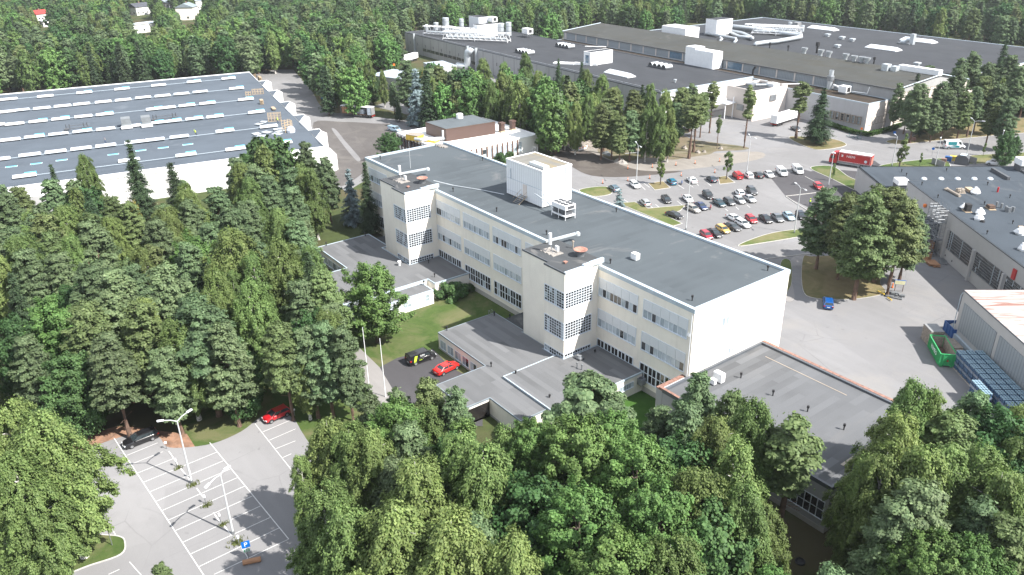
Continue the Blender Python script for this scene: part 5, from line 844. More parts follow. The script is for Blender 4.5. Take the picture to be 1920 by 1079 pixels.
cf(1259, 345, 'hatch', 'teal', 'bright blue small car right of the birch island', 'b', r1); cf(1297, 342, 'sedan', 'white', 'white saloon with shiny rear next to the scooter', 'b', r1)
cf(1334, 340, 'sedan', 'darkblue', 'dark blue saloon left of the island with the young birch', 'b', r1); cf(1382, 334, 'van', 'red', 'red van parked right of the young birch', 'b', r1, cat='van', s=0.9)
cf(1403, 333, 'hatch', 'white', 'white hatchback between the red van and a black saloon', 'b', r1); cf(1421, 332, 'sedan', 'black', 'black saloon between two white cars in the back row', 'b', r1)
cf(1441, 331, 'sedan', 'white', 'white saloon facing out beside the white vans', 'f', r1); cf(1465, 328, 'van', 'white', 'left of two white vans in the back row', 'f', r1, cat='van'); cf(1495, 324, 'van', 'white', 'right of two white vans, at the end of the back row', 'f', r1, cat='van')
r2 = (10, 9.5)
cf(1209, 384, 'wagon', 'silver', 'silver estate at the left end of the middle row by the lawn', 'b', r2); cf(1249, 379, 'hatch', 'black', 'black hatchback alone between two gaps', 'f', r2); cf(1289, 377, 'sedan', 'white', 'white saloon above the beige estate', 'f', r2)
cf(1327, 371, 'suv', 'black', 'black off-roader above the motorcycle', 'f', r2); cf(1386, 366, 'hatch', 'white', 'white hatchback parked nose away behind two silver cars', 'b', r2); cf(1409, 363, 'suv', 'darkgrey', 'dark grey off-roader at the top right of the middle cars', 'f', r2)
r3 = (12, 8)
cf(1299, 396, 'wagon', 'beige', 'beige-silver estate by the tip of the grass', 'f', (14, 7)); cf(1314, 391, 'sedan', 'navy', 'navy blue saloon between the beige estate and the motorcycle', 'f', r3); cf(1348, 385, 'sedan', 'tealdark', 'dark green-blue saloon right of the motorcycle', 'f', r3)
cf(1367, 383, 'hatch', 'darkgrey', 'dark grey hatchback second right of the motorcycle', 'f', r3); cf(1386, 380, 'hatch', 'silver', 'silver hatchback in front of the white one', 'f', r3); cf(1405, 377, 'sedan', 'silver', 'silver saloon at the right end of the middle row', 'f', r3)
cf(1264, 408, 'sedan', 'black', 'black saloon beside the dry grass corner next to the roof edge', 'b', (-15, -5))
cf(1324, 446, 'hatch', 'crimson', 'dark red car half hidden by the cream building roof edge', 'b', (-10, -8)); cf(1339, 442, 'sedan', 'black', 'black saloon between the dark red and the yellow car', 'f', (14, 8)); cf(1355, 435, 'hatch', 'yellow', 'yellow small car in the front row', 'f', (14, 8)); cf(1373, 430, 'sedan', 'darkgrey', 'dark saloon right of the yellow car', 'f', (15, 7))
cf(1392, 424, 'wagon', 'white', 'white estate in the front row left of the red hatchback', 'b', (-13, -7)); cf(1376, 414, 'sedan', 'white', 'white car almost hidden behind the white estate', 'b', (-12, -6))
cf(1408, 416, 'hatch', 'red', 'red hatchback in the front row', 'f', (11, 9)); cf(1435, 415, 'sedan', 'black', 'black car right of the red hatchback', 'f', (12, 9)); cf(1457, 413, 'sedan', 'grey', 'grey saloon between the black and the light blue car', 'f', (11, 9)); cf(1478, 410, 'sedan', 'lightblue', 'light blue saloon beside the twin-headed lamp post', 'f', (10, 9)); cf(1501, 409, 'hatch', 'black', 'black hatchback right of the light blue saloon', 'b', (-8, -9)); cf(1524, 404, 'hatch', 'red', 'red car partly under the big pines', 'b', (-8, -8))
cf(1534, 354, 'hatch', 'red', 'red hatchback alone on the dark new asphalt', 'b', (-10, -9), group=None)
car((1552, 573), (1551, 556), 'wagon', 'blue', 'bright blue estate alone in the sunny yard', group=None); car((265, 829), (239, 839), 'wagon', 'black', 'black estate with tinted windows in the near car park', group=None, z=0.06, s=1.03); car((519, 784), (499, 793), 'hatch', 'red', 'dark red hatchback at the corner of the near car park', group=None, z=0.06, s=1.0)
vv = car((790, 677), (818, 667), 'van', 'black', 'black van with green and white lettering by the flagpoles', cat='van', group=None, z=0.07)
car((838, 696), (870, 681), 'sedan', 'brightred', 'bright red saloon beside the annex wall', group=None, z=0.07)
def letters(par, s, size, loc, rot, mat, name='lettering', ext=0.005):
    cu = bpy.data.curves.new(name, 'FONT'); cu.body = s; cu.size = size; cu.extrude = ext; cu.align_x = 'CENTER'; cu.align_y = 'CENTER'
    o = bpy.data.objects.new(name, cu); COL.objects.link(o); bpy.context.view_layer.update(); me = bpy.data.meshes.new_from_object(o); bpy.data.objects.remove(o); me.materials.clear(); me.materials.append(M[mat])
    o = bpy.data.objects.new(name, me); COL.objects.link(o); o.parent = par; o.location = loc; o.rotation_euler = rot; return o
letters(vv, 'niemi' if 0 else 'SUN', 0.42, (-0.2, -0.93, 1.5), (R_(80), 0, 0), 'white_paint'); letters(vv, 'auto', 0.3, (-0.6, -1.012, 0.85), (R_(88), 0, 0), 'hi_vis')
q = MB(); q.face([(-1.9, -1.005, 0.6), (-1.5, -1.015, 0.6), (-1.1, -0.90, 1.7), (-1.6, -0.90, 1.7)]); q.build('decal', M['hi_vis'], vv)
car((2, 962), (-14, 968), 'hatch', 'white', 'white car cut off by the left edge of the photo', group=None, z=0.06, s=1.05); car((1291, 243), (1280, 241), 'hatch', 'white', 'white hatchback seen between the trunks behind the grove', group=None, z=0.03); car((1492, 245), (1501, 249), 'sedan', 'darkgrey', 'dark car hidden behind the pine by the white trailer', group=None, z=0.03)
wv = car((1788, 279), (1806, 279), 'bigvan', 'white', 'white delivery van with teal side driving on the road', cat='van', group=None, z=0.04, s=1.1); q = MB(); q.face([(-2.6, -1.01, .5), (1.0, -1.035, .5), (1.0, -1.03, 1.1), (0.3, -1.03, 1.15), (-0.6, -1.03, 1.15), (-1.6, -1.0, .9)]); q.face([(-2.0, -.985, 1.25), (0.2, -.98, 1.25), (0.2, -.90, 2.1), (-2.2, -.90, 2.1)]); q.build('decal', M['teal'], wv)
car((1866, 311), (1845, 308), 'van', 'white', 'white van parked by the verge above the grey roof', cat='van', group=None, z=0.06); car((740, 247), (756, 250), 'van', 'lightblue', 'pale blue van behind the white roofed block', cat='van', group=None, z=0.05)
# motorcycles
def moto(px, lab, cm):
    t = thing('motorcycle', lab, 'motorcycle', (*P2(*px), 0.05), R_(-50)); 
    for x in (-0.7, 0.7): q = MB(); q.tube([(x, -0.06, .32), (x, .06, .32)], 0.32, 14); q.build('wheel', M['rubber'], t)
    q = MB(); q.tube([(-0.75, 0, .75), (-0.1, 0, .8), (0.4, 0, .95), (0.55, 0, .6)], [0.10, .2, .18, .06], 8); q.tube([(-.1, 0, .4), (.3, 0, .4)], .2, 8); q.build('body', M[cm], t); q = MB(); q.tube([(.7, 0, .32), (.45, 0, 1.05)], .04, 6); q.tube([(.45, -.35, 1.08), (.45, .35, 1.08)], .025, 6); q.build('fork', M['metal'], t); MB().box(-.75, -.14, .78, -.1, .14, .88).build('seat', M['black'], t, bevel=.04)
moto((1278, 346), 'scooter with a bright blue cover in the back row', 'blue_paint'); moto((1332, 392), 'motorcycle with red tail between two parked saloons', 'crimson' if 0 else 'red_paint')
# red truck
a_, b_ = P2(1568, 306), P2(1612, 313); rz = math.atan2(a_[1]-b_[1], a_[0]-b_[0]); tk = thing('truck', 'red removal truck with white lettering turning by the lawn', 'truck', (*P2(1592, 311), 0.05), rz)
q = MB().box(-6.0, -1.27, 1.15, 3.1, 1.27, 3.9); q.build('cargo_box', M['red_paint'], tk, bevel=0.05); MB().box(-5.95, -1.22, 3.9, 3.05, 1.22, 3.96).build('cargo_roof', M['white_paint'], tk)
q = MB(); pr_ = [(3.35, .5), (5.5, .5), (5.55, 1.4), (5.3, 2.9), (4.6, 3.5), (3.35, 3.7)]; q.face([(x, -1.22, z) for x, z in pr_]); q.face([(x, 1.22, z) for x, z in pr_[::-1]])
for i in range(6): (x0, z0), (x1, z1) = pr_[i], pr_[(i+1) % 6]; q.face([(x0, 1.22, z0), (x0, -1.22, z0), (x1, -1.22, z1), (x1, 1.22, z1)][::-1])
cabo = q.build('cab', M['red_paint'], tk, bevel=.06); q = MB(); q.face([(5.565, -1.1, 1.6), (5.565, 1.1, 1.6), (5.34, 1.1, 2.8), (5.34, -1.1, 2.8)]); 
for s in (-1, 1): q.face([(x, s*1.26, z) for x, z in ((4.0, 1.7), (5.2, 1.7), (5.1, 2.6), (4.0, 2.6))][::-s])
q.build('window', M['car_glass'], cabo); q = MB(); q.box(-5.9, -1.0, .6, 5.2, 1.0, 1.1); q.box(-3.8, -1.2, .45, 2.6, -1.1, 1.0); q.box(-3.8, 1.1, .45, 2.6, 1.2, 1.0); q.build('chassis', M['galv'], tk)
for x in (4.4, -3.6, -4.9):
    for s in (-1, 1): q = MB(); q.tube([(x, s*1.2, .5), (x, s*.9, .5)], .5, 16); w_ = q.build('wheel', M['rubber'], tk); MB().tube([(x, s*1.215, .5), (x, s*1.2, .5)], .27, 12).build('rim', M['rim'], w_)
def rectline(par, y, s, x0, x1, z0, z1, w_=.07): 
    q = MB(); ya, yb = (y, y+s*.015) if s > 0 else (y-.015, y)
    q.box(x0, ya, z0, x1, yb, z0+w_); q.box(x0, ya, z1-w_, x1, yb, z1); q.box(x0, ya, z0+w_, x0+w_, yb, z1-w_); q.box(x1-w_, ya, z0+w_, x1, yb, z1-w_); q.build('trim', M['white_paint'], par)
for s in (1, -1):
    rectline(tk, s*1.275, s, -5.8, 2.95, 1.25, 3.75)
    rr_ = (R_(90), 0, R_(180)) if s > 0 else (R_(90), 0, 0)
    letters(tk, 'NIEMI', .95, (-0.4+0*s, s*1.285, 2.85), rr_, 'white_paint'); q = MB(); xx = 2.0 if s > 0 else -3.1
    q.box(xx-.28, s*1.285-.01, 2.6, xx+.28, s*1.285+.01, 2.75); q.box(xx-.28, s*1.285-.01, 2.82, xx+.05, s*1.285+.01, 3.2); q.box(xx+.1, s*1.285-.01, 2.95, xx+.28, s*1.285+.01, 3.2); q.build('logo', M['white_paint'], tk)
    q = MB(); q.face([(-4.6+.42*math.cos(a), s*1.292, 2.1+.42*math.sin(a)) for a in np.linspace(0, 2*math.pi, 14, endpoint=False)][::-s]); q.build('badge', M['panel_white'], tk)
q = MB().box(-6.02, -.9, 1.3, -6.005, .9, 3.3); q.build('rear_shutter', M['rust'], tk)
# trailers
def trailer(px0, px1, z, h, bodymat, lab, open_=False, wl=13.2, cabc=None):
    a_, b_ = P2(*px0), P2(*px1); rz = math.atan2(b_[1]-a_[1], b_[0]-a_[0]); t = thing('trailer', lab, 'trailer', ((a_[0]+b_[0])/2, (a_[1]+b_[1])/2, z), rz); Lh = wl/2
    if not open_: MB().box(-Lh, -1.25, 1.15, Lh, 1.25, h).build('cargo_box', M[bodymat], t, bevel=.05)
    else:
        MB().box(-Lh, -1.3, h-.18, Lh, 1.3, h).build('roof', M['white_paint'], t); MB().box(-Lh, -1.25, 1.1, Lh, 1.25, 1.3).build('floor', M['brown_dark'], t); MB().box(-Lh, 1.2, 1.3, Lh, 1.25, h-.18).build('far_curtain', M['mid_grey'], t); MB().box(Lh-.06, -1.25, 1.3, Lh, 1.25, h-.18).build('rear_door', M['mid_grey'], t)
        q = MB(); [q.box(x, -1.25, 1.3, x+.12, -1.15, h-.18) for x in (-Lh, -2.2, 1.6, Lh-.2)]; q.build('post', M['galv'], t); MB().box(Lh-1.7, -1.28, 1.3, Lh-.3, -1.16, h-.2).build('curtain', M['curtain'], t)
        q = MB()
        for i in range(4):
            for j in range(4): q.box(-Lh+.3+i*1.15, -1.0, 1.35+j*.55, -Lh+1.3+i*1.15, .8, 1.8+j*.55)
        q.build('pallet_load', M['wood_ply'], t); q = MB(); [q.box(x, -.7, 1.35, x+1.6, .8, 3.0) for x in (-.9, 1.3)]; q.build('caged_load', M['curtain'], t)
    q = MB(); q.box(-Lh+.5, -.5, .75, Lh-.2, .5, 1.12); q.box(-.8, -1.2, .45, 1.6, -1.1, .95); q.build('chassis', M['dark_grey'], t)
    for x in (Lh-4.0, Lh-2.8, Lh-1.6):
        for s in (-1, 1): MB().tube([(x, s*1.2, .48), (x, s*.85, .48)], .48, 14).build('wheel', M['rubber'], t)
    q = MB(); q.box(Lh-.02, -1.2, .7, Lh+.06, 1.2, .95); q.build('rear_light_bar', M['tail_light'], t)
    return t
trailer((642, 217), (702, 222), .03, 4.1, '', 'open sided trailer with brown crates on the west road', open_=True); trailer((1500, 222), (1436, 242), .03, 3.9, 'white_paint', 'white box trailer backed towards the beige block'); trailer((925, 182), (866, 198), .03, 3.9, 'tarp_blue', 'blue curtain trailer half hidden by pines near the grove')
t = trailer((752, 121), (783, 112), .03, 3.8, 'white_paint', 'white box trailer by the far corner of the factory wall')
MB().box(-6.5, -1.2, 3.92, 6.5, 1.2, 3.98).build('cargo_roof', M['tan'], [o for o in COL.objects if o.get('label', '').startswith('blue curtain')][0])
# skips, timber, bottle pallets
def on(O, rz): return frm(O, rz)
ra = math.atan2(47.2-42.3, 11.4-15.8)
sk = thing('skip', 'open green metal skip with white lettering, empty and rusty inside', 'skip', (14.5, 45.8, 0.03), ra); Ls, Ws, Hs = 6.4, 2.4, 2.4
q = MB(); q.box(-Ls/2, -Ws/2, .25, Ls/2, -Ws/2+.08, Hs); q.box(-Ls/2, Ws/2-.08, .25, Ls/2, Ws/2, Hs); q.box(-Ls/2, -Ws/2+.08, .25, -Ls/2+.08, Ws/2-.08, Hs); q.box(Ls/2-.08, -Ws/2+.08, .25, Ls/2, Ws/2-.08, Hs)
q.build('side', M['green_paint'], sk); MB().box(-Ls/2+.08, -Ws/2+.08, .25, Ls/2-.08, Ws/2-.08, .35).build('floor', M['brown_dark'], sk)
q = MB(); q.box(-Ls/2+.085, Ws/2-.10, .36, Ls/2-.085, Ws/2-.083, Hs-.1); q.box(-Ls/2+.085, -Ws/2+.083, .36, Ls/2-.085, -Ws/2+.10, Hs-.1); q.box(Ls/2-.1, -1, .36, Ls/2-.083, 1, Hs-.15); q.build('lining', M['wood_grey'], sk)
q = MB()
for k in range(13):
    x = -Ls/2+.15+k*.5; q.box(x, -Ws/2-.1, .25, x+.12, -Ws/2, Hs-.12); q.box(x, Ws/2, .25, x+.12, Ws/2+.1, Hs-.12)
for y in (-.7, .6): q.box(Ls/2, y, 0, Ls/2+.1, y+.12, Hs-.1); q.box(-Ls/2-.1, y, 0, -Ls/2, y+.12, Hs-.1)
for s in (-1, 1): q.box(-Ls/2-.08, s*Ws/2-.07, Hs-.1, Ls/2+.08, s*Ws/2+.07, Hs+.02)
q.box(-Ls/2-.08, -1.1, Hs-.1, -Ls/2+.06, 1.1, Hs+.02); q.box(Ls/2-.06, -1.1, Hs-.1, Ls/2+.08, 1.1, Hs+.02); q.tube([(-Ls/2-.12, -.35, .9), (-Ls/2-.12, -.35, 1.4), (-Ls/2-.12, 0, 1.8), (-Ls/2-.12, .35, 1.4), (-Ls/2-.12, .35, .9)], .05, 5); q.box(-Ls/2, -1, 0, Ls/2, -.8, .24); q.box(-Ls/2, .8, 0, Ls/2, 1, .24)
q.build('rib', M['green_paint'], sk); MB().tube([(-Ls/2-.13, 0, 1.2), (-Ls/2-.02, 0, 1.2)], .14, 10).build('marker', M['red_paint'], sk)
letters(sk, 'REMEO', .95, (-.2, Ws/2+.115, 1.45), (R_(90), 0, R_(180)), 'white_paint')
bs = thing('skip', 'small blue skip full of pale rubble at the corner of the storage hall', 'skip', (*P2(1789, 628), 0.03), RUR); q = MB(); q.box(-1.8, -1.2, .1, 1.8, -1.1, 1.9); q.box(-1.8, 1.1, .1, 1.8, 1.2, 1.9); q.box(-1.8, -1.1, .1, -1.7, 1.1, 1.9); q.box(1.7, -1.1, .1, 1.8, 1.1, 1.9); [q.box(x, -1.3, .1, x+.12, -1.2, 1.8) for x in (-1.6, -.6, .4, 1.4)]; q.build('side', M['blue_paint'], bs)
def heap(name, lab, cat, loc, rx, ry, h, mat, seed=1, n=16, rz=0, par=None):
    q = MB(); rg = random.Random(seed); nr = 5; 
    for i in range(nr+1):
        for k in range(n):
            w_ = 2*math.pi*k/n; rr = 1-i/nr; f = 1+rg.uniform(-.16, .16); q.v.append((rx*rr*f*math.cos(w_), ry*rr*f*math.sin(w_), h*(1-rr**1.7)*(1+rg.uniform(-.22, .22)) if i else -.02))
    for i in range(nr):
        for k in range(n): q.f.append((i*n+k, i*n+(k+1) % n, (i+1)*n+(k+1) % n, (i+1)*n+k)); q.m.append(0)
    o = q.build(name, M[mat], par, loc=loc, rz=rz)
    if not par: tag(o, lab, cat)
    return o
heap('rubble', '', '', (0, 0, 1.3), 1.6, 1.0, .6, 'concrete', 3, par=bs)
tb = thing('timber_stack', 'neat stack of weathered grey boards between the green and blue skips', 'timber', (*P2(1745, 642), 0.03), RUR); q = MB(); [q.box(-1.5+.05*(k % 3), -1.1, .05+k*.27, 1.5+.05*(k % 2), 1.1, .25+k*.27) for k in range(10)]; q.build('board_layer', M['wood_grey'], tb); MB().box(-1.45, -1.05, 2.75, 1.5, 1.1, 2.8).build('top_board', M['mid_grey'], tb)
tb = thing('timber_stack', 'loose pile of brown boards between the green skip and the storage hall wall', 'timber', RUF(4.0, -1.9, 0.02), RUR); q = MB(); rg = random.Random(8); [q.box(a, -.9+rg.random()*.5, .05+k*.14, a+3.4, .5+rg.random()*.3, .17+k*.14) for k, a in enumerate([rg.uniform(-2.4, 2.0) for _ in range(8)])]; q.build('board', M['wood_grey'], tb)
# pallets of blue water bottles, shrink wrapped: one prototype, then copies
bp = thing('bottle_pallet', 'tall shrink wrapped pallet of blue water bottles lined up along the storage hall', 'pallet', (0, 0, 0), RUR, 'bottle pallets beside the storage hall')
q = MB(); bh_ = MB(); n_ = 3
for i in range(3):
    for j in range(3):
        x, y = -.42+i*.42, -.42+j*.42; pr_ = []
        for k in range(6): z0 = .16+k*.5; pr_ += [(.19, z0), (.205, z0+.06), (.205, z0+.34), (.15, z0+.42), (.10, z0+.47)]
        q.lathe(pr_+[(.10, 3.14)], 8, (x, y, 0)); bh_.lathe([(.205, 3.0), (.205, 3.12), (.10, 3.16), (0, 3.16)], 8, (x, y, 0))
q.build('bottle_column', M['bottle_blue'], bp); bh_.build('bottle_top', M['bottle_cap'], bp); q = MB(); q.box(-.62, -.62, 0, .62, .62, .14); q.build('pallet', M['wood_grey'], bp)
q = MB(); [q.face([(a, b, .6+d), (c, d2, .6+d), (c, d2, 1.0+d), (a, b, 1.0+d)]) for a, b, c, d2 in ((-.645, -.645, .645, -.645), (.645, -.645, .645, .645), (-.645, .645, -.645, -.645)) for d in (.2, 1.5)]; q.build('wrap', M['bottle_wrap'], bp)
first = True
for i in range(11):
    for j in range(3):
        lx = 10.6+i*1.46; ly = -1.15-j*1.44
        o = bp if first else copy_tree(bp); first = False; o.location = RUF(lx, ly, 0.03)
o = copy_tree(bp); o.location = RUF(9.2, -3.9, 0.03); o.scale = (1, 1, 0.42); o['label'] = 'short half pallet of blue bottles in front of the long row'; del o['group']
for i in range(3): o = copy_tree(bp); o.location = RUF(19.5+i*1.36, -6.0, 0.03)
sg = MB(); sg.prism([RUF(8.5, -4.7)[:2], RUF(27, -4.7)[:2], RUF(27, -.5)[:2], RUF(8.5, -.5)[:2]], .0, .05); structure('paving', sg, M['concrete'])
q = MB(); q.tube([RUF(6.2, -3.3, .25), RUF(7.0, -3.0, .25), RUF(7.2, -2.2, .25), RUF(6.4, -2.0, .25)], .14, 8); tag(q.build('rubber_hose', M['rubber']), 'black rubber ring lying between the skip and the bottle pallets', 'hose')
# crates and boards by the scaffold
def ply(p, rz, w_, l_, h_, lab): t = thing('wood_crate', lab, 'wooden crate', p, rz); MB().box(0, 0, 0, .06, l_, h_).box(w_-.06, 0, 0, w_, l_, h_).box(.06, 0, 0, w_-.06, .06, h_).box(.06, l_-.06, 0, w_-.06, l_, h_).build('side', M['wood_ply'], t); MB().box(.06, .06, 0, w_-.06, l_-.06, .1).build('floor', M['wood_grey'], t)
ply(RF(16.0, -3.4, .03), RR, 4.2, 2.4, 2.5, 'large brown plywood box at the foot of the scaffold'); q = MB().box(-1.1, -.05, 0, 1.1, .05, 1.5).box(1.1, -.05, 0, 1.2, 1.2, 1.5); single('plywood_sheet', q, M['wood_ply'], 'smaller plywood screen left of the big plywood box', 'plywood', P(1729, 486, .03), RR+R_(30))
q = MB(); rg = random.Random(4); [q.box(rg.uniform(-1.8, 0), rg.uniform(-1, .8), .04+k*.07, rg.uniform(.6, 2.2), rg.uniform(-.5, 1.2)+.3, .09+k*.07) for k in range(7)]; single('board_pile', q, M['wood_ply'], 'flat pile of boards lying in the shade before the plywood box', 'boards', P(1745, 495, .03), RR)
q = MB(); [q.box(-1.8, -.7+k*.3, .04, 1.8, -.45+k*.3, .2) for k in range(5)]; single('scaffold_plank', q, M['galv'], 'grey scaffold planks on the ground beside the workshop wall', 'planks', P(1768, 491, .03), RR+R_(-20))
# scaffold stair
sc = thing('scaffold', 'tall grey scaffold stair tower against the workshop wall', 'scaffold', RF(17.5, -1.6, 0.03), RR)
q = MB(); n_ = 6
for x in (0, 1.6, 3.2, 4.8):
    for y in (-.9, .9): q.tube([(x, y, 0), (x, y, 11.2)], .05, 5)
for k in range(1, 12):
    for y in (-.9, .9): q.tube([(0, y, k*.95), (4.8, y, k*.95)], .035, 4)
    for x in (0, 1.6, 3.2, 4.8): q.tube([(x, -.9, k*.95), (x, .9, k*.95)], .035, 4)
q.build('frame', M['galv'], sc); q = MB()
for k in range(5):
    a, b = (0.2, 4.6) if k % 2 else (4.6, .2); q.tube([(a, -.4, k*1.95+.1), (b, -.4, k*1.95+2.0)], .06, 4); q.tube([(a, .4, k*1.95+.1), (b, .4, k*1.95+2.0)], .06, 4)
    for j in range(8): x = a+(b-a)*(j+.5)/8; z_ = k*1.95+.1+1.9*(j+.5)/8; q.box(x-.12, -.4, z_, x+.12, .4, z_+.04)
    q.box(b-.4, -.85, k*1.95+2.0, b+.4, .85, k*1.95+2.06)
q.build('stair', M['galv'], sc); q = MB()
for k in range(3): q.tube([(0, -.95, k*3.6), (4.8, -.95, k*3.6+3.6)], .035, 4); q.tube([(4.8, .95, k*3.6), (0, .95, k*3.6+3.6)], .035, 4)
q.build('brace', M['galv'], sc)
sc = thing('scaffold', 'second lower scaffold bay between the dark wall and the plywood box', 'scaffold', RF(12.6, -1.9, 0.03), RR); q = MB()
for x in (0, 1.5, 3.0, 4.5):
    for y in (-.9, .9): q.tube([(x, y, 0), (x, y, 6.5)], .05, 5)
for k in range(1, 7):
    for y in (-.9, .9): q.tube([(0, y, k*1.05), (4.5, y, k*1.05)], .035, 4)
    for x in (0, 1.5, 3.0, 4.5): q.tube([(x, -.9, k*1.05), (x, .9, k*1.05)], .035, 4)
for k in range(3): q.tube([(k*1.5, -.92, 0), (k*1.5+1.5, -.92, 3)], .035, 4); q.tube([(k*1.5+1.5, -.92, 3), (k*1.5, -.92, 6)], .035, 4)
q.build('frame', M['galv'], sc); MB().box(0, -.85, 2.1, 4.5, .85, 2.16).box(0, -.85, 4.2, 4.5, .85, 4.26).build('deck', M['galv'], sc)
q = MB().lathe([(0, -.5), (.35, -.2), (.4, .3), (0, .55)], 8); 
lt = thing('wall_lamp', 'orange warning light on the dark workshop wall', 'warning light', RF(11.0, -.3, 7.6), RR); q.build('lens', M['orange'], lt); MB().box(-.1, 0, -.1, .1, .3, .1).build('bracket', M['dark_grey'], lt)
# ------------------------------------------------------------------ lamps, poles, signs
def lamp(base, h, heads, lab, r=0.09, arm=1.5, drop=0.0, name='street_lamp'):
    t = thing(name, lab, 'street lamp', (*P2(*base), 0.03)); MB().tube([(0, 0, 0), (0, 0, h)], r*1.5, 8, r2=r*.8).build('pole', M['pole'], t)
    for hx in heads:
        tg = P(hx[0], hx[1], h); dx, dy = tg[0]-t.location.x, tg[1]-t.location.y; l = math.hypot(dx, dy) or 1; l2 = min(max(l, .8), 2.4); dx, dy = dx/l*l2, dy/l*l2
        a = MB().tube([(0, 0, h-.05), (dx*.4, dy*.4, h+.25), (dx, dy, h+.35)], r*.6, 6).build('arm', M['pole'], t); rz = math.atan2(dy, dx)
        q = MB(); q.prism([(-.35, -.14), (.45, -.18), (.55, 0), (.45, .18), (-.35, .14)], 0, .16); o = q.build('lamp_head', M['lamp_head'], a, bevel=.03); o.location = (dx, dy, h+.28); o.rotation_euler = (0, 0, rz)
    MB().tube([(0, 0, 0), (0, 0, .5)], r*2.0, 8).build('base', M['galv'], t); return t
lamp((359.8, 906.6), 9.9, [(303, 794), (355, 776)], 'twin-armed white lamp post in the near car park, farther one', .10); lamp((437.5, 1002), 9.0, [(388, 918), (426, 883)], 'twin-armed white lamp post in the near car park, nearer one with its parking sign', .10)
lamp((1489, 438), 10.9, [(1487, 344), (1512, 361)], 'twin-headed lamp post on the grass verge right of the car rows'); lamp((1286, 432), 11.3, [(1295, 336)], 'tall thin lamp post rising behind the roof edge in front of the beige estate')
lamp((1193, 343), 10.4, [(1191, 268), (1203, 280)], 'twin-headed lamp post at the back of the white estate'); lamp((1400, 324), 10.0, [(1400, 250), (1416, 262)], 'twin-headed lamp post by the road below the single thin pine')
lamp((1812, 293), 10.4, [(1815, 221), (1843, 230)], 'tall twin-headed lamp post beside the white and teal van'); lamp((590, 166), 9.6, [(576, 122)], 'lamp post on the west road nearest the far bend'); lamp((640, 195), 9.6, [(627, 147)], 'lamp post behind the open sided trailer')
lamp((1553, 350), 9.5, [(1556, 296), (1568, 301)], 'lamp post in the lawn below the red truck'); lamp((1672, 312), 8.5, [(1678, 255)], 'thin lamp post left of the thin birch on the road verge'); lamp((1753, 312), 8.5, [(1761, 268)], 'thin lamp post in front of the green bin enclosure'); lamp((1870, 294), 8.0, [(1880, 262)], 'thin lamp post behind the parked white van')
for x, y, t_ in ((185, 52, 30), (218, 50, 40), (324, 44, 16)): lamp((x, y), 11, [(x-6, t_-3)], 'far street lamp in the suburb beyond the wood, %s' % {185: 'leftmost', 218: 'middle', 324: 'rightmost beside the grey roofed house'}[x])
lamp((1660, 58), 9, [(1656, 38)], 'distant lamp post standing out of the wood behind the far factory roof')
q = MB().tube([(0, 0, 0), (0, 0, 5.4)], .05, 6); q.box(-.1, -.1, 5.3, .5, .1, 5.5); single('lamp_post', q, M['galv'], 'short grey bollard lamp by the kerb left of the near car park', 'street lamp', (*P2(211, 1024), .1))
for b, l in (((691.5, 722), 'left of two bare white flagpoles by the path'), ((723, 745), 'right of two bare white flagpoles by the path')):
    t = thing('flagpole', l, 'flagpole', (*P2(*b), .05)); MB().tube([(0, 0, 0), (0, 0, 10.2)], .09, 8, r2=.05).build('pole', M['white_paint'], t); MB().lathe([(0, 10.2), (.10, 10.3), (0, 10.42)], 8).build('finial', M['metal'], t)
def sign(px, h, shape, mat, lab, s=.6, rz=None, post='galv', cat='sign'):
    b = P2(*px); rz = rz if rz is not None else math.atan2(CAM[1]-b[1], CAM[0]-b[0])+math.pi/2; t = thing('road_sign', lab, cat, (*b, .05), rz); MB().tube([(0, .05, 0), (0, .05, h)], .04, 6).build('post', M[post], t)
    q = MB()
    if shape == 'rect': q.box(-s/2, -.03, h-s, s/2, .0, h)
    else: q.tube([(0, -.03, h-s/2), (0, .0, h-s/2)], s/2, 14)
    q.build('plate', M[mat], t); return t
ps = sign((466, 1048), 2.6, 'rect', 'blue_sign', 'blue parking sign with small plate below at the near end of the stalls', .95); letters(ps, 'P', .8, (0, -.045, 2.13), (R_(90), 0, 0), 'white_paint'); q = MB(); q.box(-.4, -.03, 1.0, .4, 0, 1.55); q.build('sub_plate', M['panel_white'], ps); q = MB(); [q.box(-.33+.25*i, -.045, 1.08+.22*j, -.18+.25*i, -.03, 1.22+.22*j) for i in range(3) for j in range(2)]; q.build('symbol', M['green_paint'], ps)
for px, mat, lab in (((1675, 262), 'blue_sign', 'blue sign by the foot of a pine near the office corner'), ((1741, 258), 'blue_sign', 'blue sign among the trees behind the road'), ((1747, 293), 'blue_sign', 'blue round sign on a pole beside the white and teal van'), ((475, 138), 'blue_sign', 'left blue sign at the far end of the west road'), ((481, 136), 'blue_sign', 'right blue sign at the far end of the west road'), ((605, 195), 'blue_sign', 'blue sign on the bank right of the west road')): sign(px, 2.6, 'round' if '1747' in str(px) else 'rect', mat, lab, .8)
sign((512, 137), 2.8, 'round', 'white_paint', 'round white sign at the far end of the west road', .8); sign((1613, 257), 3.0, 'rect', 'orange', 'orange sign at the hedge corner of the white office block', .7); sign((740, 138), 4.5, 'rect', 'orange', 'orange sign beside the giant silver duct', 1.0)
def bollard(px, lab): t = thing('heater_post', lab, 'power post', (*P2(*px), .05)); MB().tube([(0, 0, 0), (0, 0, 1.1)], .05, 6).build('post', M['galv'], t); MB().box(-.16, -.1, 1.0, .16, .1, 1.35).build('box', M['white_paint'], t, bevel=.02)
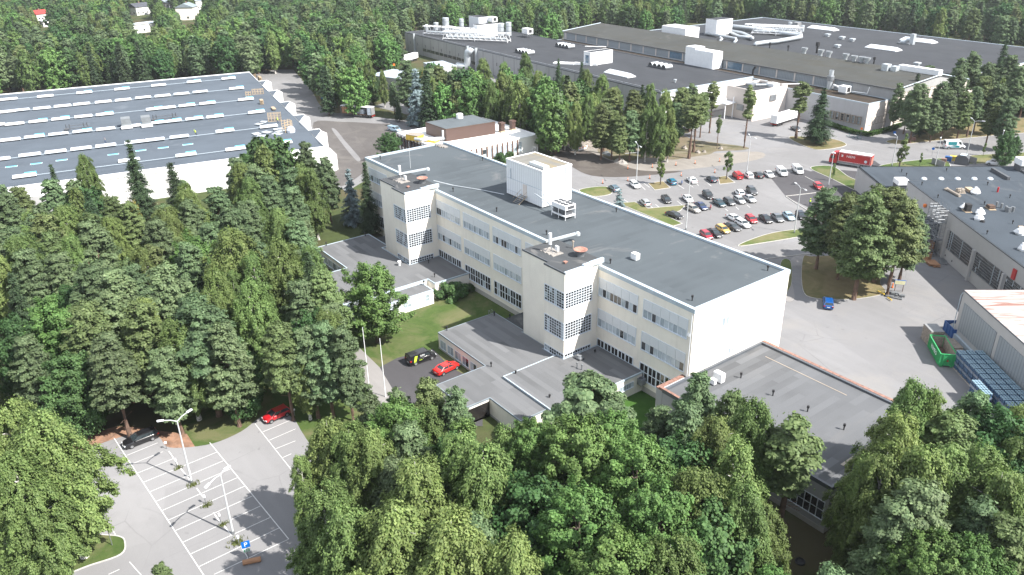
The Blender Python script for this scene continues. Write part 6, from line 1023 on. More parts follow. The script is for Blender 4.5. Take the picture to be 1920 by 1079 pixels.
for x, y, l in ((332, 876, 'topmost white power post in the stall row'), (358, 897, 'power post beside the farther lamp post'), (386, 945, 'third power post down the stall row'), (414, 980, 'fourth power post down the stall row'), (449, 1022, 'lowest power post near the parking sign')): bollard((x, y), 'white box '+l if 0 else l)
sign((313, 843), 1.3, 'rect', 'white_paint', 'small white sign at the grass edge behind the black estate', .35); sign((553, 781), 1.3, 'rect', 'white_paint', 'small white sign beside the dark red hatchback', .3); 
q = MB().tube([(-1.0, 0, .3), (1.0, 0, .3)], .32, 10); single('log', q, M['wood_ply'], 'short cut log lying at the end of the stall row', 'log', (*P2(473, 1056), .04), R_(70))
q = MB().lathe([(.0, 0), (.55, 0), (.6, .2), (.45, .35), (.3, .2), (0, .2)], 12); single('tyre', q, M['rubber'], 'dark round lid on the forest floor below the grey hall', 'well cover', (*P2(1500, 1055), .02))
bd = thing('notice_board', 'pale yellow notice board with blue frame beside the pines', 'notice board', (*P2(1684, 548), .1), math.atan2(CAM[1]-P2(1684, 548)[1], CAM[0]-P2(1684, 548)[0])+math.pi/2+.25); MB().box(-1.0, -.05, 1.5, 1.0, .03, 2.45).build('frame', M['blue_sign'], bd); MB().box(-.94, -.08, 1.55, .94, -.05, 2.34).build('board', M['tan'] if 0 else M['panel_yellow'] if 'panel_yellow' in M else M['plate'], bd)
q = MB(); [q.tube([(x, 0, 0), (x, 0, 1.5)], .06, 6) for x in (-.7, .7)]; q.tube([(.7, 0.05, 1.4), (1.0, .9, 0)], .05, 5); q.build('leg', M['brown_dark'], bd)
# cones, people, bins, misc
cone0 = None
for x, y in ((1130, 345), (1177, 340), (1218, 336), (1277, 331), (1177, 318), (1223, 315), (1267, 311), (1303, 308), (1340, 325), (1349, 304)):
    if cone0 is None:
        cone0 = thing('traffic_marker', 'slim orange traffic marker along the dug up road', 'traffic marker', (0, 0, 0), 0, 'orange markers along the dug up road'); MB().tube([(0, 0, .08), (0, 0, 1.1)], .09, 6).build('post', M['orange'], cone0); MB().box(-.35, -.2, 0, .35, .2, .09).build('foot', M['rubber'], cone0); MB().tube([(0, 0, .7), (0, 0, .85)], .095, 6).build('band', M['white_paint'], cone0); o = cone0
    else: o = copy_tree(cone0)
    o.location = (*P2(x, y), .06)
def person(loc, rz, top, legs, lab, vest=None, bend=0.0):
    t = thing('person', lab, 'person', loc, rz); J = [(0, 0, .95), (.0+bend*.2, 0, 1.2), (bend*.45, 0, 1.45-bend*.15), (bend*.55, 0, 1.53-bend*.2), (bend*.65, 0, 1.70-bend*.25)]
    v = J+[(0, .1, .9), (.12, .13, .5), (0, .13, .08), (.12, .13, .04), (0, -.1, .9), (-.1, -.13, .5), (-.2, -.13, .08), (-.08, -.13, .04), (bend*.45, .2, 1.42-bend*.15), (bend*.5+.05, .27, 1.15), (bend*.5+.22, .22, .95), (bend*.45, -.2, 1.42-bend*.15), (bend*.5+.05, -.27, 1.15), (bend*.5+.2, -.2, .93)]
    e = [(0, 1), (1, 2), (2, 3), (3, 4), (0, 5), (5, 6), (6, 7), (7, 8), (0, 9), (9, 10), (10, 11), (11, 12), (2, 13), (13, 14), (14, 15), (2, 16), (16, 17), (17, 18)]; r = [.15, .14, .15, .06, .105, .10, .075, .05, .045, .10, .075, .05, .045, .07, .05, .045, .07, .05, .045]
    me = bpy.data.meshes.new('body'); me.from_pydata(v, e, []); me.update(); o = bpy.data.objects.new('body', me); COL.objects.link(o); o.parent = t; mo = o.modifiers.new('s', 'SKIN'); sv = me.skin_vertices[0].data
    for k, rr in enumerate(r): sv[k].radius = (rr, rr)
    sv[0].use_root = True; o.modifiers.new('ss', 'SUBSURF').levels = 1; me.materials.append(M[legs]); 
    q = MB(); q.lathe([(.17, .92), (.20, 1.1), (.21, 1.35), (.12, 1.5)], 10, (bend*.25, 0, -bend*.05)); q.build('jacket', M[top], t)
    if vest: q = MB(); q.lathe([(.215, 1.0), (.22, 1.12), (.225, 1.34), (.17, 1.47)], 10, (bend*.25, 0, -bend*.05)); q.build('vest', M[vest], t)
    h = J[4]; q = MB(); q.lathe([(.02, -.13), (.08, -.10), (.105, 0), (.09, .08), (0, .12)], 10, (h[0], h[1], h[2]+.02)); q.build('head', M['skin'], t, smooth=True); q = MB(); q.lathe([(.115, .03), (.11, .10), (.05, .15), (0, .155)], 10, (h[0], h[1], h[2]+.02)); q.build('helmet', M['hi_vis'] if vest else M['navy'], t); q = MB(); [q.box(x-.06, y-.05, 0, x+.2, y+.05, .09) for x, y in ((0, .13), (-.2, -.13))]; q.build('shoe', M['black'], t)
    return t
person((*P2(1518, 386), .07), R_(-60), 'navy', 'navy', 'person in dark work clothes with yellow vest on the new asphalt', 'hi_vis'); person(P(521, 231, 8.2), R_(-120), 'navy', 'navy', 'worker with yellow-green vest beside the large wooden crate on the roof', 'hi_vis')
person(P(198, 269, 8.2), R_(-100), 'tan', 'navy', 'worker in tan jacket with dark cap standing on the warehouse roof behind a spruce'); person(P(368, 254, 8.2), R_(-100), 'hi_vis', 'black', 'crouching worker in yellow by the skylight row on the warehouse roof', 'hi_vis', .5)
q = MB(); [q.box(-.3+.9*k, -.3, 0, .35+.9*k, .4, 1.1) for k in range(1)]
for px, mat, s_, l in (((1769, 305), 'brick_red', 1.3, 'small red-brown bin at the left of the bin enclosure'), ((1777, 303), 'blue_paint', 1.7, 'blue bin in the bin enclosure'), ((1786, 302), 'yellow', 1.7, 'yellow bin in the bin enclosure')):
    t = thing('waste_bin', l, 'waste bin', (*P2(*px), .05), R_(20)); MB().box(-s_*.5, -s_*.35, .1, s_*.5, s_*.35, s_*.75).build('body', M[mat], t, bevel=.05); q = MB(); q.prism([(-s_*.52, -s_*.38), (s_*.52, -s_*.38), (s_*.52, s_*.38), (-s_*.52, s_*.38)], s_*.75, s_*.85); q.build('lid', M[mat], t)
t = thing('waste_container', 'large dark grey container with sloped lid beside the bins', 'container', (*P2(1803, 308), .05), R_(12)); q = MB(); pr_ = [(-1.7, 0), (1.7, 0), (1.7, 2.0), (.8, 2.7), (-.8, 2.7), (-1.7, 2.0)]; q.face([(x, -1.2, z) for x, z in pr_]); q.face([(x, 1.2, z) for x, z in pr_[::-1]]); [q.face([(pr_[i][0], 1.2, pr_[i][1]), (pr_[i][0], -1.2, pr_[i][1]), (pr_[(i+1) % 6][0], -1.2, pr_[(i+1) % 6][1]), (pr_[(i+1) % 6][0], 1.2, pr_[(i+1) % 6][1])][::-1]) for i in range(6)]; q.build('body', M['dark_grey'], t); MB().box(-.8, -1.22, 2.7, .8, 1.22, 2.78).build('lid', M['coping'], t)
t = thing('screen_wall', 'low grey-green screen wall around the bins', 'screen', (*P2(1758, 311), .05), R_(-20)); MB().box(-2.4, -.08, 0, 2.4, .08, 1.7).build('panel', M['mid_grey'], t); t = thing('screen_wall', 'grey screen wall right of the large container', 'screen', (*P2(1821, 306), .05), R_(-20)); MB().box(-1.6, -.08, 0, 1.6, .08, 1.8).build('panel', M['mid_grey'], t)
# barrier boards and soil heap in the construction ground
heap('soil_heap', 'long heap of grey soil behind the striped barrier', 'soil heap', (*P2(1096, 274), .05), 6.5, 3.2, 1.9, 'rubble', 2, rz=R_(40)); heap('soil_heap', 'tall lump of soil at the left end of the barrier', 'soil heap', (*P2(1067, 270), .05), 2.4, 2.0, 2.6, 'rubble', 5); heap('soil_heap', 'low pale gravel heap left of the pine trunks', 'soil heap', (*P2(1163, 305), .05), 2.5, 1.6, 1.2, 'gravel_litter', 6)
t = thing('barrier', 'low white and orange striped barrier boards around the soil heap', 'barrier', (0, 0, 0)); pts = [P2(1067, 277), P2(1073, 283), P2(1085, 283), P2(1105, 277), P2(1117, 271)]; q = MB(); q2 = MB()
for a, b in zip(pts, pts[1:]):
    a, b = Vector(a), Vector(b); d = (b-a); L = d.length; d.normalize(); n_ = Vector((-d.y, d.x))*.06; q.prism([tuple(a+n_), tuple(a-n_), tuple(b-n_), tuple(b+n_)], 0, .95); k = int(L/1.2)
    for j in range(k): u0, u1 = a+d*(j+.2)*L/k, a+d*(j+.7)*L/k; q2.prism([tuple(u0+n_*1.3), tuple(u0-n_*1.3), tuple(u1-n_*1.3), tuple(u1+n_*1.3)], .55, .9)
q.build('board', M['white_paint'], t); q2.build('stripe', M['orange'], t)
rocks = [(1308, 287, 1.0), (1320, 286, .8), (1351, 280, .9), (1283, 279, 1.1)]
for k, (x, y, s_) in enumerate(rocks): heap('boulder', ['grey boulder nearest the thin pine trunk', 'smaller boulder right of its larger neighbour', 'pale boulder under the single thin pine', 'dark boulder between the grove trunks'][k], 'boulder', (*P2(x, y), .08), s_, s_*.8, s_*.9, 'rubble', 10+k, 9)
q = MB().tube([P(1172, 288, .4), P(1235, 284, .4)], .10, 6); tag(q.build('pipe', M['galv']), 'long pale pipe lying behind the grove edge', 'pipe'); heap('tarp', 'pale green tarpaulin heap between the pine trunks', 'tarpaulin', (*P2(1138, 290), .1), 2.2, 1.2, .9, 'hatch_grey', 14)
t = thing('bench', 'wooden picnic bench on the dry bank under the pines', 'bench', (*P2(1784, 243), .1), R_(30)); MB().box(-1.2, -.4, .7, 1.2, .4, .76).build('seat', M['tan'], t); q = MB(); [q.box(x-.05, -.6, 0, x+.05, .6, .7) for x in (-.9, .9)]; q.build('leg', M['wood_grey'], t); q = MB(); q.box(-.7, -.5, 0, .7, .5, .9); single('salt_box', q, M['brick_red'], 'small dark red box on the dry verge by the road', 'grit box', (*P2(1712, 264), .1), bevel=.08)
for k, (x, y) in enumerate(((1590, 256), (1598, 258), (1605, 259), (1611, 261))):
    t = thing('scooter', 'green electric scooter in the short row in front of the hedge', 'scooter', (*P2(x, y), .04), R_(30), 'parked scooters by the hedge'); q = MB(); q.tube([(.5, 0, .1), (.4, 0, 1.15)], .04, 6); q.box(-.45, -.08, .12, .5, .08, .18); q.tube([(.4, -.25, 1.15), (.4, .25, 1.15)], .02, 5); q.build('frame', M['teal'], t); [MB().tube([(xx, -.03, .1), (xx, .03, .1)], .1, 10).build('wheel', M['rubber'], t) for xx in (-.5, .5)]
for x, y, mat, l in ((1605, 550, 'orange', 'small orange post at the foot of the leaning pine'), (1673, 540, 'orange', 'orange marker beside the notice board')): q = MB().tube([(0, 0, 0), (0, 0, .9)], .12, 6).box(-.2, -.15, 0, .2, .15, .1); single('marker_post', q, M[mat], l, 'marker post', (*P2(x, y), .1))
q = MB(); q.tube([P(1646, 546, .3), P(1658, 552, .4)], .13, 6); q.tube([P(1664, 558, .3), P(1672, 563, .3)], .13, 6); tag(q.build('pipe', M['yellow']), 'yellow pipe lengths lying under the big pine', 'pipe'); q = MB(); rg = random.Random(2); [q.box(a, b, 0, a+rg.uniform(.3, .9), b+rg.uniform(.3, .8), rg.uniform(.2, .8)) for a in (-1.4, -.6, .2, .9) for b in (-.9, 0, .6)]; single('junk_pile', q, M['galv'], 'heap of grey scrap material beside the big pine', 'scrap heap', (*P2(1676, 557), .1), R_(20))
# stumps beside the power posts
for x, y, s_ in ((335, 879, .5), (363, 910, .7), (388, 949, .6), (418, 985, .6), (445, 1018, 1.0)):
    q = MB(); rg = random.Random(int(x))
    for _ in range(int(110*s_)): a = rg.uniform(0, 6.28); r0 = rg.uniform(0, s_*.9); X, Y = r0*math.cos(a)*1.0, r0*math.sin(a)*1.5; h_ = rg.uniform(.2, .55); w_ = .06; b_ = rg.uniform(0, 3.1); q.face([(X-w_*math.cos(b_), Y-w_*math.sin(b_), 0), (X+w_*math.cos(b_), Y+w_*math.sin(b_), 0), (X+rg.uniform(-.15, .15), Y+rg.uniform(-.15, .15), h_)])
    q.face([(s_*.5*math.cos(a), s_*.7*math.sin(a), .01) for a in np.linspace(0, 6.0, 9)]); single('weed_tuft', q, M['verge'], 'tuft of dry weeds around a post in the stall row', 'weeds', (*P2(x, y), .045), 0, 'weed tufts along the stall row')
# houses beyond the wood
plain('roof_dark', (0.06, 0.065, 0.08), .7); plain('roof_grey', (0.2, 0.24, 0.27), .7); plain('roof_red', (0.35, 0.04, 0.035), .7); plain('roof_orange', (0.5, 0.16, 0.08), .7)
def house(px, rz, w_, l_, h_, rm, wm, lab, flat=False, z=5):
    t = thing('house', lab, 'house', (*P(px[0], px[1], z)[:2], 0), R_(rz)); MB().box(-w_/2, -l_/2, 0, w_/2, l_/2, h_).build('wall', M[wm], t); q = MB(); rh = 0.3 if flat else 2.8; e = .5
    a, b, c, d, e1, e2 = (-w_/2-e, -l_/2-e, h_), (w_/2+e, -l_/2-e, h_), (w_/2+e, l_/2+e, h_), (-w_/2-e, l_/2+e, h_), (0, -l_/2-e, h_+rh), (0, l_/2+e, h_+rh); q.face([a, e1, e2, d]); q.face([b, c, e2, e1]); q.face([a, b, e1]); q.face([c, d, e2]); q.face([a, d, c, b]); rf_ = q.build('roof', M[rm], t)
    if not flat: MB().box(-.4, 0, h_+rh-.6, .4, .8, h_+rh+.9).build('chimney', M['brick_red'], rf_)
    for x0, n_ in ((w_/2, 3),):
        for k in range(n_): MB().box(x0+.01, -l_/2+1.2+k*(l_-2)/n_, 1.2, x0+.06, -l_/2+2.4+k*(l_-2)/n_, 2.5).build('window', M['glass'], t)
    for k in range(2): MB().box(-w_/2+1.2+k*w_/2, -l_/2-.06, 1.2, -w_/2+2.6+k*w_/2, -l_/2-.01, 2.5).build('window', M['glass'], t)
house((262, 20), 20, 11, 13, 6, 'roof_dark', 'wall_white', 'white house with dark gable roof beyond the wood', z=3); house((241, 1), 10, 8, 11, 6, 'roof_grey', 'wall_cream', 'pale house behind the dark roofed one', z=4); house((311, 8), 35, 9, 10, 4.5, 'roof_grey', 'wall_white', 'small blue-grey roofed house right of the dark roofed house', z=3)
house((352, 26), 55, 13, 12, 9, 'roof_grey', 'wall_cream', 'tall pale house with light grey hipped roof at the wood edge', z=4); house((372, 8), 20, 10, 12, 7, 'roof_grey', 'wall_white', 'white gabled house behind the tall pale one', z=4); house((390, 1), 30, 9, 10, 5, 'roof_orange', 'wall_white', 'house with orange roof at the top of the picture', z=5); house((415, 7), 30, 8, 12, 4, 'roof_grey', 'wall_white', 'long low roof right of the orange roofed house', z=3)
house((73, 26), 20, 9, 9, 5, 'roof_red', 'wall_white', 'house with red roof far left in the trees', z=5); house((83, 42), 20, 5, 5, 4, 'panel_white', 'wall_white', 'small white outbuilding below the red roof', True, z=3); house((268, 48), 15, 11, 22, 5.5, 'panel_white', 'wall_white', 'long white flat roofed shop by the far road', True, z=4)
MB().box(-6, -11.3, .5, -2, -11.02, 4).build('sign', M['tarp_blue'], [o for o in COL.objects if o.get('label', '').startswith('long white flat roofed shop')][0])
# ------------------------------------------------------------------ trees
def leafmat(name, c, c2, tr=0.26, var=0.32):
    n = NT(name); g = n.new('ShaderNodeNewGeometry'); oi = n.new('ShaderNodeObjectInfo')
    col = n.mix(g.outputs['Random Per Island'], c, c2); 
    col = n.mix(n.ramp(n.noise(n.co(), 0.45, 3, 0.6), [(0.38, 0.0), (0.64, 1.0)]), n.mix(1.0, col, (1-var*.55,)*3, 'MULTIPLY'), n.mix(1.0, col, (1+var,)*3, 'MULTIPLY'))
    hs = n.new('ShaderNodeHueSaturation'); mr = n.new('ShaderNodeMapRange'); n.ln(oi.outputs['Random'], mr.inputs[0]); mr.inputs[3].default_value = 0.78; mr.inputs[4].default_value = 1.25; n.ln(mr.outputs[0], hs.inputs['Value'])
    m2 = n.new('ShaderNodeMath', operation='FRACT'); m3 = n.new('ShaderNodeMath', operation='MULTIPLY'); n.ln(oi.outputs['Random'], m3.inputs[0]); m3.inputs[1].default_value = 7.31; n.ln(m3.outputs[0], m2.inputs[0])
    mr2 = n.new('ShaderNodeMapRange'); n.ln(m2.outputs[0], mr2.inputs[0]); mr2.inputs[3].default_value = 0.482; mr2.inputs[4].default_value = 0.518; n.ln(mr2.outputs[0], hs.inputs['Hue']); n.ln(col, hs.inputs['Color'])
    n.out(hs.outputs[0], 0.6, spec=0.25); t = n.new('ShaderNodeBsdfTranslucent'); n.ln(n.mix(1.0, hs.outputs[0], (1.0, 1.2, 0.75), 'MULTIPLY'), t.inputs[0]); mx = n.new('ShaderNodeMixShader'); mx.inputs[0].default_value = tr
    o = n.n['Material Output']; n.ln(n.b.outputs[0], mx.inputs[1]); n.ln(t.outputs[0], mx.inputs[2]); n.ln(mx.outputs[0], o.inputs[0])
leafmat('leaf_pine', (0.066, 0.108, 0.050), (0.142, 0.195, 0.096), 0.26); leafmat('leaf_pine_warm', (0.076, 0.110, 0.040), (0.150, 0.190, 0.076), 0.26); leafmat('leaf_spruce', (0.020, 0.040, 0.018), (0.050, 0.080, 0.036), 0.12)
leafmat('leaf_blue', (0.10, 0.15, 0.155), (0.20, 0.26, 0.27), 0.12); leafmat('leaf_birch', (0.080, 0.128, 0.038), (0.160, 0.215, 0.072)); leafmat('leaf_bright', (0.065, 0.135, 0.036), (0.135, 0.225, 0.068)); leafmat('leaf_dark', (0.032, 0.075, 0.025), (0.070, 0.132, 0.045)); leafmat('leaf_yellow', (0.20, 0.16, 0.03), (0.30, 0.24, 0.06)); leafmat('leaf_hedge', (0.03, 0.075, 0.015), (0.06, 0.13, 0.03))
plain('bark_pine', (0.135, 0.085, 0.062), .9, .3, 2, dirt=(0.10, 0.075, 0.06)); plain('bark_dark', (0.09, 0.07, 0.055), .9, .3, 2); 
n = NT('bark_birch'); c = n.noise(n.co(sc3=(1, 1, 3.5)), 1.6, 5, .7); n.out(n.mix(n.ramp(c, [(.50, 0.0), (.58, 1.0)]), (0.62, 0.60, 0.56), (0.06, 0.05, 0.045)), .85)
rng = np.random.default_rng(11)
def quads(C, Nn, w, hgt, up=None, tri=False):
    "leaf cards: centre C, normal Nn, width w, height hgt, long axis near up"
    n = len(C); Nn = Nn/np.linalg.norm(Nn, axis=1, keepdims=True); a = rng.normal(size=(n, 3)) if up is None else up+rng.normal(size=(n, 3))*.35
    t = np.cross(Nn, a); t /= np.linalg.norm(t, axis=1, keepdims=True)+1e-9; b = np.cross(Nn, t); w = np.asarray(w).reshape(-1, 1)*.5; h = np.asarray(hgt).reshape(-1, 1)*.5
    V = np.stack([C-t*w-b*h*.6, C+t*w*.6-b*h, C+t*w+b*h*.6, C-t*w*.6+b*h], 1).reshape(-1, 3); return V
def leafmesh(name, V, mat):
    n = len(V)//4; me = bpy.data.meshes.new(name); me.vertices.add(len(V)); me.vertices.foreach_set('co', V.astype(np.float32).ravel()); me.loops.add(n*4); me.loops.foreach_set('vertex_index', np.arange(n*4, dtype=np.int32)); me.polygons.add(n); me.polygons.foreach_set('loop_start', np.arange(n, dtype=np.int32)*4); me.update(calc_edges=True); me.materials.append(M[mat]); return me
def clumps(cs, rx, rz, n, size, upb=.5, jit=.55, flat=1.0):
    cs = np.array(cs); k = len(cs); rx = np.broadcast_to(rx, k); rz = np.broadcast_to(rz, k); idx = rng.choice(k, n, p=(rx**2)/np.sum(rx**2)); d = rng.normal(size=(n, 3)); d /= np.linalg.norm(d, axis=1, keepdims=True); d[:, 2] = np.where(rng.random(n) < .6, np.abs(d[:, 2]), d[:, 2]); r = rng.random(n)**.36
    off = d*r[:, None]*np.stack([rx[idx], rx[idx], rz[idx]], 1); C = cs[idx]+off; ax = C*np.array([1, 1, 0]); ax /= np.linalg.norm(ax, axis=1, keepdims=True)+.3; Nn = d*.75+ax*.4+np.array([0, 0, upb])+rng.normal(size=(n, 3))*jit*.7; s = size*rng.uniform(.6, 1.3, n); return quads(C, Nn, s, s*1.25*flat)
def sprays(h, r, z0, f, ns, n, mode, Lr, lat, leaf):
    "leafy shoots: each starts inside the crown and runs out flat, rising or hanging"
    B = np.array(hull_pts(ns, h-.6, z0, f, .25)); B[:, :2] *= r*.86; out = B*np.array([1, 1, 0]); out /= np.linalg.norm(out, axis=1, keepdims=True)+1e-6
    D = {'flat': out*1.0+np.array([0, 0, .20]), 'hang': out*.4+np.array([0, 0, -.95]), 'rise': out*.65+np.array([0, 0, .75])}[mode]+rng.normal(size=(ns, 3))*np.array([.30, .30, .24]); D /= np.linalg.norm(D, axis=1, keepdims=True)
    Ls = rng.uniform(*Lr, ns)*(r/4.0)**.5; i_ = rng.choice(ns, n, p=Ls/Ls.sum()); t = rng.random(n)**.8; nz = rng.normal(size=(n, 3))*np.array([lat[0], lat[0], lat[1]])*(1.15-.75*t)[:, None]
    C = B[i_]+D[i_]*(Ls[i_]*t)[:, None]+nz; C[:, 2] -= .10*(Ls[i_]*t)**2*(mode == 'flat'); ax = C*np.array([1, 1, 0]); ax /= np.linalg.norm(ax, axis=1, keepdims=True)+.4; upw = {'flat': .95, 'hang': .5, 'rise': .65}[mode]
    Nn = ax*.55+nz/(np.linalg.norm(nz, axis=1, keepdims=True)+.05)*.6+np.array([0, 0, upw])+rng.normal(size=(n, 3))*.38; s = leaf*rng.uniform(.65, 1.35, n); return quads(C, Nn, s, s*(1.7 if mode != 'rise' else 1.25), D[i_])
def hull_pts(n, h, z0, rfun, inner=.55, asym=None):
    out = []; rg = rng; asym = asym or 0.0
    while len(out) < n:
        t = rg.random(); z = z0+(h-z0)*t; R = rfun(t); 
        if rg.random() > R/1.0+.12: continue
        a = rg.uniform(0, 6.283); lob = 1+.17*math.sin(2*a+t*4+asym)+.15*math.sin(3*a-t*7+1+asym)+.10*math.sin(5*a+t*11); out.append((R*lob*math.cos(a)*rg.uniform(inner, 1), R*lob*math.sin(a)*rg.uniform(inner, 1), z))
    return out
def crown(kind, h, r, q, lod, seed):
    "q = leaf count, returns vertex array; h tree height, r crown radius"
    global rng; rng = np.random.default_rng(seed); L = {0: 1.0, 1: 2.5, 2: 2.8}[lod]; n = int(q/L**2.0)
    if kind == 'pine': z0 = h*rng.uniform(.18, .40); f = lambda t: (min(1, t/.2)**.6)*(1-t**2.1*.84); return sprays(h*.97, r, z0, f, 300, n, 'flat', (.7, 1.5), (.38, .22), .195*L)
    if kind == 'roundpine':
        z0 = h*.25; f = lambda t: math.sqrt(max(0.02, 1-(2*t-.85)**2*.85)); cs = [(x*r, y*r, z) for x, y, z in hull_pts(60, h*.94, z0, f, .6)]; rx = rng.uniform(.6, 1.0, 60)*r*.36; return clumps(cs, rx, rx*.7, n, .28*L, .6, .5)
    if kind == 'tallpine': z0 = h*.46; f = lambda t: (.62+.38*math.sin(t*9+seed))*(1-t**3*.6)*min(1, t/.1+.3); return sprays(h*.98, r, z0, f, 110, n, 'flat', (.5, 1.1), (.34, .14), .20*L)
    if kind in ('spruce', 'bluespruce', 'youngspruce'):
        V = []; lev = int(h*1.55); z0 = h*(.06 if kind != 'spruce' else .12); P_, D, S = [], [], []
        for i in range(lev):
            t = (i+.5*rng.random())/lev; z = z0+(h-z0)*t; R = r*(1-t)**.85*(1 if t > .1 else .8)+.12; nb = int(5+8*(1-t)*(r/2.6))
            for k in range(nb):
                a = rng.uniform(0, 6.283); Rb = R*rng.uniform(.72, 1.12); m = max(2, int(Rb*3.2/L))
                for j in range(m):
                    u = (j+rng.random())/m; rr = Rb*u; P_.append((rr*math.cos(a), rr*math.sin(a), z-.30*rr-.12*rr*rr/R+.15*u)); D.append((math.cos(a), math.sin(a), -.25)); S.append(1-.35*u)
        P_ = np.array(P_); D = np.array(D); S = np.array(S); rep = max(1, int(round(n/len(P_)))); P2_ = np.repeat(P_, rep, 0)+rng.normal(size=(len(P_)*rep, 3))*np.array([.17, .17, .10])*(r/2.6); D2 = np.repeat(D, rep, 0); S2 = np.repeat(S, rep)
        Nn = np.array([0, 0, 1.0])+D2*.55+rng.normal(size=P2_.shape)*.38; return quads(P2_, Nn, 0.22*L*S2, .44*L*S2, D2)
    if kind in ('birch', 'weepbirch'): z0 = h*.16; f = lambda t: (min(1, (t+.06)/.34))**.75*(1-max(0, t-.32)**1.5*1.3); return sprays(h*.99, r, z0, f, 330 if kind == 'weepbirch' else 250, n, 'hang', (.9, 2.1), (.28, .28), .135*L)
    if kind in ('broad', 'aspen'): z0 = h*.10; f = lambda t: math.sqrt(max(.03, 1-(2*t-.85)**2*.84)); return sprays(h*.96, r, z0, f, 330 if kind == 'aspen' else 230, n, 'rise', (.8, 1.7), (.32, .28), .165*L)
    if kind == 'young':
        z0 = h*.28; f = lambda t: (.35+.65*math.sin(math.pi*min(1, t*.9+.1))); m = 26; cs = [(x*r, y*r, z) for x, y, z in hull_pts(m, h*.97, z0, f, .2)]; return clumps(cs, np.full(m, r*.38), np.full(m, r*.5), n, .22*L, .3, .7)
    if kind == 'bush':
        cs = [(x*r, y*r, z) for x, y, z in hull_pts(40, h*.9, .1, lambda t: math.sqrt(max(.05, 1-t*t*.8)), .5)]; return clumps(cs, np.full(40, r*.3), np.full(40, r*.28), n, .24*L, .5, .6)
def trunk(kind, h, r, seed):
    rg = random.Random(seed); q = MB(); r0 = h*.0125+.04; top = h*(.93 if kind != 'broad' else .6); lean = rg.uniform(-.02, .02)*h; pts = [(lean*(t**1.5)+rg.uniform(-.05, .05), rg.uniform(-.05, .05), top*t-(.1 if t == 0 else 0)) for t in (0, .12, .3, .5, .7, .85, 1)]; q.tube(pts, [r0*1.5, r0*1.1, r0*.95, r0*.75, r0*.5, r0*.3, .03], 7)
    nl = dict(pine=12, roundpine=9, tallpine=8, birch=12, weepbirch=13, broad=9, aspen=9).get(kind, 0)
    for k in range(nl):
        t = rg.uniform(.35, .88) if kind != 'broad' else rg.uniform(.25, .6); z = top*t; a = rg.uniform(0, 6.28); R = r*rg.uniform(.35, .62)*(1-max(0, t-.5)); rise = {'pine': .1, 'roundpine': .5, 'tallpine': .05, 'birch': 1.0, 'weepbirch': .9, 'broad': .9, 'aspen': 1.0}[kind]
        q.tube([(lean*t, 0, z), (R*.5*math.cos(a), R*.5*math.sin(a), z+R*rise*.55), (R*math.cos(a), R*math.sin(a), z+R*rise*.8)], [r0*.38, r0*.25, .02], 4, cap=False)
    if kind in ('pine', 'tallpine'):
        for k in range(6): z = h*rg.uniform(.15, .35); a = rg.uniform(0, 6.28); q.tube([(0, 0, z), (rg.uniform(.6, 1.6)*math.cos(a), rg.uniform(.6, 1.6)*math.sin(a), z+rg.uniform(-.2, .3))], .03, 3, cap=False)
    return q.mesh('trunk', [M['bark_birch' if kind in ('birch', 'weepbirch') else 'bark_pine' if 'pine' in kind else 'bark_dark']])
# species: kind, height, radius, leaf count, material, how many variants
def near_where(g, x, y):
    if 'left of the cream' in g: return ('topmost' if y < 400 else 'upper' if y < 490 else 'lower' if y < 590 else 'front')+' part of the big wood, '+('far left' if x < 170 else 'left of centre' if x < 320 else 'right of centre' if x < 480 else 'near the flagpoles')
    if 'foreground' in g: return ('at the top' if y < 780 else 'in the middle' if y < 900 else 'at the bottom')+' of the foreground wood, '+('left part' if x < 760 else 'left centre' if x < 980 else 'right centre' if x < 1200 else 'right part')
    if 'lower right' in g: return ('at the top' if y < 800 else 'in the middle' if y < 920 else 'at the bottom')+' of the lower right wood, '+('left half' if x < 1780 else 'right half')
    if 'dry bank' in g: return ('tallest at the back' if y < 112 else 'behind the front row' if y < 145 else 'in the front')+' of the dry bank, '+('office end' if x < 1745 else 'left of middle' if x < 1800 else 'right of middle' if x < 1860 else 'at the right edge')
    if 'grove' in g: return ('at the far side' if y < 140 else 'in the middle' if y < 175 else 'at the near side')+' of the grove before the factory, '+('left part' if x < 1010 else 'middle part' if x < 1150 else 'right part')
    return None
SPEC = dict(P=('pine', 20, 4.1, 46000, 'leaf_pine', 4), Q=('pine', 19, 3.9, 42000, 'leaf_pine_warm', 3), R=('roundpine', 12, 3.6, 24000, 'leaf_pine', 2), T=('tallpine', 19, 2.5, 17000, 'leaf_pine_warm', 4), S=('spruce', 20, 4.0, 30000, 'leaf_spruce', 3), U=('bluespruce', 13, 2.8, 19000, 'leaf_blue', 1), B=('birch', 20, 3.8, 50000, 'leaf_birch', 3), Wb=('weepbirch', 20, 5.2, 88000, 'leaf_birch', 3), D=('broad', 15, 4.4, 46000, 'leaf_bright', 2), K=('broad', 12, 3.8, 34000, 'leaf_dark', 2), A=('aspen', 19, 5.3, 84000, 'leaf_bright', 2), Y=('young', 7, 1.0, 1500, 'leaf_birch', 2), G=('birch', 14, 2.2, 8000, 'leaf_yellow', 1), J=('youngspruce', 5, 1.7, 5000, 'leaf_blue', 1), H=('bush', 2.2, 2.0, 3500, 'leaf_dark', 2))
KN = dict(P='pine_tree', Q='pine_tree', R='pine_tree', T='pine_tree', S='spruce_tree', U='spruce_tree', J='spruce_tree', B='birch_tree', Wb='birch_tree', D='broadleaf_tree', K='broadleaf_tree', A='broadleaf_tree', Y='young_tree', G='birch_tree', H='bush')
_tm = {}
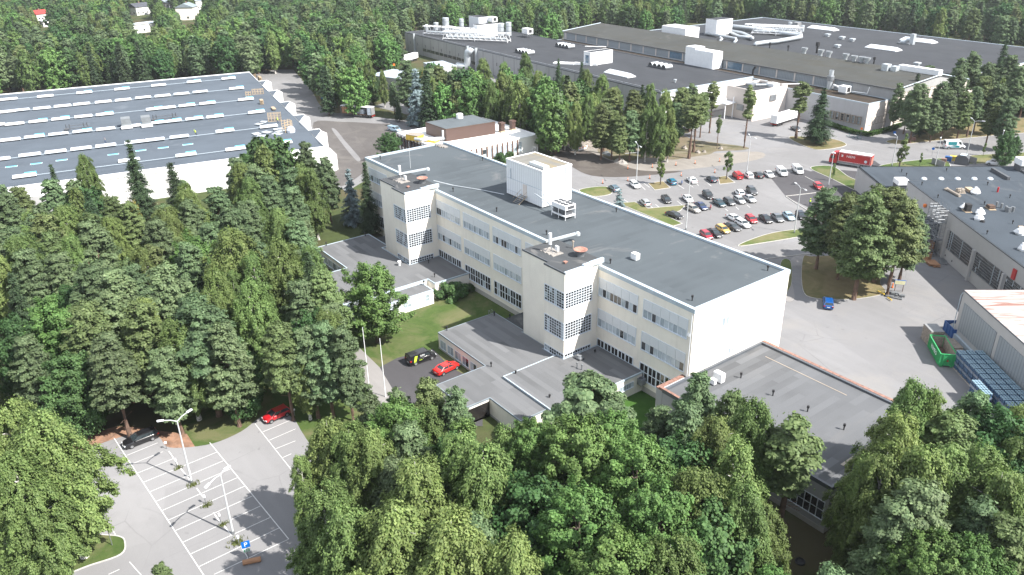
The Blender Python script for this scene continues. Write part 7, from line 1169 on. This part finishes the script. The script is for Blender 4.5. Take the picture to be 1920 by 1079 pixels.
def tmesh(sp, v, lod):
    key = (sp, v, lod)
    if key not in _tm:
        k, h, r, q, mt, nv = SPEC[sp]; sd_ = hash((sp.encode()[0], v)) % 1000 if 0 else sum(map(ord, sp))*17+v*101
        tk_ = (sp, v, 't'); 
        if tk_ not in _tm: _tm[tk_] = trunk(k, h, r, sd_)
        _tm[key] = (leafmesh('crown', crown(k, h, r, q, lod, sd_), mt), _tm[tk_])
    return _tm[key]
TREES = []; trg = random.Random(21)
def place(sp, xy, h, label, group=None, lod=0, v=None, wide=1.0, z=0.0):
    k, h0, r0, q, mt, nv = SPEC[sp]; v = trg.randrange(nv) if v is None else v % nv; cm, tm = tmesh(sp, v, lod); s = h/h0; sr = s*wide*trg.uniform(.94, 1.06)
    t = thing(KN[sp], label, {'pine_tree': 'pine', 'spruce_tree': 'spruce', 'birch_tree': 'birch', 'broadleaf_tree': 'tree', 'young_tree': 'young tree', 'bush': 'bush'}[KN[sp]], (xy[0], xy[1], z), trg.uniform(0, 6.28), group); t.scale = (sr, sr, s); link('trunk', tm, t); link('crown', cm, t); TREES.append((xy[0], xy[1], h, r0*sr)); return t
def top(sp, x, y, h, label, group=None, **kw):
    h = h*1.2 if sp not in 'HJYU' else h
    return place(sp, P2(x, y, h*.985), h, label, group, **kw)
def base(sp, x, y, h, label, group=None, **kw): return place(sp, P2(x, y, 0), h, label, group, **kw)
CLR = [[(215, 835), (235, 800), (310, 792), (325, 822), (450, 790), (500, 762), (562, 762), (575, 850), (560, 960), (560, 1079), (190, 1079), (236, 1000), (215, 900)],
 [(600, 470), (688, 440), (686, 300), (840, 265), (1480, 505), (1460, 650), (1690, 765), (1690, 800), (1600, 890), (1565, 1005), (1440, 940), (1530, 880), (1500, 790), (1300, 690), (1225, 770), (1170, 755), (1130, 715), (1050, 715), (960, 785), (900, 745), (870, 700), (830, 690), (700, 725), (690, 780), (655, 770), (680, 660), (760, 600), (740, 560), (640, 510)],
 [(-50, 165), (470, 130), (700, 330), (640, 330), (600, 285), (500, 250), (330, 300), (-50, 345)], [(1000, 300), (1290, 290), (1400, 290), (1400, 240), (1650, 262), (1990, 240), (1990, 690), (1770, 760), (1690, 760), (1460, 650), (1480, 505), (1150, 360)],
 [(755, 66), (800, 52), (985, 72), (1060, 76), (1062, 52), (1100, 41), (1240, 60), (1310, 33), (1420, 33), (1990, 92), (1820, 130), (1720, 150), (1640, 260), (1380, 250), (1350, 190), (1180, 150), (900, 125), (760, 110)], [(476, 120), (560, 122), (600, 196), (634, 188), (712, 200), (850, 228), (1010, 240), (1015, 290), (840, 270), (700, 300), (640, 340), (560, 225), (500, 150)],
 [(236, 12), (280, 10), (280, 28), (238, 30)], [(250, 40), (290, 38), (290, 54), (252, 58)], [(303, 0), (320, 0), (320, 12), (303, 12)], [(335, 15), (362, 13), (364, 38), (338, 42)], [(63, 18), (88, 18), (90, 50), (70, 40)], [(366, 3), (382, 1), (382, 14), (368, 14)], [(190, 330), (236, 340), (236, 392), (195, 392)], [(264, 320), (304, 318), (300, 372), (268, 372)], [(338, 308), (440, 296), (430, 345), (395, 350), (372, 372), (345, 345)], [(690, 125), (720, 118), (765, 130), (760, 200), (690, 200)], [(1840, 88), (1880, 86), (1880, 94), (1840, 94)]]
def inpoly(x, y, p):
    c = False; j = len(p)-1
    for i in range(len(p)):
        if (p[i][1] > y) != (p[j][1] > y) and x < (p[j][0]-p[i][0])*(y-p[i][1])/(p[j][1]-p[i][1])+p[i][0]: c = not c
        j = i
    return c
def prj(X, Y, Z): v = np.array([X, Y, Z])-CAM; d = v@_d; return 960+FPX*(v@_r)/d, 539.5-FPX*(v@_u)/d, d
# single trees that can be pointed at
top('S', 240, 266, 17, 'dark pointed spruce standing highest against the warehouse roof', v=0); top('S', 318, 307, 16, 'broad dark spruce right of the highest spruce', v=1, wide=1.2); top('S', 95, 311, 15, 'thin spruce left of the pale birch below the warehouse', v=2, wide=.8)
top('Wb', 152, 286, 16, 'pale green birch whose top covers the near edge of the warehouse', wide=.75); top('U', 652, 318, 14, 'grey-blue spruce left of the cream building', wide=1.05); top('S', 683, 306, 15, 'dark spruce close against the left end of the cream building', v=1, wide=.8)
base('U', 785, 236, 20, 'large blue spruce beside the white roofed block', wide=1.05); top('K', 728, 247, 8, 'round dark green tree at the left end of the white roofed block', wide=1.15); top('D', 692, 492, 13, 'bright green round tree in front of the left annex', wide=1.15, v=0)
top('P', 605, 286, 15, 'rounded bright pine at the right end of the warehouse wall', v=0, wide=.9); top('P', 570, 262, 16, 'pine with ragged top below the wooden crates', v=1, wide=.8); top('Q', 480, 258, 16, 'pine leaning to the left in front of the warehouse wall', v=1, wide=.85)
base('Wb', 160, 1046, 21, 'big birch with leaning white trunk left of the near car park', v=0, wide=1.2); base('Wb', 95, 1000, 20, 'large birch left of the one with the leaning trunk', v=1, wide=.92); top('Wb', 15, 850, 16, 'birch cut off by the left edge above the white car', v=2)
base('T', 1395, 278, 20.5, 'single tall thin pine standing alone by the kerb', v=1, wide=.9); base('T', 1344, 279, 11, 'small thin pine left of the single tall pine', v=2, wide=.8); base('S', 1530, 270, 17.5, 'dense dark spruce in the traffic island', v=2, wide=1.4); base('T', 1492, 260, 19.5, 'pine behind the dense spruce in the traffic island', v=0, wide=1.25)
base('T', 1292, 298, 20, 'pine with bare brown trunk at the right end of the grove', v=3, wide=1.3); base('T', 1300, 286, 19, 'pine just behind the bare trunked one', v=0, wide=1.3); base('T', 1330, 250, 18, 'pine in front of the cream wall left of the canopy', v=1, wide=1.1)
base('Y', 1238, 347, 8.5, 'young birch on the small grass island between blue and white cars', v=0); base('Y', 1362, 337, 8, 'young birch left of the red van', v=1); base('Y', 1685, 318, 8.5, 'thin birch on the verge above the grey roof', v=0, wide=1.2); base('Y', 1724, 312, 4, 'sapling between the thin birch and the bin enclosure', wide=.8); base('Y', 1843, 293, 4, 'sapling behind the parked white van', wide=.8); base('Y', 1560, 340, 5, 'sapling in the lawn below the red truck', wide=.6); base('Y', 1695, 280, 5, 'pale sapling beside the kerb behind the thin birch', v=1, wide=.8)
base('K', 1898, 300, 6.5, 'leafy tree on the verge at the right edge', wide=.9); base('J', 1161, 389, 5, 'small blue-green spruce rising above the roof coping', wide=1.05)
base('H', 846, 558, 3.0, 'dark green bush against the left annex wall', wide=1.1); base('H', 878, 548, 1.6, 'low bush in the corner beside the long facade'); base('H', 940, 304, 2.6, 'bush by the white building behind the coping, left one', wide=.8); base('H', 955, 300, 2.4, 'bush by the white building behind the coping, right one', wide=.7)
for x, y, h, v, l in ((1530, 505, 19, 0, 'leftmost pine of the clump in the yard'), (1600, 562, 22.5, 2, 'middle front pine of the clump in the yard'), (1663, 555, 20.5, 1, 'right front pine with curved trunk in the yard clump'), (1638, 530, 20.5, 3, 'back pine of the yard clump'), (1620, 500, 18.5, 2, 'rear pine hidden in the middle of the yard clump'), (1570, 525, 19, 1, 'pine left of the middle in the yard clump'), (1685, 530, 17, 0, 'rightmost pine of the yard clump leaning over the boards'), (1655, 500, 18, 3, 'pine at the back right of the yard clump')): base('P' if v == 0 else 'Q', x, y, h, l, v=v, wide=1.05)
base('T', 1455, 1022, 18.8, 'pine with tall reddish trunk in front of the low grey hall', v=2, wide=1.35); base('B', 1572, 1082, 17.5, 'slender birch with white stems at the corner of the grey hall', v=1, wide=.62); base('B', 1602, 1076, 15, 'second slender white stemmed birch beside the first', v=2, wide=.6)
top('R', 1112, 706, 12, 'dense rounded pine in front of the raised annex roof', v=0, wide=1.1); top('J', 296, 1052, 5, 'tip of a small young spruce at the bottom edge', wide=1.2) if 0 else top('T', 296, 1052, 7, 'tip of a small pine at the bottom edge of the lot', wide=.9)
for sp, x, y, h, w_, l in (('P', 768, 222, 22, .9, 'tall pine behind the blue spruce'), ('G', 802, 222, 19, .8, 'yellowing birch right of the blue spruce'), ('B', 816, 232, 17, .75, 'slim birch close right of the blue spruce'), ('Q', 828, 222, 20, .85, 'pine left of the last pine before the blue trailer'), ('P', 852, 232, 19, .85, 'last pine before the blue trailer'), ('K', 700, 196, 12, 1.0, 'dark leafy tree behind the open sided trailer, left of the shed'), ('B', 722, 202, 15, .8, 'birch in front of the shed'), ('K', 676, 196, 11, .9, 'low dark tree right behind the open sided trailer'), ('B', 612, 168, 19, .9, 'birch at the bend of the west road'), ('P', 740, 214, 13, .8, 'short pine left of the blue spruce')): base(sp, x, y, h, l, wide=w_)
# hedge
def hedge(pts, h, w_, lab):
    V = []; global rng; rng = np.random.default_rng(77); q = [np.array(P2(*p)) for p in pts]
    for a, b in zip(q, q[1:]):
        L = np.linalg.norm(b-a); n_ = int(L*420); t = rng.random(n_); C = np.zeros((n_, 3)); C[:, :2] = a+(b-a)*t[:, None]; C[:, :2] += rng.uniform(-w_/2, w_/2, (n_, 2)); C[:, 2] = rng.random(n_)**.6*h; V.append(quads(C, rng.normal(size=(n_, 3))+np.array([0, 0, .9]), np.full(n_, .2), np.full(n_, .28)))
    o = bpy.data.objects.new('hedge', leafmesh('hedge', np.concatenate(V), 'leaf_hedge')); COL.objects.link(o); tag(o, lab, 'hedge')
hedge([(1552, 236), (1600, 252), (1628, 256), (1670, 246), (1700, 232)], 1.5, 1.5, 'clipped green hedge wrapping the corner of the white office block')
# explicit clumps (top pixel, height)
L1 = 'tree in the dense mixed wood between the warehouse and the near car park'; G1 = 'dense wood left of the cream building'
def word(sp): return {'P': 'grey-green pine', 'Q': 'warm green pine', 'R': 'rounded pine', 'T': 'thin pine', 'S': 'dark spruce', 'B': 'birch', 'Wb': 'drooping birch', 'D': 'bright leafy tree', 'K': 'dark leafy tree', 'A': 'light green aspen', 'U': 'blue spruce', 'G': 'yellowing birch'}[sp]
def grp(lst, where, g, lod=0):
    for sp, x, y, h, *w_ in lst:
        cs_ = [CLR[0]] if 'left of the cream' in g else [CLR[5]] if 'west road' in g else [CLR[5], CLR[3]] if 'grove' in g else []
        if cs_:
            def hits(hh):
                X, Y = P2(x, y, hh*1.2*.985); return any(inpoly(*prj(X+_r[0]*s*2.6*(1-f*.6), Y+_r[1]*s*2.6*(1-f*.6), hh*1.2*f)[:2], c_) for c_ in cs_ for f in (.18, .4, .6, .8) for s in (-1, 0, 1))
            while h > 8 and hits(h): h -= .7
        top(sp, x, y, h, word(sp)+' '+(near_where(g, x, y) or where), word(sp)+' '+g, lod=lod, wide=w_[0] if w_ else 1.0)
grp([('P', 440, 292, 15), ('P', 400, 345, 15), ('Q', 30, 345, 14), ('P', 540, 305, 15), ('Q', 205, 362, 14), ('P', 300, 378, 14), ('G', 247, 372, 10, .8), ('P', 545, 345, 15), ('P', 500, 325, 15), ('Wb', 115, 380, 15, .9), ('P', 60, 392, 15), ('P', 350, 372, 14), ('Q', 165, 395, 14), ('P', 15, 420, 15), ('P', 460, 365, 15), ('Wb', 425, 425, 18, 1.15), ('Wb', 520, 445, 17, 1.0), ('B', 470, 470, 16), ('Wb', 575, 458, 15, .8), ('Q', 280, 455, 14), ('P', 40, 462, 16), ('P', 105, 470, 15), ('Q', 235, 480, 13), ('P', 165, 478, 17, 1.1), ('P', 205, 500, 17, 1.1), ('D', 80, 560, 14, 1.05), ('K', 20, 590, 13), ('P', 300, 492, 18, 1.1), ('Q', 255, 560, 16), ('P', 365, 555, 17, 1.15), ('P', 410, 600, 15), ('Wb', 465, 520, 16, 1.0), ('Q', 600, 498, 16, .9), ('P', 560, 520, 15), ('P', 640, 605, 14, .9), ('Q', 520, 600, 15), ('P', 570, 600, 14), ('P', 190, 620, 15), ('K', 120, 660, 12), ('Wb', 330, 590, 15), ('P', 300, 640, 13), ('B', 400, 500, 16), ('P', 600, 600, 14), ('B', 560, 640, 12), ('Q', 150, 560, 16), ('K', 440, 660, 11), ('Q', 90, 430, 14), ('P', 350, 450, 15)], 'in the dense wood left of the cream building', 'in the wood left of the cream building')
grp([('P', 690, 735, 11, .9), ('P', 745, 722, 12, .9), ('Q', 800, 705, 13, .85), ('P', 850, 722, 13, .9), ('B', 610, 775, 15, 1.15), ('Wb', 650, 790, 15, .9), ('Wb', 690, 800, 15), ('P', 760, 790, 14), ('Wb', 780, 850, 17, 1.15), ('Wb', 860, 790, 16), ('Wb', 905, 830, 17, 1.1), ('B', 945, 790, 14), ('Wb', 740, 940, 17, 1.1), ('Wb', 850, 960, 17, 1.1), ('A', 1000, 790, 15, .9), ('A', 1080, 785, 17, 1.05), ('A', 1150, 775, 16), ('A', 1200, 830, 17), ('A', 1240, 910, 17), ('Wb', 640, 940, 16), ('K', 1010, 900, 15), ('A', 1090, 920, 17), ('P', 1240, 755, 12, .9), ('P', 1312, 695, 14, .85), ('P', 1290, 750, 14), ('Wb', 1345, 775, 16), ('Q', 1375, 727, 14, .8), ('Wb', 1420, 745, 16, .9), ('B', 1390, 820, 17), ('Wb', 1310, 870, 17), ('Wb', 1260, 1000, 16), ('A', 1160, 1010, 16), ('Wb', 960, 1000, 16), ('B', 560, 850, 12, .7), ('Wb', 600, 900, 15), ('K', 1340, 940, 15), ('Wb', 1400, 900, 16, .9), ('K', 1290, 820, 14)], 'in the foreground wood below the right annex', 'in the foreground wood')
grp([('Wb', 1720, 708, 17, .8), ('B', 1755, 720, 16, .8), ('P', 1835, 728, 15, .85), ('Q', 1800, 770, 15), ('Wb', 1700, 770, 17), ('Wb', 1665, 830, 16, .9), ('B', 1740, 830, 17), ('Wb', 1790, 830, 16), ('P', 1740, 900, 16), ('Wb', 1850, 830, 16), ('K', 1900, 770, 15), ('Wb', 1890, 870, 16), ('P', 1860, 930, 15), ('A', 1760, 1000, 14), ('A', 1830, 1010, 14), ('P', 1700, 930, 15), ('Q', 1910, 960, 15), ('K', 1680, 990, 9), ('K', 1750, 1050, 9), ('Wb', 1930, 800, 15)], 'in the wood at the lower right corner', 'in the lower right wood')
grp([('B', 905, 105, 17), ('B', 945, 115, 16), ('B', 985, 95, 17), ('S', 1047, 112, 15, .8), ('B', 1010, 130, 16), ('B', 1060, 140, 16), ('B', 1100, 125, 16), ('S', 1091, 117, 15, .8), ('B', 1130, 135, 16), ('Q', 1150, 160, 15), ('Q', 1190, 165, 15), ('S', 1205, 160, 13), ('B', 1220, 155, 16), ('B', 1250, 165, 16), ('Q', 1280, 160, 15), ('B', 960, 165, 15), ('B', 1030, 175, 15), ('B', 1080, 190, 14), ('Q', 1130, 190, 15), ('Q', 1165, 215, 13), ('B', 1240, 195, 15), ('B', 920, 150, 15), ('B', 1000, 190, 14), ('P', 1300, 155, 14, .9), ('P', 1270, 190, 13), ('Q', 1150, 205, 13), ('P', 1185, 200, 14), ('B', 1215, 200, 14), ('B', 1258, 200, 14), ('T', 1135, 180, 15, 1.4), ('B', 1060, 190, 13), ('B', 985, 160, 14), ('B', 940, 170, 13), ('Q', 1320, 170, 13, .9), ('B', 1105, 175, 14)], 'in the grove between the factory and the dug up road', 'in the grove before the factory')
grp([('S', 745, 180, 10), ('D', 615, 100, 16), ('D', 660, 95, 16), ('B', 690, 110, 15)], 'between the west road and the factory', 'by the west road')
grp([('P', 1730, 148, 17, 1.0), ('S', 1722, 140, 14, 1.1), ('S', 1757, 145, 12), ('P', 1690, 152, 14, .7), ('P', 1800, 125, 17), ('P', 1830, 95, 17), ('S', 1888, 75, 19), ('P', 1860, 110, 17), ('P', 1915, 120, 17), ('P', 1785, 165, 14), ('Q', 1850, 140, 16), ('P', 1900, 180, 14), ('Q', 1815, 170, 13), ('P', 1770, 150, 15), ('P', 1745, 120, 15), ('P', 1760, 190, 11), ('P', 1880, 150, 15), ('S', 1740, 175, 12), ('K', 1895, 245, 9), ('P', 1710, 170, 12), ('P', 1835, 160, 14), ('Q', 1868, 190, 12), ('P', 1808, 105, 16), ('P', 1900, 100, 17)], 'on the dry bank right of the white office block', 'on the dry bank')
# ------------------------------------------------------------------ fill: keep the open parts of the picture open
SIL = [(540, 830), (600, 790), (650, 780), (700, 730), (850, 705), (900, 750), (950, 785), (1040, 740), (1110, 712), (1190, 765), (1240, 760), (1310, 700), (1370, 730), (1440, 740), (1480, 790), (1520, 880), (1560, 960), (1600, 860), (1680, 800), (1720, 715), (1840, 725), (1990, 760)]
def okay(X, Y, h, r, fore=False):
    for z, rr in ((h, 0), (h*.8, r*.5), (h*.55, r*.9), (h*.3, r*.6)):
        for s in (-1, 0, 1):
            x, y, d = prj(X+_r[0]*rr*s, Y+_r[1]*rr*s, z)
            if d < 5: return False
            if any(inpoly(x, y, c) for c in CLR): return False
            if fore and y < np.interp(x, [a for a, _ in SIL], [b for _, b in SIL]): return False
    return True
FOOT = [[P2(*q) for q in ((1020, 300), (1120, 262), (1290, 250), (1340, 200), (1480, 195), (1560, 215), (1720, 238), (1920, 222), (2150, 205), (2500, 300), (2400, 900), (1960, 1080), (1700, 800), (1560, 742), (1300, 560), (1050, 450))]]+[[f(*q)[:2] for q in p] for f, p in ((FF, [(-196, -12), (80, -12), (72, 190), (-110, 190), (-120, 50), (-196, 50)]), (HF, [(-139, -130), (3, -130), (3, 12), (-139, 8)]), (RF, [(-30, -8), (120, -8), (120, 80), (-30, 80)]))]+[[(-90, -30), (-54, -30), (-54, 2), (3, 2), (3, -8), (30, -8), (30, 20), (3, 25), (-160, 25), (-160, 75), (-125, 75), (-125, 25), (-100, 0), (-90, 0)]]
def free(X, Y, m=2.6, foot=True):
    if foot and any(inpoly(X, Y, p) for p in FOOT): return False
    return all((X-a)**2+(Y-b)**2 > (m+.35*r)**2 for a, b, h, r in TREES)
frg = random.Random(5)
def fill(polypx, n, mix, hr, where, g, m=2.6, fore=False, lod=0, maxn=60):
    poly = [P2(*p) for p in polypx]; xs_, ys_ = [p[0] for p in poly], [p[1] for p in poly]; k = 0
    for _ in range(n):
        X, Y = frg.uniform(min(xs_), max(xs_)), frg.uniform(min(ys_), max(ys_))
        if not inpoly(X, Y, poly) or not free(X, Y, m, False): continue
        sp = frg.choices(list(mix), list(mix.values()))[0]; h = frg.uniform(*hr)
        if SPEC[sp][1] < h: h = min(h, SPEC[sp][1]*1.15)
        if not okay(X, Y, h, SPEC[sp][2]*h/SPEC[sp][1]*.8, fore): continue
        place(sp, (X, Y), h, word(sp)+' '+(near_where(g, *prj(X, Y, h)[:2]) or where), word(sp)+' '+g, lod=lod); k += 1
        if k >= maxn: break
fill([(-250, 880), (120, 850), (210, 800), (300, 775), (400, 795), (480, 745), (560, 735), (650, 745), (660, 640), (600, 560), (590, 540), (560, 470), (640, 440), (560, 425), (400, 440), (200, 465), (-200, 520)], 3600, dict(P=5, Q=2, B=2, Wb=2, K=1, D=.6, S=.4), (14, 20), 'in the dense wood left of the cream building', 'in the wood left of the cream building', m=1.5, maxn=75)
fill([(560, 820), (700, 800), (900, 850), (1000, 850), (1180, 780), (1260, 800), (1430, 940), (1440, 1050), (1700, 1400), (600, 1600), (520, 1200), (560, 1000)], 2600, dict(Wb=4, A=2, K=1, P=1, B=2), (14, 19), 'in the foreground wood below the right annex', 'in the foreground wood', m=2.0, fore=True, maxn=24)
fill([(1640, 980), (1720, 900), (1800, 860), (1980, 900), (2300, 1300), (1700, 1500), (1620, 1150)], 1200, dict(Wb=3, K=2, P=2, A=1), (13, 18), 'in the wood at the lower right corner', 'in the lower right wood', m=2.0, fore=True, maxn=12)
fill([(900, 235), (960, 215), (1280, 215), (1300, 280), (1150, 285), (1040, 262), (960, 250)], 500, dict(B=4, Q=1, T=2), (11, 15), 'in the grove between the factory and the dug up road', 'in the grove before the factory', m=1.8, maxn=12)
# the far woods: the nearest ones one by one, the rest as one mass
far = []; wrg = np.random.default_rng(9); cell = {}
cand = []
for _ in range(90000):
    x = wrg.uniform(-80, 2000); d = wrg.uniform(190, 900); v_ = _d*FPX+_r*(x-960); az = math.atan2(v_[1], v_[0]); X, Y = CAM[0]+d*math.cos(az), CAM[1]+d*math.sin(az)
    if wrg.random() > d/900: continue
    sp_ = 5.0 if d < 380 else 5.8 if d < 520 else 6.8; key = (int(X//sp_), int(Y//sp_))
    if key in cell: continue
    if any(inpoly(X, Y, p) for p in FOOT): continue
    cell[key] = 1; pn = math.sin(X*.021+1)+math.sin(Y*.027)+math.sin((X+Y)*.011+2); sp = wrg.choice(['P', 'B', 'S', 'D', 'Q', 'K'], p=np.array([2.6-pn*.5, 1.9+pn*.5, 1.0, 1.9+pn*.4, .9, 1.5])/np.sum([2.6-pn*.5, 1.9+pn*.5, 1.0, 1.9+pn*.4, .9, 1.5])); h = wrg.uniform(13, 21.5); r = SPEC[sp][2]*h/SPEC[sp][1]
    if not okay(X, Y, h, r*.8): continue
    if not free(X, Y, 2.0, False): continue
    px = prj(X, Y, h*.7)
    if px[1] < -60 or px[1] > 420 or not -60 < px[0] < 1980: continue
    cand.append((d, X, Y, sp, h))
cand.sort(key=lambda c: c[0]); NEAR = 110
def far_where(X, Y):
    x, y, _ = prj(X, Y, 5); return ('beyond the warehouse', 'beyond the warehouse') if x < 500 else ('beyond the west road', 'beyond the west road') if x < 800 else ('behind the factory roofs', 'behind the factory') if x < 1700 else ('behind the dry bank at the right', 'behind the dry bank')
def far_bit(X, Y): x = prj(X, Y, 5)[0]; return ('far left' if x < 90 else 'left' if x < 200 else 'middle' if x < 320 else 'right' if x < 430 else 'by the roof corner') if x < 500 else 'left stretch' if x < 640 else 'middle stretch' if x < 700 else 'right stretch' if x < 800 else 'far side'
for d, X, Y, sp, h in cand[:NEAR]: w_ = far_where(X, Y); place(sp, (X, Y), h, word(sp)+' at the wood edge '+w_[0]+', '+far_bit(X, Y), word(sp)+' at the wood edge '+w_[1], lod=1)
rest = cand[NEAR:]; KS = ['P', 'B', 'S', 'D', 'Q', 'K']; print('trees', len(TREES), 'woodland', len(rest))
pm = bpy.data.meshes.new('woodland'); pm.from_pydata([(c[1], c[2], 0) for c in rest], [], []); 
for nm, ty, vals in (('k', 'INT', [KS.index(c[3])*2+int(wrg.integers(2)) for c in rest]), ('s', 'FLOAT', [c[4]/SPEC[c[3]][1] for c in rest]), ('a', 'FLOAT', [float(wrg.uniform(0, 6.28)) for c in rest])):
    at = pm.attributes.new(nm, ty, 'POINT'); at.data.foreach_set('value', vals)
wo = bpy.data.objects.new('woodland', pm); COL.objects.link(wo); tag(wo, 'dense mixed wood stretching to the horizon behind the buildings', 'wood', kind='stuff')
gt_ = bpy.data.node_groups.new('woodland', 'GeometryNodeTree'); gt_.interface.new_socket('Geometry', in_out='INPUT', socket_type='NodeSocketGeometry'); gt_.interface.new_socket('Geometry', in_out='OUTPUT', socket_type='NodeSocketGeometry')
N = gt_.nodes; LK = gt_.links.new; gi = N.new('NodeGroupInput'); go = N.new('NodeGroupOutput'); jn = N.new('GeometryNodeJoinGeometry'); LK(jn.outputs[0], go.inputs[0])
def attr(nm, ty): a = N.new('GeometryNodeInputNamedAttribute'); a.data_type = ty; a.inputs[0].default_value = nm; return a.outputs[0]
ka, sa, aa = attr('k', 'INT'), attr('s', 'FLOAT'), attr('a', 'FLOAT'); cx = N.new('ShaderNodeCombineXYZ'); LK(aa, cx.inputs[2]); e2r = N.new('FunctionNodeEulerToRotation'); LK(cx.outputs[0], e2r.inputs[0])
done = set(); owner = {}
for t in [o for o in COL.objects if o.type == 'EMPTY' and o.name.split('.')[0] in set(KN.values())]:
    for c in t.children:
        if c.name.startswith('crown') and c.data.name not in owner: owner[c.data.name] = (c, [k for k in t.children if k.name.startswith('trunk')][0])
for i, sp in enumerate(KS):
    for v in range(2):
        cm, tm = tmesh(sp, v % SPEC[sp][5], 1)
        if cm.name not in owner: place(sp, (rest[i*2+v][1]+2, rest[i*2+v][2]+1), 13, word(sp)+' standing deep in the far wood', word(sp)+' in the far wood', lod=1, v=v); t = [o for o in COL.objects if o.type == 'EMPTY'][-1]; 
for t in [o for o in COL.objects if o.type == 'EMPTY' and o.name.split('.')[0] in set(KN.values())]:
    for c in t.children:
        if c.name.startswith('crown') and c.data.name not in owner: owner[c.data.name] = (c, [k for k in t.children if k.name.startswith('trunk')][0])
for i, sp in enumerate(KS):
    for v in range(2):
        cm, tm = tmesh(sp, v % SPEC[sp][5], 1); co_, to_ = owner[cm.name]
        cmp = N.new('FunctionNodeCompare'); cmp.data_type = 'INT'; cmp.operation = 'EQUAL'; LK(ka, [s for s in cmp.inputs if s.enabled and s.type == 'INT'][0]); [s for s in cmp.inputs if s.enabled and s.type == 'INT'][1].default_value = i*2+v
        for ob in (co_, to_):
            oi = N.new('GeometryNodeObjectInfo'); oi.inputs[0].default_value = ob; oi.inputs[1].default_value = True; oi.transform_space = 'ORIGINAL'; ip = N.new('GeometryNodeInstanceOnPoints'); LK(gi.outputs[0], ip.inputs[0]); LK(cmp.outputs[0], ip.inputs['Selection']); LK(oi.outputs['Geometry'], ip.inputs['Instance']); LK(e2r.outputs[0], ip.inputs['Rotation']); LK(sa, ip.inputs['Scale']); LK(ip.outputs[0], jn.inputs[0])
md = wo.modifiers.new('woodland', 'NODES'); md.node_group = gt_
# ------------------------------------------------------------------ air: faint haze over the distance
hz = MB(); hz.box(-1805, -905, -1, 705, 1905, 82)
ho = hz.build('haze', bpy.data.materials.new('haze')); tag(ho, kind='stuff'); hm = ho.data.materials[0]; hm.use_nodes = True
hn = hm.node_tree.nodes; hn.remove(hn['Principled BSDF']); pv = hn.new('ShaderNodeVolumePrincipled'); pv.inputs['Color'].default_value = (0.86, 0.91, 0.97, 1); pv.inputs['Density'].default_value = 0.00010; pv.inputs['Anisotropy'].default_value = 0.2
hm.node_tree.links.new(pv.outputs[0], hn['Material Output'].inputs['Volume'])
